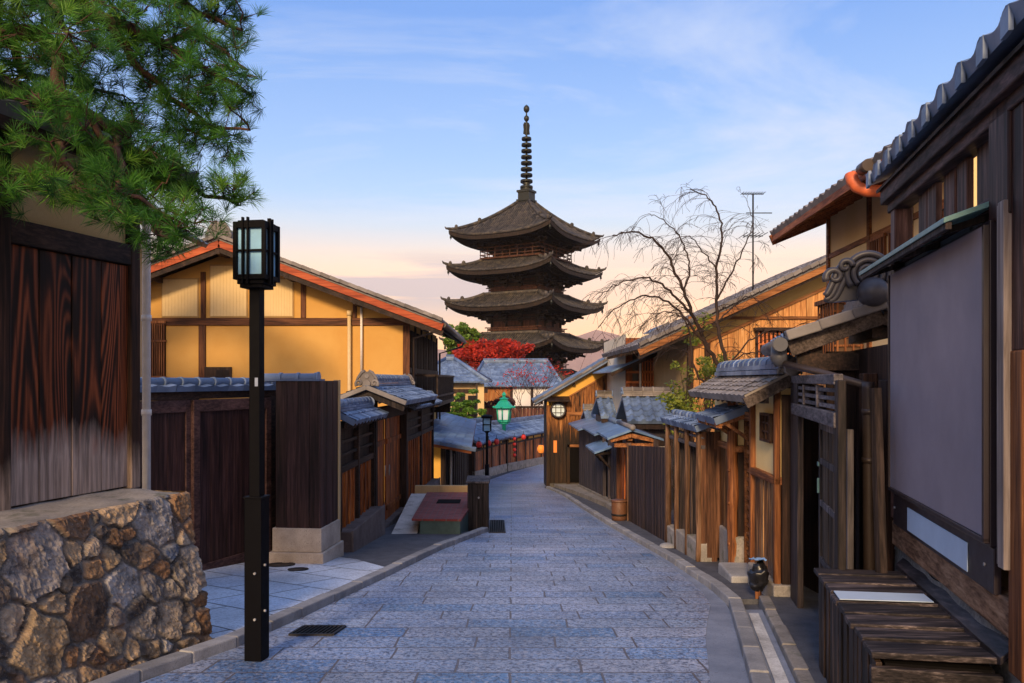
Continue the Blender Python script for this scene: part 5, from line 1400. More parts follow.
M_purplewood_y = wood('plum_wood_along', (.016, .008, .008), (.05, .025, .024), (.12, .06, .055), axis='Y', var=.3, rough=.6)
M_greytrim = wood('grey_trim_wood', (.16, .125, .11), (.27, .22, .20), (.38, .32, .29), var=.3)
M_greyplaster = plaster('grey_plaster', (.34, .32, .31), (.42, .40, .38))
M_tablet = flat('slate_tablet', (.17, .19, .22), .5)
NH, NA = near_house()

def notice_board():
    fr = NH; A = NA
    root = thing('notice_board', 'large blank grey notice board on the dark slatted house front', 'notice board', fr.p(-.8, .05, .83))
    a0, a1 = A(990.5), A(892); z0, z1 = .80, 2.17
    mb = MB(); mb.fbox(fr, a0+.03, a1-.02, .07, .085, z0+.02, z1-.0); mb.build('panel', M_board, root)
    mb = MB(); mb.fbox(fr, a0, a1, .035, .07, z0-.02, z1+.02)
    mb.fbox(fr, a0, a1, .07, .095, z0-.005, z0+.018); mb.fbox(fr, a0, a0+.025, .07, .095, z0, z1); mb.fbox(fr, a1-.016, a1, .07, .095, z0, z1); mb.build('frame', M_darkframe, root, bevel=.003)
    mb = MB(); mb.fbox(fr, a0-.02, a1+.0, .03, .062, z0-.22, z0-.022); bd = mb.build('lower_board', M_darkframe, root, bevel=.004)
    mb = MB()
    for a in (a0+.08, a1-.05): mb.tube([fr.p(a, .06, z0-.11), fr.p(a, .07, z0-.11)], .008, 8)
    mb.build('screw', M_kerb, bd)
    # canopy
    c = thing('board_canopy', 'narrow teal painted canopy projecting above the grey notice board', 'canopy', fr.p(-.8, .1, 2.1))
    mb = MB(); b0, b1 = A(987), A(888)+.04
    mb.hexa([fr.p(b0, .01, 2.27), fr.p(b0, .24, 2.19), fr.p(b1, .24, 2.19), fr.p(b1, .01, 2.27), fr.p(b0, .01, 2.295), fr.p(b0, .24, 2.215), fr.p(b1, .24, 2.215), fr.p(b1, .01, 2.295)]); mb.build('canopy_sheet', M_teal, c, bevel=.003)
    mb = MB(); mb.fbox(fr, b0+.01, b1-.01, .205, .23, 2.165, 2.195)
    for a in (b0+.15, (b0+b1)/2, b1-.15): mb.beam(fr.p(a, .0, 2.24), fr.p(a, .21, 2.175), .03, .03)
    mb.build('bracket', M_greydark, c)
    mb = MB(); mb.fbox(fr, A(967), A(907), .064, .068, z0-.195, z0-.06)
    tag(mb.build('white_notice', M_paper), 'plain white strip fixed to the dark board under the grey panel', 'notice')
M_darkframe = flat('dark_frame_paint', (.022, .014, .018), .4)
notice_board()

def slat_bench():
    fr = rframe(1.955, 5.1); g = -.60
    root = thing('slatted_box', 'weathered slat topped wooden box against the near house wall', 'slatted box', fr.p(-.9, -.3, g))
    zt = .28; a1, a0 = 0.0, -1.66; wd = .50
    mb = MB(); n = 8; L = (a1-a0)
    for i in range(n):
        q0 = a0+L*i/n; q1 = q0+L/n-.016; lift = .012*(rng.random()); d = rng.uniform(-.012, .012)
        # each slat tips a little, lapping the next
        mb.hexa([fr.p(q0, .02+d, zt+.0), fr.p(q0+.0, -wd, zt+.012), fr.p(q1, -wd, zt-.008+lift), fr.p(q1, .02+d, zt-.012+lift), fr.p(q0, .02+d, zt+.030), fr.p(q0, -wd, zt+.042), fr.p(q1, -wd, zt+.022+lift), fr.p(q1, .02+d, zt+.018+lift)])
    mb.build('top_slat', M_slat, root, bevel=.006)
    mb = MB(); mb.fbox(fr, a0+.02, a1-.02, -wd+.02, -.045, g, zt-.02); mb.build('box_core', M_dark, root)
    mb = MB(); boards(mb, fr, a0, a1, g, zt-.015, -.035, -.008, .085, .012, jit=.006)
    ef = Frame(fr.p(a0, 0, 0).x, fr.p(a0, 0, 0).y, 1, -.227, -.227, -1); boards(mb, ef, 0.0, wd, g, zt-.16, -.03, -.004, .12, .008)
    mb.build('side_boards', M_slatv, root, bevel=.004)
    mb = MB(); mb.fbox(ef, -.02, wd, -.02, .022, zt-.10, zt-.03); mb.fbox(ef, .03, wd, -.02, .012, zt-.20, zt-.125); mb.build('end_rail', M_slat, root, bevel=.005)
    mb = MB(); mb.hexa([fr.p(a0-.04, -wd+.02, zt+.02), fr.p(a1+.06, -wd+.02, zt+.02), fr.p(a1+.06, -wd-.11, zt+.14), fr.p(a0-.04, -wd-.11, zt+.14), fr.p(a0-.04, -wd+.02, zt+.055), fr.p(a1+.06, -wd+.02, zt+.055), fr.p(a1+.06, -wd-.10, zt+.165), fr.p(a0-.04, -wd-.10, zt+.165)]); mb.build('back_board', M_darkbackboard, root, bevel=.004)
    q0 = a0+L*4/n; q1 = q0+L/n-.02
    mb = MB(); mb.hexa([fr.p(q0+.0, .005, zt+.036), fr.p(q0, -wd+.04, zt+.048), fr.p(q1, -wd+.04, zt+.042), fr.p(q1, .005, zt+.032), fr.p(q0, .005, zt+.040), fr.p(q0, -wd+.04, zt+.052), fr.p(q1, -wd+.04, zt+.046), fr.p(q1, .005, zt+.036)])
    tag(mb.build('white_sheet', M_paper), 'pale blank sheet lying across the slatted box', 'sheet')
M_darkbackboard = wood('dark_back_board', (.010, .008, .009), (.03, .024, .028), (.08, .065, .07), axis='Y', var=.3, rough=.45)
slat_bench()

# ------------------------------------------------------------------ dark roofed gate with the big ridge tile
def dark_gate():
    fr = rframe(2.21, 5.6)
    root = thing('dark_gate', 'dark weathered gate with half open panelled door under heavy ridge tiles', 'gate', fr.p(.9, 0, G(6.5)))
    A = lambda px: ((2.21-.227*5.6)/((px-CX)/F-.227)-5.6)*1.0255
    zg = -.66
    for (p0, p1, m_) in ((800, 793, M_greydark), (841.5, 838, M_greydark)):
        mb = MB(); mb.fbox(fr, min(A(p0), A(p1)), max(A(p0), A(p1)), -.03, .022, zg, 1.50); mb.build('post', m_, root, bevel=.008)
    a0, a1 = A(838), A(795)
    mb = MB(); mb.fbox(fr, a0-.02, a1+.05, -.03, .03, 1.47, 1.54); mb.fbox(fr, a0-.05, a1, -.02, .036, 1.19, 1.29); mb.build('lintel', M_grey_y, root, bevel=.008)
    mb = MB()
    for z in (1.31, 1.365, 1.42): mb.fbox(fr, a0, a1, -.01, .015, z, z+.026)
    for t in (.33, .66): mb.fbox(fr, a0+(a1-a0)*t-.02, a0+(a1-a0)*t+.02, -.02, .03, 1.30, 1.46)
    mb.build('transom_lattice', M_grey_y, root)
    d0, d1 = A(833), A(807)
    mb = MB(); 
    for q in (d0, d1-.05): mb.fbox(fr, q, q+.05, -.13, -.09, zg+.03, 1.17)
    for z in (zg+.04, .02, .48, .82, 1.10): mb.fbox(fr, d0+.05, d1-.05, -.125, -.092, z, z+.05)
    dr = mb.build('door', M_grey, root, bevel=.004)
    mb = MB(); boards(mb, fr, d0+.05, d1-.05, zg+.06, 1.1, -.12, -.108, .16, .004); mb.build('door_panel', M_doorpanel, dr)
    mb = MB(); mb.fbox(fr, d1-.035, d1-.015, -.09, -.075, .58, .70); mb.fbox(fr, d1-.05, d1+.02, -.088, -.08, .80, .83); mb.build('latch', M_teal, dr)
    # inner posts and dark passage
    mb = MB(); 
    inn = rframe(2.63, 5.6)
    mb.fbox(inn, -.45, 2.1, -.10, .0, zg, 1.75); mb.build('inner_wall', M_darkwood, root)
    mb = MB(); mb.fbox(inn, -.25, 0.0, .0, .05, zg, 1.5); mb.fbox(inn, .25, .40, 0, .1, zg, 1.55); mb.build('inner_post', M_darkbrown, root, bevel=.008)
    mb = MB(); mb.beam(fr.p(a0-.22, -.24, zg+.1), fr.p(a0-.12, -.20, 1.45), .05, .05); mb.build('leaning_pole', M_greydark, root)
    # roof: ridge along the street, gable end to the camera
    rf_ = rframe(2.26, 6.58)     # eave line
    e0, e1 = 0.0, 1.15; hw = .745; ze, zr = 1.84, 2.10
    mb = MB()
    tile_roof(mb, rf_.p(e0, 0, ze), rf_.p(e1, 0, ze), rf_.p(e1, -hw, zr), rf_.p(e0, -hw, zr), tw=.24, ch=.22, amp=.035, K=6)
    tile_roof(mb, rf_.p(e0, -2*hw, ze), rf_.p(e1, -2*hw, ze), rf_.p(e1, -hw, zr), rf_.p(e0, -hw, zr), tw=.24, ch=.22, amp=.035, K=6)
    roof = mb.build('roof', M_tile, root)
    mb = MB()
    n = 3
    for i in range(n):
        t0, t1 = i/n, (i+1)/n+.03
        P = lambda t, o=0: rf_.p(e0-.03-.012*i, -hw*t, ze+(zr-ze)*t+.01+o)
        p, q = P(t0), P(min(1, t1)); mb.beam(p+V((0, 0, .012*(n-i)*.3)), q, .20, .085)
        P2 = lambda t: rf_.p(e0-.03, -2*hw+hw*t, ze+(zr-ze)*t+.01)
        mb.beam(P2(t0), P2(min(1, t1)), .20, .085)
    mb.build('verge_tile', M_tile_grey, roof, bevel=.012)
    mb = MB(); mb.beam(rf_.p(e0+.0, -.03, ze-.085), rf_.p(e0+.0, -hw, zr-.085), .05, .13); mb.beam(rf_.p(e0, -2*hw+.03, ze-.085), rf_.p(e0, -hw, zr-.085), .05, .13)
    mb.build('gable_board', M_greybrown_y, root, bevel=.006)
    mb = MB()
    for a in np.arange(.15, 1.1, .22): mb.beam(rf_.p(a, -.04, ze-.08), rf_.p(a, -hw, zr-.08), .045, .06)
    mb.fbox(rf_, .08, 1.1, -hw-.06, -hw+.06, zr-.26, zr-.1); mb.fbox(rf_, .06, 1.1, -.30, -.2, ze-.20, ze-.06); mb.fbox(rf_, .05, .15, -2*hw+.2, -.1, ze-.26, ze-.12)
    mb.build('rafters', M_darkwood_h, root)
    mb = MB(); mb.fbox(rf_, .18, .24, -2*hw+.1, -.35, .6, ze-.1); mb.fbox(rf_, .2, 1.1, -2*hw+.1, -.5, -.7, 1.7); mb.build('gable_wall', M_darkwood, root)
    mb = MB(); ridge_cap(mb, rf_.p(e0+.1, -hw, zr+.02), rf_.p(e1, -hw, zr+.02), .20, .22, layers=3); mb.build('ridge', M_tile_black, roof)
    # ridge-end: big cloud scroll and a round boss
    c = rf_.p(e0-.02, -hw+.075, zr-.005); out = -rf_.u; up = V((0, 0, 1)); e = rf_.n      # e towards the street
    mb = MB()
    mb.ball(c+out*.10+e*.02+up*.10, .122, 24)
    mb.build('round_boss', M_ball, roof)
    mb = MB()
    cc = c+e*.055+up*.255+out*.02
    pl = [cc+e*(.17*math.cos(t))+up*(.15*math.sin(t)) for t in np.linspace(-.6, math.pi+.5, 18)]
    mb.prism([p-out*.1 for p in pl], out*.13)
    for r0, r1, th, a0_, a1_ in ((.155, .165, .026, -.7, 3.6), (.105, .115, .024, -.9, 3.7), (.06, .065, .02, -1.2, 3.9)):
        mb.tube(spiral(cc+out*.05, e, up, r0, r1, a0_, a1_, 22), th, 8)
    # long curling tail down the slope
    for k, (dz, th) in enumerate(((.0, .034), (-.055, .03), (-.105, .03))):
        pts = [cc+e*(.15+.17*t)+up*(.06+dz-.18*t+.05*math.sin(5*t+k))+out*(.04-.02*k*t) for t in np.linspace(0, 1, 12)]
        mb.tube(pts, [th*(1-.3*t) for t in np.linspace(0, 1, 12)], 8)
    mb.tube(spiral(cc+e*.25+up*(-.02)+out*.06, e, up, .02, .07, 6.0, -.5, 18), [.018+.012*t for t in np.linspace(0, 1, 19)], 8)
    mb.tube(spiral(cc+e*.17+up*(.06)+out*.08, -e, up, .015, .055, 6.0, 0, 18), [.016+.010*t for t in np.linspace(0, 1, 19)], 8)
    mb.prism([cc+e*.02-up*.2-out*.08, cc+e*.26-up*.22-out*.08, cc+e*.24-up*.08-out*.08, cc+e*.12+up*.08-out*.08], out*.11)
    mb.build('scroll_ridge_tile', M_ball, roof)
    # gutter and bamboo-brown downpipe
    mb = MB(); gx = rf_.p(0, .06, ze-.04)
    mb.tube([rf_.p(-.10, .05, ze-.05), rf_.p(1.1, .05, ze-.05)], [.06, .06], 12); mb.tube([rf_.p(-.12, .05, ze-.05), rf_.p(-.09, .05, ze-.05)], .058, 14)
    mb.tube([rf_.p(.02, .05, ze-.06), rf_.p(.02, .05, ze-.16), rf_.p(.02, .03, ze-.22)], [.06, .07, .05], 12); gt = mb.build('gutter', M_tile_black, root)
    st = rf_.p(.02, .03, ze-.2); en = W(868, 386, 5.75)
    mb = MB(); mb.tube([st, st.lerp(en, .5)+V((0, 0, .01)), en], .028, 10); mb.tube([en+V((0, 0, .03)), en+V((0, 0, -.02)), V((en.x+.01, en.y, -.05)), V((en.x+.03, en.y, -.6))], [.045, .042, .042, .042], 12)
    for z in (1.25, .9): mb.tube([V((en.x+.005, en.y, z)), V((en.x+.005, en.y, z+.04))], .049, 12)
    mb.build('downpipe', M_pipe, gt)
M_grey_y = wood('weathered_rail', (.05, .045, .05), (.12, .105, .11), (.24, .21, .215), axis='Y', var=.4, rough=.75)
M_greybrown_y = wood('weathered_gable', (.03, .022, .019), (.08, .06, .052), (.16, .125, .11), axis='Y', var=.3, rough=.7)
M_doorpanel = wood('aged_door_panel', (.025, .016, .010), (.075, .05, .032), (.15, .105, .07), var=.3, rough=.7)
M_darkbrown = wood('dark_brown_post', (.018, .008, .005), (.05, .022, .013), (.10, .045, .026), var=.4)
dark_gate()

# ------------------------------------------------------------------ ochre gate wall with log post
M_ochreplaster = plaster('ochre_plaster', (.76, .55, .24), (.84, .64, .31))
def ochre_gate():
    D = V((.045, 1, 0)).normalized(); fr = Frame(2.53, 7.58, D.x, D.y, -D.y, D.x); g = lambda a: G(7.58+a)+.05
    root = thing('ochre_gate', 'ochre plaster gate wall with lattice door and rough log post', 'gate', fr.p(1, 0, g(1)))
    Ya = lambda px: 0
    mb = MB(); mb.fbox(fr, 0, .88, -.14, -.02, .56, 1.42); mb.build('plaster_panel', M_ochreplaster, root)
    mb = MB(); mb.fbox(fr, 1.72, 2.95, -.14, -.02, .72, 1.42); mb.build('plaster_panel', M_ochreplaster, root)
    mb = MB(); mb.fbox(fr, -.02, .88, -.16, -.03, -1.0, .5); mb.fbox(fr, 1.72, 2.95, -.16, -.03, -1.2, .74); mb.build('wall_core', M_darkwood, root)
    mb = MB(); boards(mb, fr, .06, .86, g(.4)+.18, .50, -.03, -.005, .115, .010, jit=.008)
    mb.build('wall_boards', M_ochreboards, root)
    mb = MB(); boards(mb, fr, 1.74, 2.95, g(2)+.42, .66, -.03, -.005, .11, .010, jit=.008); mb.build('wall_boards', M_ochreboards, root)
    mb = MB(); mb.fbox(fr, -.02, .9, -.10, .035, .50, .575); mb.build('beam', M_orange_y, root, bevel=.006)
    mb = MB(); mb.fbox(fr, 1.66, 2.95, -.10, .035, .66, .735); mb.build('beam', M_orange_y, root, bevel=.006)
    for a0, a1, m_ in ((-.02, .035, M_orange), (.88, .95, M_orange)):
        mb = MB(); mb.fbox(fr, a0, a1, -.025, .035, g(a0)-.1, 1.40); mb.build('post', m_, root, bevel=.008)
    mb = MB(); mb.fbox(fr, -.045, -.005, -.17, -.032, g(0), 1.36); mb.build('end_board', M_darkwood, root)
    # small barred window
    mb = MB(); mb.fbox(fr, .17, .50, -.02, .0, .90, 1.15); wn = mb.build('window', M_window, root)
    mb = MB()
    for z in (.885, 1.145): mb.fbox(fr, .15, .52, -.01, .035, z, z+.025)
    for a in (.15, .50): mb.fbox(fr, a, a+.025, -.01, .035, .885, 1.17)
    for a in (.26, .37): mb.fbox(fr, a, a+.014, 0, .02, .9, 1.15)
    for z in (.98, 1.065): mb.fbox(fr, .17, .51, 0, .018, z, z+.012)
    mb.build('window_frame', M_darkbrown, wn)
    # slatted door set in the opening
    mb = MB(); mb.fbox(fr, .99, 1.66, -.16, -.13, g(1.3), 1.10); dr = mb.build('door', M_darkbrown, root)
    mb = MB()
    for z in np.arange(g(1.3)+.1, 1.1, .105): mb.fbox(fr, 1.0, 1.65, -.13, -.10, z, z+.045)
    for a in (1.0, 1.60): mb.fbox(fr, a, a+.055, -.125, -.085, g(1.3), 1.1)
    mb.build('door_lattice', M_orange_y, dr)
    # log post
    mb = MB(); pts = []; rr_ = []
    for k in range(24):
        z = g(1.7)-.05+(1.45-g(1.7))*k/23; pts.append(fr.p(1.72, .03, z)+V((.006*math.sin(k*.7), .006*math.cos(k*.9), 0))); rr_.append(.060+.003*math.sin(k*2.1)+.004*rng.random())
    mb.tube(pts, rr_, 12)
    for k in (4, 9, 13, 18): mb.ball(pts[k]+V((-.05, -.03, 0)), .022, 8)
    mb.build('log_post', M_orange, root)
    mb = MB(); mb.lathe([(.12, 0), (.13, .05), (.10, .10)], fr.p(1.72, .03, g(1.72)-.06), 12); mb.build('foot_stone', M_concrete, root, bevel=.01)
    for q in ((-.08, .9, .06, g(.5), .20), (1.66, 2.45, .03, g(2), .44)):
        mb = MB(); mb.fbox(fr, q[0], q[1], -.16, q[2], q[3]-.4, q[3]+q[4]); mb.build('stone_base', M_concrete, root, bevel=.015)
    # step
    mb = MB(); mb.fbox(fr, .95, 1.62, -.12, .22, g(1.3)-.3, g(1.3)+.10); mb.build('door_step', M_kerb, root, bevel=.02)
    # main roof
    e0, e1 = -.22, 2.75
    mb = MB(); tile_roof(mb, fr.p(e0, .36, 1.34), fr.p(e1, .36, 1.34), fr.p(e1, -.06, 1.56), fr.p(e0, -.06, 1.56), tw=.20, ch=.105, amp=.014, step=.012, K=4)
    tile_roof(mb, fr.p(e0, -.48, 1.34), fr.p(e1, -.48, 1.34), fr.p(e1, -.06, 1.56), fr.p(e0, -.06, 1.56), tw=.20, ch=.15, amp=.014, K=4)
    rf = mb.build('roof', M_tile_warm, root)
    mb = MB(); ridge_cap(mb, fr.p(e0+.1, -.06, 1.55), fr.p(e1-.1, -.06, 1.55), .19, .17, layers=2); mb.build('ridge', M_tile, rf)
    mb = MB(); onigawara(mb, fr.p(e0+.05, -.06, 1.58), -fr.u, .17); mb.tube([fr.p(e0-.04, -.06, 1.60), fr.p(e0+.08, -.06, 1.60)], .062, 14); mb.build('ridge_end_tile', M_tile_grey, rf)
    mb = MB()
    for o in (.36, -.48): mb.beam(fr.p(e0+.01, o, 1.285), fr.p(e0+.01, -.06, 1.50), .05, .10)
    for a in np.arange(e0+.25, e1, .23): mb.beam(fr.p(a, .33, 1.285), fr.p(a, -.06, 1.49), .035, .045)
    mb.fbox(fr, e0+.08, e1-.05, .12, .17, 1.28, 1.34); mb.build('eave_boards', M_greybrown_y, root)
    # door canopy
    mb = MB(); tile_roof(mb, fr.p(1.15, .36, 1.06), fr.p(2.25, .36, 1.06), fr.p(2.25, -.0, 1.20), fr.p(1.15, -.0, 1.20), tw=.2, ch=.13, amp=.018, K=5); cn = mb.build('door_canopy', M_tile, root)
    mb = MB(); 
    for a in (1.2, 1.72, 2.2): mb.beam(fr.p(a, .34, 1.0), fr.p(a, -.02, 1.12), .04, .06); mb.beam(fr.p(a, .22, 1.02), fr.p(a, -.02, .85), .035, .04)
    mb.fbox(fr, 1.17, 2.23, .27, .31, .97, 1.02); mb.fbox(fr, .96, 2.3, -.03, .03, 1.06, 1.15); mb.build('canopy_bracket', M_orange_y, cn)
    # interior dark behind
    mb = MB(); mb.fbox(fr, 0, 3.6, -.6, -.5, -1.2, 1.25); mb.build('back_wall', M_darkwood, root)
M_ochreboards = wood('ochre_boards', (.02, .010, .006), (.17, .075, .027), (.50, .27, .11), var=.8, rough=.6, worn=(-.60, -.22, (.20, .165, .15)))
M_tile_warm = tile('warm_grey_tile', (.17, .145, .125), (.27, .235, .205), rough=.62, spec=.3)
ochre_gate()

# planter bag by the gate
def gate_bag():
    b = V((2.36, 7.66, G(7.72)+.06)); root = thing('bin_bag', 'black bag with painted blue highlight leaning by the ochre gate post', 'bag', b)
    mb = MB(); 
    def bag(u, v):
        t = 2*math.pi*u; ph = v; r_ = (.02+.075*math.sin(math.pi*min(1, ph*.92+.06))**.6); q = V((math.cos(t)*r_, math.sin(t)*r_, .27*ph))
        return b+V((0, 0, .07))+q*(1+.35*noise.noise(q*16))+V((.03*ph, 0, 0))
    mb.grid(bag, 22, 16); mb.build('bag_body', M_bag, root)
    mb = MB(); mb.prism([b+V((-.03, -.03, 0)), b+V((.01, -.05, 0)), b+V((.01, -.05, .10)), b+V((-.03, -.03, .10))], V((.03, .05, 0))); mb.build('stand', M_orange, root)
    mb = MB(); mb.grid(lambda u, v: b+V((-.07+.15*u, -.05+.09*v, .375+.03*noise.noise(V((u*5, v*4, 3))))), 8, 6); mb.build('blue_highlight', M_bagblue, root)  # blue sheet added as the bag's highlight
gate_bag()

# ------------------------------------------------------------------ wall of round posts
def post_wall():
    fr = Frame(2.41, 10.12, -.01, 1, -1, -.01); g = lambda a: G(10.12+a)+.05
    root = thing('post_wall', 'tile capped wall of round posts and boards on stone plinth', 'wall', fr.p(1.3, 0, g(1.3)))
    L = 1.98
    for a0, a1 in ((0, .62), (.66, 1.3), (1.34, L)):
        mb = MB(); mb.fbox(fr, a0, a1, -.16, .05, g(a0)-.3, g((a0+a1)/2)+.26); mb.build('stone_base', M_concrete, root, bevel=.015)
    mb = MB(); mb.fbox(fr, 0, L+.15, -.2, -.13, -1.2, .62); boards(mb, fr, .04, L, -.85, .62, -.12, -.085, .14, .008, jit=.006); 
    ef = Frame(2.41, 10.12, 1, 0, 0, -1); boards(mb, ef, -.02, .24, g(0)+.05, .84, -.03, .0, .085, .006); mb.build('wall_boards', M_brownboards, root)
    mb = MB()
    for a in np.arange(.12, L, .17): mb.fbox(fr, a, a+.045, -.08, -.05, -.85, .62)
    mb.build('batten', M_greydark, root)
    for i, a in enumerate((.03, .66, 1.32, 1.93)):
        mb = MB(); pts = []; rr_ = []
        for k in range(14):
            z = g(a)-.02+(.92-g(a))*k/13; pts.append(fr.p(a, .03, z)+V((.004*math.sin(k*.7+i), .004*math.cos(k*.6), 0))); rr_.append(.038+.002*math.sin(k*1.7+i))
        mb.tube(pts, rr_, 10); mb.build('post', M_post, root)
    mb = MB(); mb.fbox(fr, 0, L, -.05, .02, .62, .67); mb.fbox(fr, 0, L, -.04, .01, .75, .775); mb.fbox(fr, 0, L, -.06, .05, .84, .90); mb.build('rail', M_grey_y, root, bevel=.005)
    mb = MB(); tile_roof(mb, fr.p(-.12, .11, .90), fr.p(L+.1, .11, .90), fr.p(L+.1, -.10, .98), fr.p(-.12, -.10, .98), tw=.16, ch=.14, amp=.022, K=5)
    tile_roof(mb, fr.p(-.12, -.31, .90), fr.p(L+.1, -.31, .90), fr.p(L+.1, -.10, .98), fr.p(-.12, -.10, .98), tw=.16, ch=.14, amp=.022, K=4)
    n = 10
    for i in range(n): p, q = fr.p(-.12+(L+.2)*i/n, -.10, 1.0), fr.p(-.12+(L+.2)*(i+1)/n, -.10, 1.0); mb.tube([p, q], [.062, .055], 10)
    mb.build('tile_coping', M_tile, root)
    mb = MB(); mb.ball(fr.p(1.5, .13, g(1.5)+.0), .12, 14, (1, 1.2, .5)); 
    tag(mb.build('rock', M_kerb), 'grey foot stone under the round posts beside the kerb', 'stone')
M_brownboards = wood('brown_wall_boards', (.03, .014, .008), (.10, .042, .02), (.20, .095, .048), var=.5)
post_wall()

def plank_fence():
    fr = Frame(2.38, 12.14, -.015, 1, -1, -.015); L = 3.75; g = lambda a: G(12.14+a)
    root = thing('plank_fence', 'dark unpainted upright plank fence between round post wall and brown tub', 'fence', fr.p(L/2, 0, g(1)))
    mb = MB(); boards(mb, fr, .06, L-.05, g(0)-.02, .47, -.02, .01, .095, .006, z1b=.20, z0b=g(L)-.02, jit=.006); mb.build('fence_boards', M_fencewood, root)
    for a in (0, L-.07):
        mb = MB(); mb.fbox(fr, a, a+.09, -.05, .035, g(a)-.1, .50-.07*a); mb.build('post', M_post, root, bevel=.008)
    mb = MB()
    for z in (-.9, -.1): mb.fbox(fr, 0, L, -.07, -.02, z+.0, z+.08)
    mb.build('rail', M_fencewood, root)
plank_fence()

def tub():
    b = V((2.14, 15.9, G(15.9)+.05)); root = thing('wooden_tub', 'brown lidded tub standing at the end of the plank fence', 'tub', b)
    mb = MB(); mb.lathe([(.14, 0), (.15, .06), (.155, .36), (.15, .38)], b, 16); mb.build('body', M_tub, root)
    mb = MB(); mb.lathe([(.165, .37), (.17, .405), (.08, .42)], b, 16); mb.build('lid', M_tub, root)
    mb = MB(); mb.lathe([(.156, .10), (.160, .13), (.156, .14)], b, 16); mb.build('hoop', M_iron, root)
tub()

# ------------------------------------------------------------------ cluster of small gates
M_fencewood2 = wood('grey_fence_wood', (.02, .017, .022), (.055, .045, .055), (.115, .095, .105), var=.5)
def sheet_roof(mb, a, b, c, d, th=.045, n=4):
    a, b, c, d = map(V, (a, b, c, d))
    for i in range(n):
        u0, u1 = i/n, (i+1)/n-.008; q = [a.lerp(b, u0), a.lerp(b, u1), d.lerp(c, u1), d.lerp(c, u0)]
        mb.hexa([p-V((0, 0, th)) for p in q]+q)
M_redbrownpost = wood('red_brown_post', (.03, .012, .007), (.10, .035, .015), (.22, .08, .03), var=.3)
def orange_gate():
    fr = Frame(2.40, 16.4, 0, 1, -1, 0); g = G(17.3)
    root = thing('small_gate', 'little gate with orange gable timbers under a blue sheet roof', 'gate', fr.p(.9, 0, g))
    mb = MB(); mb.fbox(fr, -.1, 2.4, -.6, -.5, g-.3, .35); mb.build('back_wall', M_fencewood, root)
    for a in (.1, 1.6):
        mb = MB(); mb.fbox(fr, a, a+.10, -.1, .03, g-.1, .45); mb.build('post', M_redbrownpost, root, bevel=.01)
    mb = MB(); mb.fbox(fr, .0, 1.85, -.08, .02, .25, .38); mb.fbox(fr, .0, 1.85, -.06, .0, .02, .10)
    mb.beam(fr.p(-.05, -.05, .36), fr.p(-.05, .38, .26), .06, .08); mb.beam(fr.p(-.05, -.05, .36), fr.p(-.05, -.6, .24), .06, .08)
    mb.fbox(fr, -.06, -.0, -.6, .3, .12, .2)
    mb.build('gable_timber', M_orange_y, root)
    mb = MB(); sheet_roof(mb, fr.p(-.15, .45, .32), fr.p(2.0, .45, .32), fr.p(2.0, -.06, .50), fr.p(-.15, -.06, .50)); sheet_roof(mb, fr.p(-.15, -.7, .30), fr.p(2.0, -.7, .30), fr.p(2.0, -.06, .50), fr.p(-.15, -.06, .50)); rf = mb.build('roof', M_sheet, root)
    mb = MB(); mb.tube([fr.p(-.16, -.06, .53), fr.p(2.0, -.06, .53)], .05, 10); mb.ball(fr.p(-.17, -.06, .53), .065, 10); mb.build('ridge', M_tile_grey, rf)
    mb = MB(); mb.fbox(fr, .25, 1.58, -.12, -.08, g, .02); dr = mb.build('door', M_dark, root)
    mb = MB(); mb.fbox(fr, 1.0, 1.58, -.08, -.05, g, .0); mb.fbox(fr, .25, .55, -.08, -.05, g, -.4); mb.build('door_leaf', M_redwood, dr)
    mb = MB(); mb.box(2.42, 2.62, 16.12, 16.3, -.32, .02); 
    tag(mb.build('meter_box', M_greyplaster, None, bevel=.015), 'pale grey meter box on the small orange timbered gate', 'meter box')
    mb = MB(); mb.box(2.40, 2.75, 16.1, 16.38, g-.1, -.34); mb.build('side_boards', M_fencewood2, root)
orange_gate()
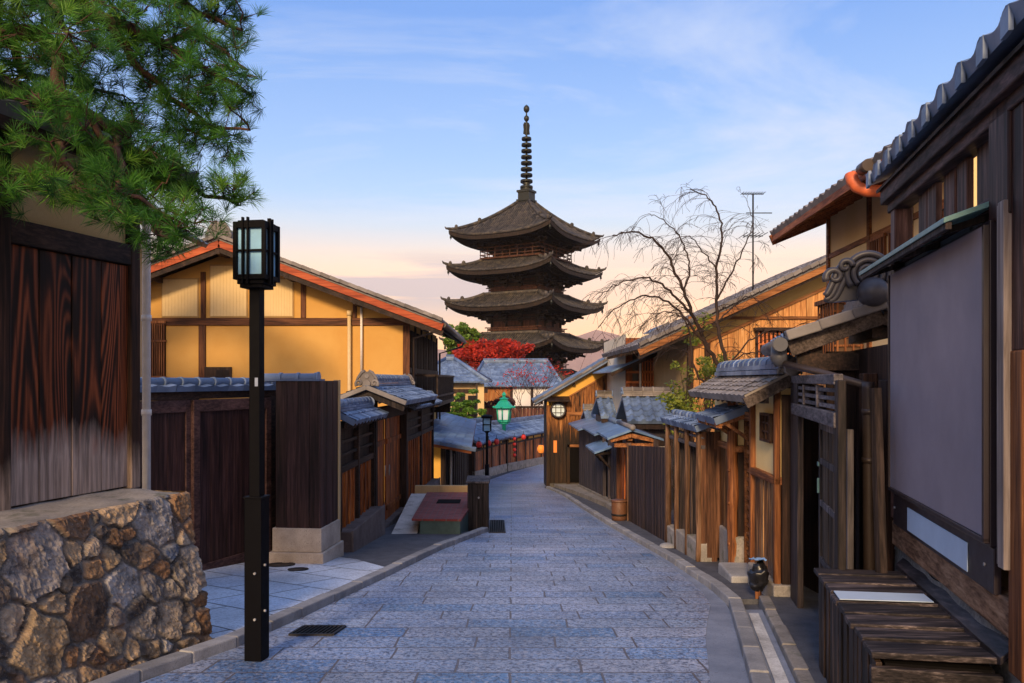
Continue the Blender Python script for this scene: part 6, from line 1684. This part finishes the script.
def dark_fence_gate():
    fr = Frame(2.46, 18.9, -.012, 1, -1, -.012); root = thing('boarded_gate', 'dark grey boarded wall with small blue roofs and a deep doorway', 'gate', fr.p(4, 0, G(22)))
    g = lambda a: G(18.9+a)+.1
    mb = MB(); boards(mb, fr, 2.2, 9.0, g(2.2)+.1, .02, -.03, 0, .2, .012, z1b=-.05, z0b=g(9)+.1); mb.build('wall_boards', M_fencewood2, root)
    mb = MB(); boards(mb, fr, 0, 1.0, g(0)+.1, -.05, -.03, 0, .2, .012); mb.build('wall_boards', M_fencewood2, root)
    mb = MB(); mb.fbox(fr, 0, 9, -.14, -.04, -2.8, -.05); mb.build('wall_core', M_dark, root)
    mb = MB(); mb.fbox(fr, 0, 9, -.1, .05, g(0)-.5, g(0)+.12, z0b=g(9)-.5, z1b=g(9)+.12); mb.build('stone_base', M_concrete, root)
    for a in (1.0, 2.1): 
        mb = MB(); mb.fbox(fr, a, a+.12, -.06, .04, g(a), .1); mb.build('post', M_fencewood2, root)
    mb = MB(); sheet_roof(mb, fr.p(5.6, .35, -.02), fr.p(9.3, .35, -.02), fr.p(9.3, -.5, .22), fr.p(5.6, -.5, .22)); sheet_roof(mb, fr.p(2.2, .25, .06), fr.p(5.4, .25, .06), fr.p(5.4, -.5, .30), fr.p(2.2, -.5, .30))
    sheet_roof(mb, fr.p(.7, .42, -.28), fr.p(2.9, .42, -.28), fr.p(2.9, -.03, -.12), fr.p(.7, -.03, -.12)); rf = mb.build('roof', M_sheet, root)
    mb = MB(); mb.tube([fr.p(5.6, -.5, .26), fr.p(9.3, -.5, .26)], .09, 8); mb.tube([fr.p(2.2, -.5, .34), fr.p(5.4, -.5, .34)], .09, 8); mb.build('ridge', M_tile_far, rf)
    mb = MB()
    for a in (.8, 1.8, 2.8): mb.beam(fr.p(a, .38, -.34), fr.p(a, -.0, -.3), .05, .06); mb.beam(fr.p(a, .3, -.36), fr.p(a, 0, -.7), .04, .05)
    mb.build('canopy_bracket', M_darkwood_h, rf)
dark_fence_gate()

def tiled_annex(name, label, x0, x1, y0, y1, ze, zr, wall, tw, hon=True, ridge=True):
    """small building whose roof slopes towards the camera"""
    root = thing(name, label, 'outbuilding', ((x0+x1)/2, (y0+y1)/2, G(y0)))
    mb = MB(); mb.box(x0+.12, x1-.1, y0+.35, y1, G(y1)-.3, ze-.04); mb.build('wall', wall, root)
    mb = MB(); tile_roof(mb, (x0, y0, ze), (x1, y0, ze), (x1, (y0+y1)/2, zr), (x0, (y0+y1)/2, zr), tw=tw, ch=.24, amp=.06, step=.025, K=8, hon=hon)
    tile_roof(mb, (x0, y1+.3, ze), (x1, y1+.3, ze), (x1, (y0+y1)/2, zr), (x0, (y0+y1)/2, zr), tw=tw, ch=.24, amp=.06, K=5, hon=hon)
    rf = mb.build('roof', M_tile_far, root)
    if ridge:
        mb = MB(); ridge_cap(mb, (x0-.02, (y0+y1)/2, zr), (x1+.02, (y0+y1)/2, zr), .2, .24, layers=3); mb.build('ridge', M_tile_warm, rf)
        for x, s in ((x0, -1), (x1, 1)):
            mb = MB(); onigawara(mb, (x, (y0+y1)/2, zr+.08), (s, 0, 0), .2); mb.build('ridge_end_tile', M_tile_far, rf)
    mb = MB(); mb.box(x0+.02, x1-.02, y0+.06, y0+.14, ze-.18, ze-.07); mb.build('eave_board', M_darkwood, rf)
    return root
an = tiled_annex('tiled_annex', 'outbuilding with broad rows of round blue tiles above the plank fence', 2.72, 3.95, 18.7, 20.6, .52, 1.10, M_fencewood2, .24)
mb = MB(); mb.box(2.98, 3.75, 18.98, 19.04, -.32, -.08); mb.build('white_panel', M_white, an)
mb = MB(); mb.box(2.86, 3.84, 18.96, 19.05, -.08, .12); mb.build('beam', M_darkwood, an)
tiled_annex('stepped_annex', 'cluster roof of stepped blue tiles left of the broad tiled outbuilding', 2.62, 3.1, 23.4, 26.0, .42, .95, M_fencewood2, .24)
tiled_annex('corner_annex', 'small low tiled roof at the far corner beside the gabled plank house', 2.55, 3.3, 27.3, 29.4, .05, .42, M_fencewood2, .25)

# ------------------------------------------------------------------ gabled plank house at the bend
def gable_house():
    Y = 30.0; fr = Frame(XX(547, Y), Y, 1, 0, 0, -1); a = lambda px: XX(px, Y)-XX(547, Y)
    root = thing('gabled_house', 'brown plank gable house with yellow verge strip and round lantern', 'house', fr.p(2, -3, G(31)))
    L = a(668); zl, sl = ZZ(399, Y)+.08, .585; top = lambda q: zl+sl*q; g = -2.75
    mb = MB(); mb.prism([fr.p(0, -.05, g), fr.p(0, -.05, top(0)), fr.p(L, -.05, top(L)), fr.p(L, -.05, g)], V((0, 3, 0))); mb.build('wall', M_darkwood, root)
    mb = MB(); n = 30
    for i in range(n):
        q0, q1 = L*i/n, L*(i+1)/n-.012; j = rng.uniform(-.008, .008)
        mb.fbox(fr, q0, q1, -.05, .0+j, g+.35, top(q0)-.46, z0b=g+.35, z1b=top(q1)-.46)
    mb.build('wall_planks', M_brownplank, root)
    mb = MB(); n = 1
    mb.fbox(fr, 0, L, -.05, .012, top(0)-.44, top(0)-.03, z0b=top(L)-.44, z1b=top(L)-.03); mb.build('verge_strip', M_yellow2, root)
    mb = MB(); mb.fbox(fr, 0, L, -.04, .04, top(0)-.50, top(0)-.44, z0b=top(L)-.50, z1b=top(L)-.44); mb.build('beam', M_brown_h, root)
    mb = MB(); mb.fbox(fr, a(566), L, -.03, .05, ZZ(415.5, Y), ZZ(412, Y)); mb.build('beam', M_brown_h, root)
    mb = MB(); mb.fbox(fr, a(567), a(612), -.03, .06, ZZ(447, Y), ZZ(444.5, Y)); mb.build('beam', M_brown_h, root)
    for p in (546.5, 566.5):
        mb = MB(); mb.fbox(fr, a(p)-.0, a(p)+.12, -.05, .06, g, top(a(p))-.3 if p < 550 else ZZ(414, Y)); mb.build('post', M_brownplank, root)
    mb = MB(); mb.fbox(fr, a(566), a(579), .0, .02, g+.4, ZZ(447, Y)); mb.fbox(fr, a(580), a(609), .0, .015, ZZ(468, Y), ZZ(448, Y)); mb.build('opening', M_dark, root)
    mb = MB(); mb.fbox(fr, 0, L, -.05, .05, g-.5, g+.36); mb.build('plinth', M_concrete_dark, root)
    # roof: sheet with tile verge, thick pale edge
    y0, y1 = Y-.28, Y+3.1; ov = .5
    P = lambda q, y, dz=0: V((fr.o.x+q, y, top(q)+.10+dz))
    mb = MB(); tile_roof(mb, P(-ov, y1), P(-ov, y0), P(L, y0), P(L, y1), tw=.27, ch=.27, amp=.035, K=4, thick=.1); rf = mb.build('roof', M_tile_far, root)
    mb = MB(); n = 14
    for i in range(n): mb.beam(P(-ov+(L+ov)*i/n, y0-.02, .02), P(-ov+(L+ov)*(i+1)/n-.02, y0-.02, .035), .08, .075)
    mb.build('verge_tile', M_tile_grey, rf)
    mb = MB(); mb.beam(P(-ov, y0+.05, -.12), P(L, y0+.05, -.12), .05, .07)
    for q in (-.2, 1.0, 2.2, 3.4): mb.beam(P(q, y0+.1, -.2), P(q, Y, -.2), .09, .12)
    mb.build('eave_boards', M_darkwood_h, root)
    # upright plate, no lamp, with a faint glow added to its orange
    mb = MB(); mb.fbox(fr, a(553.5), a(556.8), .01, .05, ZZ(452.5, Y), ZZ(440.5, Y)); tag(mb.build('sign_plate', M_orangeglow), 'narrow orange upright plate on the gabled plank house', 'sign')
    # round lantern sign with a little roof
    rl = thing('round_lantern', 'round white lattice lantern under a small hood on the plank gable', 'lantern', fr.p(a(558), .1, ZZ(410, Y)))
    c = fr.p(a(558), .02, ZZ(410, Y)); r_ = .265
    mb = MB(); mb.tube([c, c+V((0, -.16, 0))], r_-.03, 24); mb.build('glass', M_paleglass, rl)
    mb = MB(); ring = [c+V((r_*math.cos(t), -.14, r_*math.sin(t))) for t in np.linspace(0, 2*math.pi, 25)]; mb.tube(ring, .045, 8, caps=False)
    for d in (-.095, .095): mb.box(c.x+d-.012, c.x+d+.012, c.y-.185, c.y-.15, c.z-r_*.95, c.z+r_*.95); mb.box(c.x-r_*.95, c.x+r_*.95, c.y-.182, c.y-.15, c.z+d-.012, c.z+d+.012)
    mb.tube([c+V((0, .02, 0)), c+V((0, -.12, 0))], r_+.02, 24); mb.build('frame', M_darkframe, rl)
    mb = MB(); mb.hexa([c+V(v) for v in ((-.42, -.5, .33), (.42, -.5, .33), (.42, 0, .44), (-.42, 0, .44), (-.42, -.5, .37), (.42, -.5, .37), (.42, 0, .52), (-.42, 0, .52))]); 
    for s in (-.32, .32): mb.beam(c+V((s, -.4, .34)), c+V((s, 0, .2)), .04, .05)
    mb.build('hood', M_darkwood_h, rl)
M_brown_h = wood('brown_beam', (.12, .045, .015), (.28, .11, .035), (.42, .19, .07), axis='X', var=.3)
M_concrete_dark = stone_like('dark_footing', (.05, .045, .04), (.11, .10, .09))
M_orangeglow = flat('glowing_orange_plate', (.75, .22, .03), .5, Emission_Color=(1, .25, .03, 1), Emission_Strength=.15)  # weak emission makes the plate glow though it is no lamp
gable_house()

# ------------------------------------------------------------------ house with orange lattice between the two gables
def lattice_house():
    Y = 25.0; root = thing('lattice_house', 'house with orange latticed upper window and pale corner post', 'house', (5.2, 27, G(27)))
    x0, x1 = XX(626, Y), XX(692, Y)
    mb = MB(); mb.box(x0, x1, Y, Y+6, -2.6, 2.95); mb.build('wall', M_beige2, root)
    mb = MB(); mb.box(x0-.02, XX(658, Y), Y-.06, Y-.002, ZZ(392, Y), ZZ(338, Y)); wn = mb.build('window', M_brownplank2, root)
    mb = MB(); mb.box(XX(632, Y), XX(638, Y), Y-.08, Y-.06, ZZ(383, Y), ZZ(346, Y)); mb.box(XX(641, Y), XX(652, Y), Y-.08, Y-.06, ZZ(372, Y), ZZ(346, Y)); mb.build('pane', M_window, wn)
    mb = MB()
    for p in np.arange(642, 653.5, 2.7): mb.box(XX(p, Y)-.02, XX(p, Y)+.02, Y-.13, Y-.08, ZZ(393, Y), ZZ(342, Y))
    for py in (344, 352, 361, 371): mb.box(XX(640, Y), XX(653, Y), Y-.125, Y-.085, ZZ(py+1.2, Y), ZZ(py, Y))
    for py in (371, 381, 389): mb.box(XX(626, Y), XX(655, Y), Y-.13, Y-.08, ZZ(py+2.2, Y), ZZ(py, Y))
    mb.build('lattice', M_orangelat, wn)
    mb = MB(); mb.box(XX(659, Y), XX(663, Y), Y-.14, Y-.0, -2.4, ZZ(340, Y)); mb.build('pale_post', M_white, root)
    for p in (664.5, 690):
        mb = MB(); mb.box(XX(p, Y)-.0, XX(p, Y)+.13, Y-.12, Y, -2.4, ZZ(338, Y)); mb.build('post', M_darkbrown, root)
    mb = MB(); mb.box(XX(638.5, Y), XX(640.3, Y), Y-.18, Y-.14, -2, ZZ(344, Y)); mb.build('downpipe', M_pipe_white, root)
    # eave: blue sheet strip falling left
    mb = MB(); sheet_roof(mb, V((XX(612, 24), 24.2, ZZ(371, 24.2))), V((XX(612, 24), 30, ZZ(371, 24.2))), V((XX(700, 24), 30, ZZ(332, 24.2))), V((XX(700, 24), 24.2, ZZ(332, 24.2))), n=8); rf = mb.build('roof', M_sheet, root)
    mb = MB(); mb.beam((XX(612, 24), 24.25, ZZ(371, 24.2)-.1), (XX(700, 24), 24.25, ZZ(332, 24.2)-.1), .06, .12); mb.build('bargeboard', M_darkwood_h, rf)
M_beige2 = plaster('cream_plaster', (.70, .60, .44), (.80, .70, .53))
M_brownplank2 = wood('red_brown_boards', (.10, .025, .008), (.26, .07, .02), (.40, .13, .04), var=.4)
M_orangelat = flat('orange_lattice_wood', (.55, .15, .035), .55, var=.35)
lattice_house()

def plank_gable_house():
    Y = 20.0; X = lambda p: XX(p, Y)
    root = thing('honey_plank_house', 'long honey coloured plank gable behind the bare tree', 'house', (X(760), Y+4, G(Y)))
    fr = Frame(X(688), Y, 1, 0, 0, -1); L = X(880)-X(688); zl, sl = ZZ(327, Y), .455; top = lambda q: zl+sl*q
    mb = MB(); mb.prism([fr.p(0, -.05, -2), fr.p(0, -.05, top(0)), fr.p(L, -.05, top(L)), fr.p(L, -.05, -2)], V((0, 7, 0))); mb.build('wall', M_tan, root)
    mb = MB(); n = 34
    for i in range(n):
        q0, q1 = L*i/n, L*(i+1)/n-.010; j = rng.uniform(-.006, .006); zt0, zt1 = top(q0)-.55, top(q1)-.55
        mb.fbox(fr, q0, q1, -.05, j, -2, zt0, z0b=-2, z1b=zt1)
    mb.build('wall_planks', M_plank, root)
    mb = MB(); mb.fbox(fr, 0, L, -.05, .02, top(0)-.55, top(0)-.05, z0b=top(L)-.55, z1b=top(L)-.05); mb.build('plaster_strip', M_tan2, root)
    mb = MB(); mb.fbox(fr, 0, L, -.04, .05, top(0)-.62, top(0)-.54, z0b=top(L)-.62, z1b=top(L)-.54); mb.build('beam', M_brown_h, root)
    mb = MB(); mb.fbox(fr, 0, L, -.04, .045, ZZ(319.5, Y), ZZ(316.5, Y)); mb.build('beam', M_brown_h, root)
    for p in (688, 705):
        mb = MB(); mb.fbox(fr, X(p)-X(688)-.02, X(p)-X(688)+.12, -.05, .06, -2, top(0)-.4); mb.build('post', M_darkbrown, root)
    # barred window
    q = lambda p: X(p)-X(688)
    mb = MB(); mb.fbox(fr, q(756), q(792), .01, .03, ZZ(372, Y), ZZ(331, Y)); wn = mb.build('window', M_dark, root)
    mb = MB()
    for p in np.arange(757, 792, 4.1): mb.fbox(fr, q(p), q(p)+.05, .03, .08, ZZ(371, Y), ZZ(332, Y))
    mb.fbox(fr, q(755), q(793), .03, .1, ZZ(345, Y), ZZ(343.5, Y)); mb.build('bars', M_orangelat, wn)
    mb = MB(); mb.fbox(fr, q(753), q(795), .0, .22, ZZ(331, Y), ZZ(328, Y)); mb.fbox(fr, q(755), q(757), .0, .10, ZZ(372, Y), ZZ(331, Y)); mb.build('window_hood', M_darkwood_h, wn)
    # roof
    y0 = Y-.75; ov = 1.35; P = lambda q_, y, dz=0: V((fr.o.x+q_, y, top(q_)+.12+dz))
    mb = MB(); tile_roof(mb, P(-ov, Y+7.2), P(-ov, y0), P(L, y0), P(L, Y+7.2), tw=.28, ch=.27, amp=.035, K=4, thick=.09); rf = mb.build('roof', M_tile_grey, root)
    mb = MB(); n = 30
    for i in range(n): mb.beam(P(-ov+(L+ov)*i/n, y0-.02, .02), P(-ov+(L+ov)*(i+1)/n-.015, y0-.02, .04), .16, .09)
    mb.build('verge_tile', M_tile_grey, rf)
    mb = MB(); mb.beam(P(-ov, y0+.05, -.17), P(L, y0+.05, -.17), .06, .17); mb.build('bargeboard', M_brown_h, root)
    mb = MB()
    mb.beam(P(-ov, y0+.1, -.30), P(L, y0+.1, -.30), .06, .07)
    for k in range(7): qq = -ov+.15+k*1.0; mb.beam(P(qq, y0+.1, -.25), P(qq, Y+.02, -.25), .10, .13)
    for y in np.arange(y0+.3, Y+6, .4): mb.beam(P(-ov+.03, y, -.15), P(0, y, -.15), .06, .08)
    mb.build('eave_boards', M_darkwood_h, root)
M_tan2 = plaster('tan_strip_plaster', (.50, .32, .10), (.60, .40, .15))
plank_gable_house()

M_upper = plaster('upper_house_plaster', (.74, .53, .25), (.82, .62, .34))
def gutter_house():
    # eave along X = 4.2..4.6
    D = V((.07, 1, 0)).normalized(); fr = Frame(4.28, 9.1, D.x, D.y, -D.y, D.x)
    root = thing('upper_house', 'two storey tan house with orange painted gutter behind the dark gate', 'house', (6, 11.5, G(11)))
    e1 = 5.2; w_ = -.95
    mb = MB(); mb.fbox(fr, .1, 5.0, -3.6, w_, -1.2, 4.40); mb.build('wall', M_upper, root)
    z0 = 4.12
    mb = MB(); tile_roof(mb, fr.p(-.5, 0, z0), fr.p(e1, 0, z0), fr.p(e1, -2.4, z0+1.0), fr.p(-.5, -2.4, z0+1.0), tw=.26, ch=.26, amp=.04, K=6)
    tile_roof(mb, fr.p(-.6, -4.8, z0), fr.p(e1, -4.8, z0), fr.p(e1, -2.4, z0+1.0), fr.p(-.6, -2.4, z0+1.0), tw=.26, ch=.3, amp=.04, K=3)
    rf = mb.build('roof', M_tile_warm, root)
    mb = MB(); ridge_cap(mb, fr.p(-.6, -2.4, z0+1.0), fr.p(e1, -2.4, z0+1.0), .25, .28); mb.build('ridge', M_tile_grey, rf)
    mb = MB(); mb.hexa([fr.p(-.5, -.02, z0-.09), fr.p(e1-.05, -.02, z0-.09), fr.p(e1-.05, -1.0, z0+.33), fr.p(-.5, -1.0, z0+.33), fr.p(-.5, -.02, z0-.07), fr.p(e1-.05, -.02, z0-.07), fr.p(e1-.05, -1.0, z0+.35), fr.p(-.5, -1.0, z0+.35)])
    for a in np.arange(-.4, e1, .38): mb.beam(fr.p(a, -.03, z0-.13), fr.p(a, -1.0, z0+.28), .06, .08)
    mb.fbox(fr, -.5, e1-.05, -.06, -.01, z0-.15, z0-.05)
    mb.beam(fr.p(e1-.03, 0, z0-.12), fr.p(e1-.03, -2.4, z0+.85), .06, .18); mb.build('eave_boards', M_redbrown_y, root)
    # gutter: runs along the eave, then curls under to the right
    mb = MB(); mb.tube([fr.p(.40, .05, z0-.05), fr.p(.62, .05, z0-.05)], .075, 14); mb.build('eave_gutter', M_pipe, root)
    mb = MB()
    mb.tube([W(851, 174, 9.95), W(852, 180, 9.93), W(857, 187, 9.9), W(867, 191, 9.85), W(885, 191, 9.8), W(930, 190, 9.7)], .075, 14); mb.build('gutter', M_orangepaint, root)
    # wall details on the street side: frames, barred windows, dado
    o = w_
    mb = MB()
    for a in (.1, 1.55, 3.0, 4.9): mb.fbox(fr, a, a+.11, o-.02, o+.04, 1.2, 4.4)
    for z in (2.78, 3.62, 2.2): mb.fbox(fr, .1, 5.0, o-.02, o+.03, z, z+.08)
    mb.build('frame', M_orange_y, root)
    for a0 in (1.72, 2.42, .4):
        mb = MB(); mb.fbox(fr, a0, a0+.52, o+.0, o+.01, 2.92, 3.55); wn = mb.build('window', M_tan3, root)
        mb = MB()
        for q in np.arange(a0, a0+.54, .085): mb.fbox(fr, q, q+.03, o+.01, o+.05, 2.90, 3.58)
        for z in (2.88, 3.57): mb.fbox(fr, a0-.03, a0+.56, o+.005, o+.06, z, z+.04)
        mb.build('bars', M_orange, wn)
    # projecting lattice bay
    mb = MB(); b0, b1 = 3.35, 4.1; mb.fbox(fr, b0, b1, o, o+.42, 1.75, 2.72); bay = mb.build('lattice_bay', M_dark2, root)
    mb = MB()
    for z in np.arange(1.75, 2.74, .135): mb.fbox(fr, b0-.02, b1+.02, o+.42, o+.45, z, z+.03); mb.fbox(fr, b0-.03, b0, o, o+.44, z, z+.03)
    for a in np.arange(b0-.02, b1+.02, .12): mb.fbox(fr, a, a+.028, o+.45, o+.47, 1.72, 2.76)
    for oo in np.arange(o+.03, o+.42, .12): mb.fbox(fr, b0-.045, b0-.03, oo, oo+.028, 1.72, 2.76)
    mb.fbox(fr, b0-.06, b1+.06, o, o+.5, 2.72, 2.79); mb.fbox(fr, b0-.06, b1+.06, o, o+.5, 1.68, 1.75); mb.build('lattice', M_orange, bay)
M_tan3 = plaster('window_paper', (.52, .36, .18), (.60, .44, .24))
M_dark2 = flat('bay_inside', (.10, .05, .025), .8)
M_redbrown_y = wood('red_brown_eave', (.10, .028, .011), (.26, .08, .028), (.42, .15, .055), axis='Y', var=.3)
gutter_house()

# ------------------------------------------------------------------ television aerial
def aerial():
    b = W(753, 284, 21.0); t = W(753, 194, 21.0); root = thing('aerial', 'thin television aerial rising above the honey plank roof', 'aerial', b)
    mb = MB(); mb.tube([b-V((0, 0, .5)), t], .022, 6); mb.build('mast', M_iron, root)
    def arr(z, half, nel, ln, y_along):
        mb = MB(); c = V((b.x, b.y, z)); mb.tube([c+V((-half, 0, 0)), c+V((half, 0, 0))], .014, 5)
        for i in range(nel): x = -half+2*half*i/(nel-1); mb.tube([c+V((x, -ln, .02)), c+V((x, ln, .02))], .009, 4)
        mb.build('array', M_iron, root)
    arr(t.z, .28, 9, .16, 0); arr(ZZ(236, 21), .26, 6, .4, 0); 
    mb = MB(); c = V((b.x, b.y, ZZ(213, 21))); mb.tube([c+V((-.18, 0, 0)), c+V((.5, 0, .0))], .014, 5); mb.build('array', M_iron, root)
aerial()

# ------------------------------------------------------------------ bare weeping tree and bamboo-like shrub
def bare_tree():
    r = random.Random(4); Yb = 14.2; b = V((XX(729, Yb), Yb, -1.2))
    root = thing('bare_tree', 'leafless weeping tree with dark drooping branches over the tiled gates', 'tree', b)
    mb = MB(); nodes = []
    mb.tube(wander(b, W(733, 395, Yb), r, 5, .03), [.09, .085, .08, .075, .07, .065], 10); mb.build('trunk', M_twig, root)
    br = MB()
    def limb(pxs, rad, Y0=None):
        pts = [W(*q) for q in pxs]; fine = []
        for i in range(len(pts)-1):
            p0, p1, p2, p3 = pts[max(i-1, 0)], pts[i], pts[i+1], pts[min(i+2, len(pts)-1)]
            for k in range(5):
                t = k/5; fine.append(.5*((2*p1)+(p2-p0)*t+(2*p0-5*p1+4*p2-p3)*t*t+(3*p1-p0-3*p2+p3)*t**3)+V((r.gauss(0, 1), r.gauss(0, 1), r.gauss(0, 1)))*.012)
        fine.append(pts[-1]); n = len(fine)
        rad *= .68; br.tube(fine, [max(.006, rad*(1-.8*i/n)) for i in range(n)], 7)
        nodes.extend([(fine[i], (fine[min(i+1, n-1)]-fine[max(i-1, 0)]).normalized(), max(.008, rad*(1-.8*i/n))) for i in range(2, n)])
    S = (733, 395, 14.2)
    limb([S, (722, 372, 14.1), (706, 345, 14), (694, 318, 13.9), (684, 292, 13.8), (674, 268, 13.7), (662, 248, 13.6), (645, 236, 13.5), (628, 232, 13.4), (612, 236, 13.3)], .062)
    limb([S, (727, 365, 14.3), (719, 335, 14.4), (717, 300, 14.5), (716, 268, 14.6), (722, 240, 14.7), (719, 214, 14.8), (708, 198, 14.8), (690, 189, 14.8)], .058)
    limb([(717, 300, 14.5), (726, 282, 14.6), (738, 262, 14.8), (748, 240, 14.9), (752, 222, 15), (748, 206, 15)], .03)
    limb([(719, 320, 14.4), (732, 308, 14.6), (745, 297, 14.7), (756, 300, 14.8), (762, 312, 14.8)], .022)
    limb([(694, 318, 13.9), (680, 300, 13.7), (662, 285, 13.5), (646, 278, 13.4), (628, 280, 13.3), (610, 288, 13.2), (598, 300, 13.1)], .036)
    limb([(706, 345, 14), (688, 322, 13.8), (672, 306, 13.6), (650, 296, 13.4), (630, 300, 13.3), (612, 312, 13.2), (598, 328, 13.1)], .036)
    limb([(684, 292, 13.8), (690, 270, 13.9), (686, 250, 14), (676, 232, 14), (660, 218, 14), (648, 214, 14)], .028)
    limb([S, (712, 385, 13.8), (697, 376, 13.6), (692, 355, 13.5), (690, 335, 13.4), (682, 318, 13.2), (668, 312, 13.1), (650, 314, 13)], .038)
    limb([S, (744, 388, 13.9), (758, 378, 13.8), (772, 369, 13.6), (788, 362, 13.5)], .034)
    limb([(727, 365, 14.3), (745, 345, 14.2), (765, 332, 14.1), (790, 328, 14), (806, 322, 14)], .026)
    limb([(722, 372, 14.1), (740, 356, 13.6), (756, 352, 13.4), (770, 358, 13.3), (782, 350, 13.2)], .022)
    limb([(716, 268, 14.6), (704, 254, 14.5), (694, 240, 14.4), (684, 236, 14.3), (672, 242, 14.2)], .022)
    # drooping twigs
    def twig(p, d, L, rad, dep):
        pts = [p]; q = V(p); dd = V(d); n = 7
        for i in range(n):
            dd = (dd+V((r.gauss(0, .14), r.gauss(0, .14), r.gauss(0, .1)-.15))).normalized(); q = q+dd*L/n; pts.append(q.copy())
        br.tube(pts, [max(.0026, rad*(1-.75*i/n)) for i in range(n+1)], 4, caps=False)
        if dep > 0:
            for _ in range(r.randint(2, 4)):
                i = r.randint(1, n-1); d2 = (pts[i+1]-pts[i]).normalized()+V((r.gauss(0, .55), r.gauss(0, .55), r.uniform(-.1, .6))); twig(pts[i], d2.normalized(), L*r.uniform(.45, .8), rad*.6, dep-1)
    for (p, d, rad) in nodes:
        if p.z < 1.9 and r.random() < .85: continue
        if r.random() < .22: continue
        k = 1
        for _ in range(k):
            side = V((r.gauss(-.2, .85), r.gauss(0, .6), r.uniform(-.2, .35)))
            twig(p, (d*.7+side).normalized(), r.uniform(.3, .8), max(.0045, rad*.28), 2 if r.random() < .45 else 1)
    br.build('branches', M_twig, root, recalc=False)
bare_tree()
def green_shrub():
    r = random.Random(8); Y = 15.5; b = V((XX(690, Y), Y, -1.3))
    root = thing('leafy_shrub', 'yellow green feathery shrub behind the tile capped post wall', 'shrub', b)
    st = MB(); lf = MB()
    for k in range(26):
        px_, py_ = r.choice([(r.uniform(662, 690), r.uniform(372, 420)), (r.uniform(678, 712), r.uniform(320, 372)), (r.uniform(664, 716), r.uniform(395, 424)), (r.uniform(705, 732), r.uniform(362, 372))])
        t = W(px_, py_, Y+r.uniform(-.7, .6)); st.tube(wander(b+V((r.uniform(-.3, .3), 0, 0)), t, r, 5, .05), [.015, .013, .011, .009, .007, .005], 5)
        for _ in range(3): leaf_cloud(lf, t+V((r.gauss(0, .13), r.gauss(0, .13), r.gauss(0, .12))), (.17, .17, .09), 34, .045, r)
    st.build('stem', M_twig, root, recalc=False); lf.build('leaves', M_leaf, root, recalc=False)
green_shrub()

# ------------------------------------------------------------------ the air
def haze(density):
    mb = MB(); mb.box(-1300, 1500, -80, 1800, -80, 150); m = bpy.data.materials.new('haze'); m.use_nodes = True; t = NT(m.node_tree)
    v = t.n('ShaderNodeVolumePrincipled', Color=(.92, .86, .86, 1), Density=density, Anisotropy=0.0)
    t.n('ShaderNodeOutputMaterial', Volume=v.outputs[0]); MATS['haze'] = m
    structure(mb.build('haze', m), 'stuff')
haze(.00012)
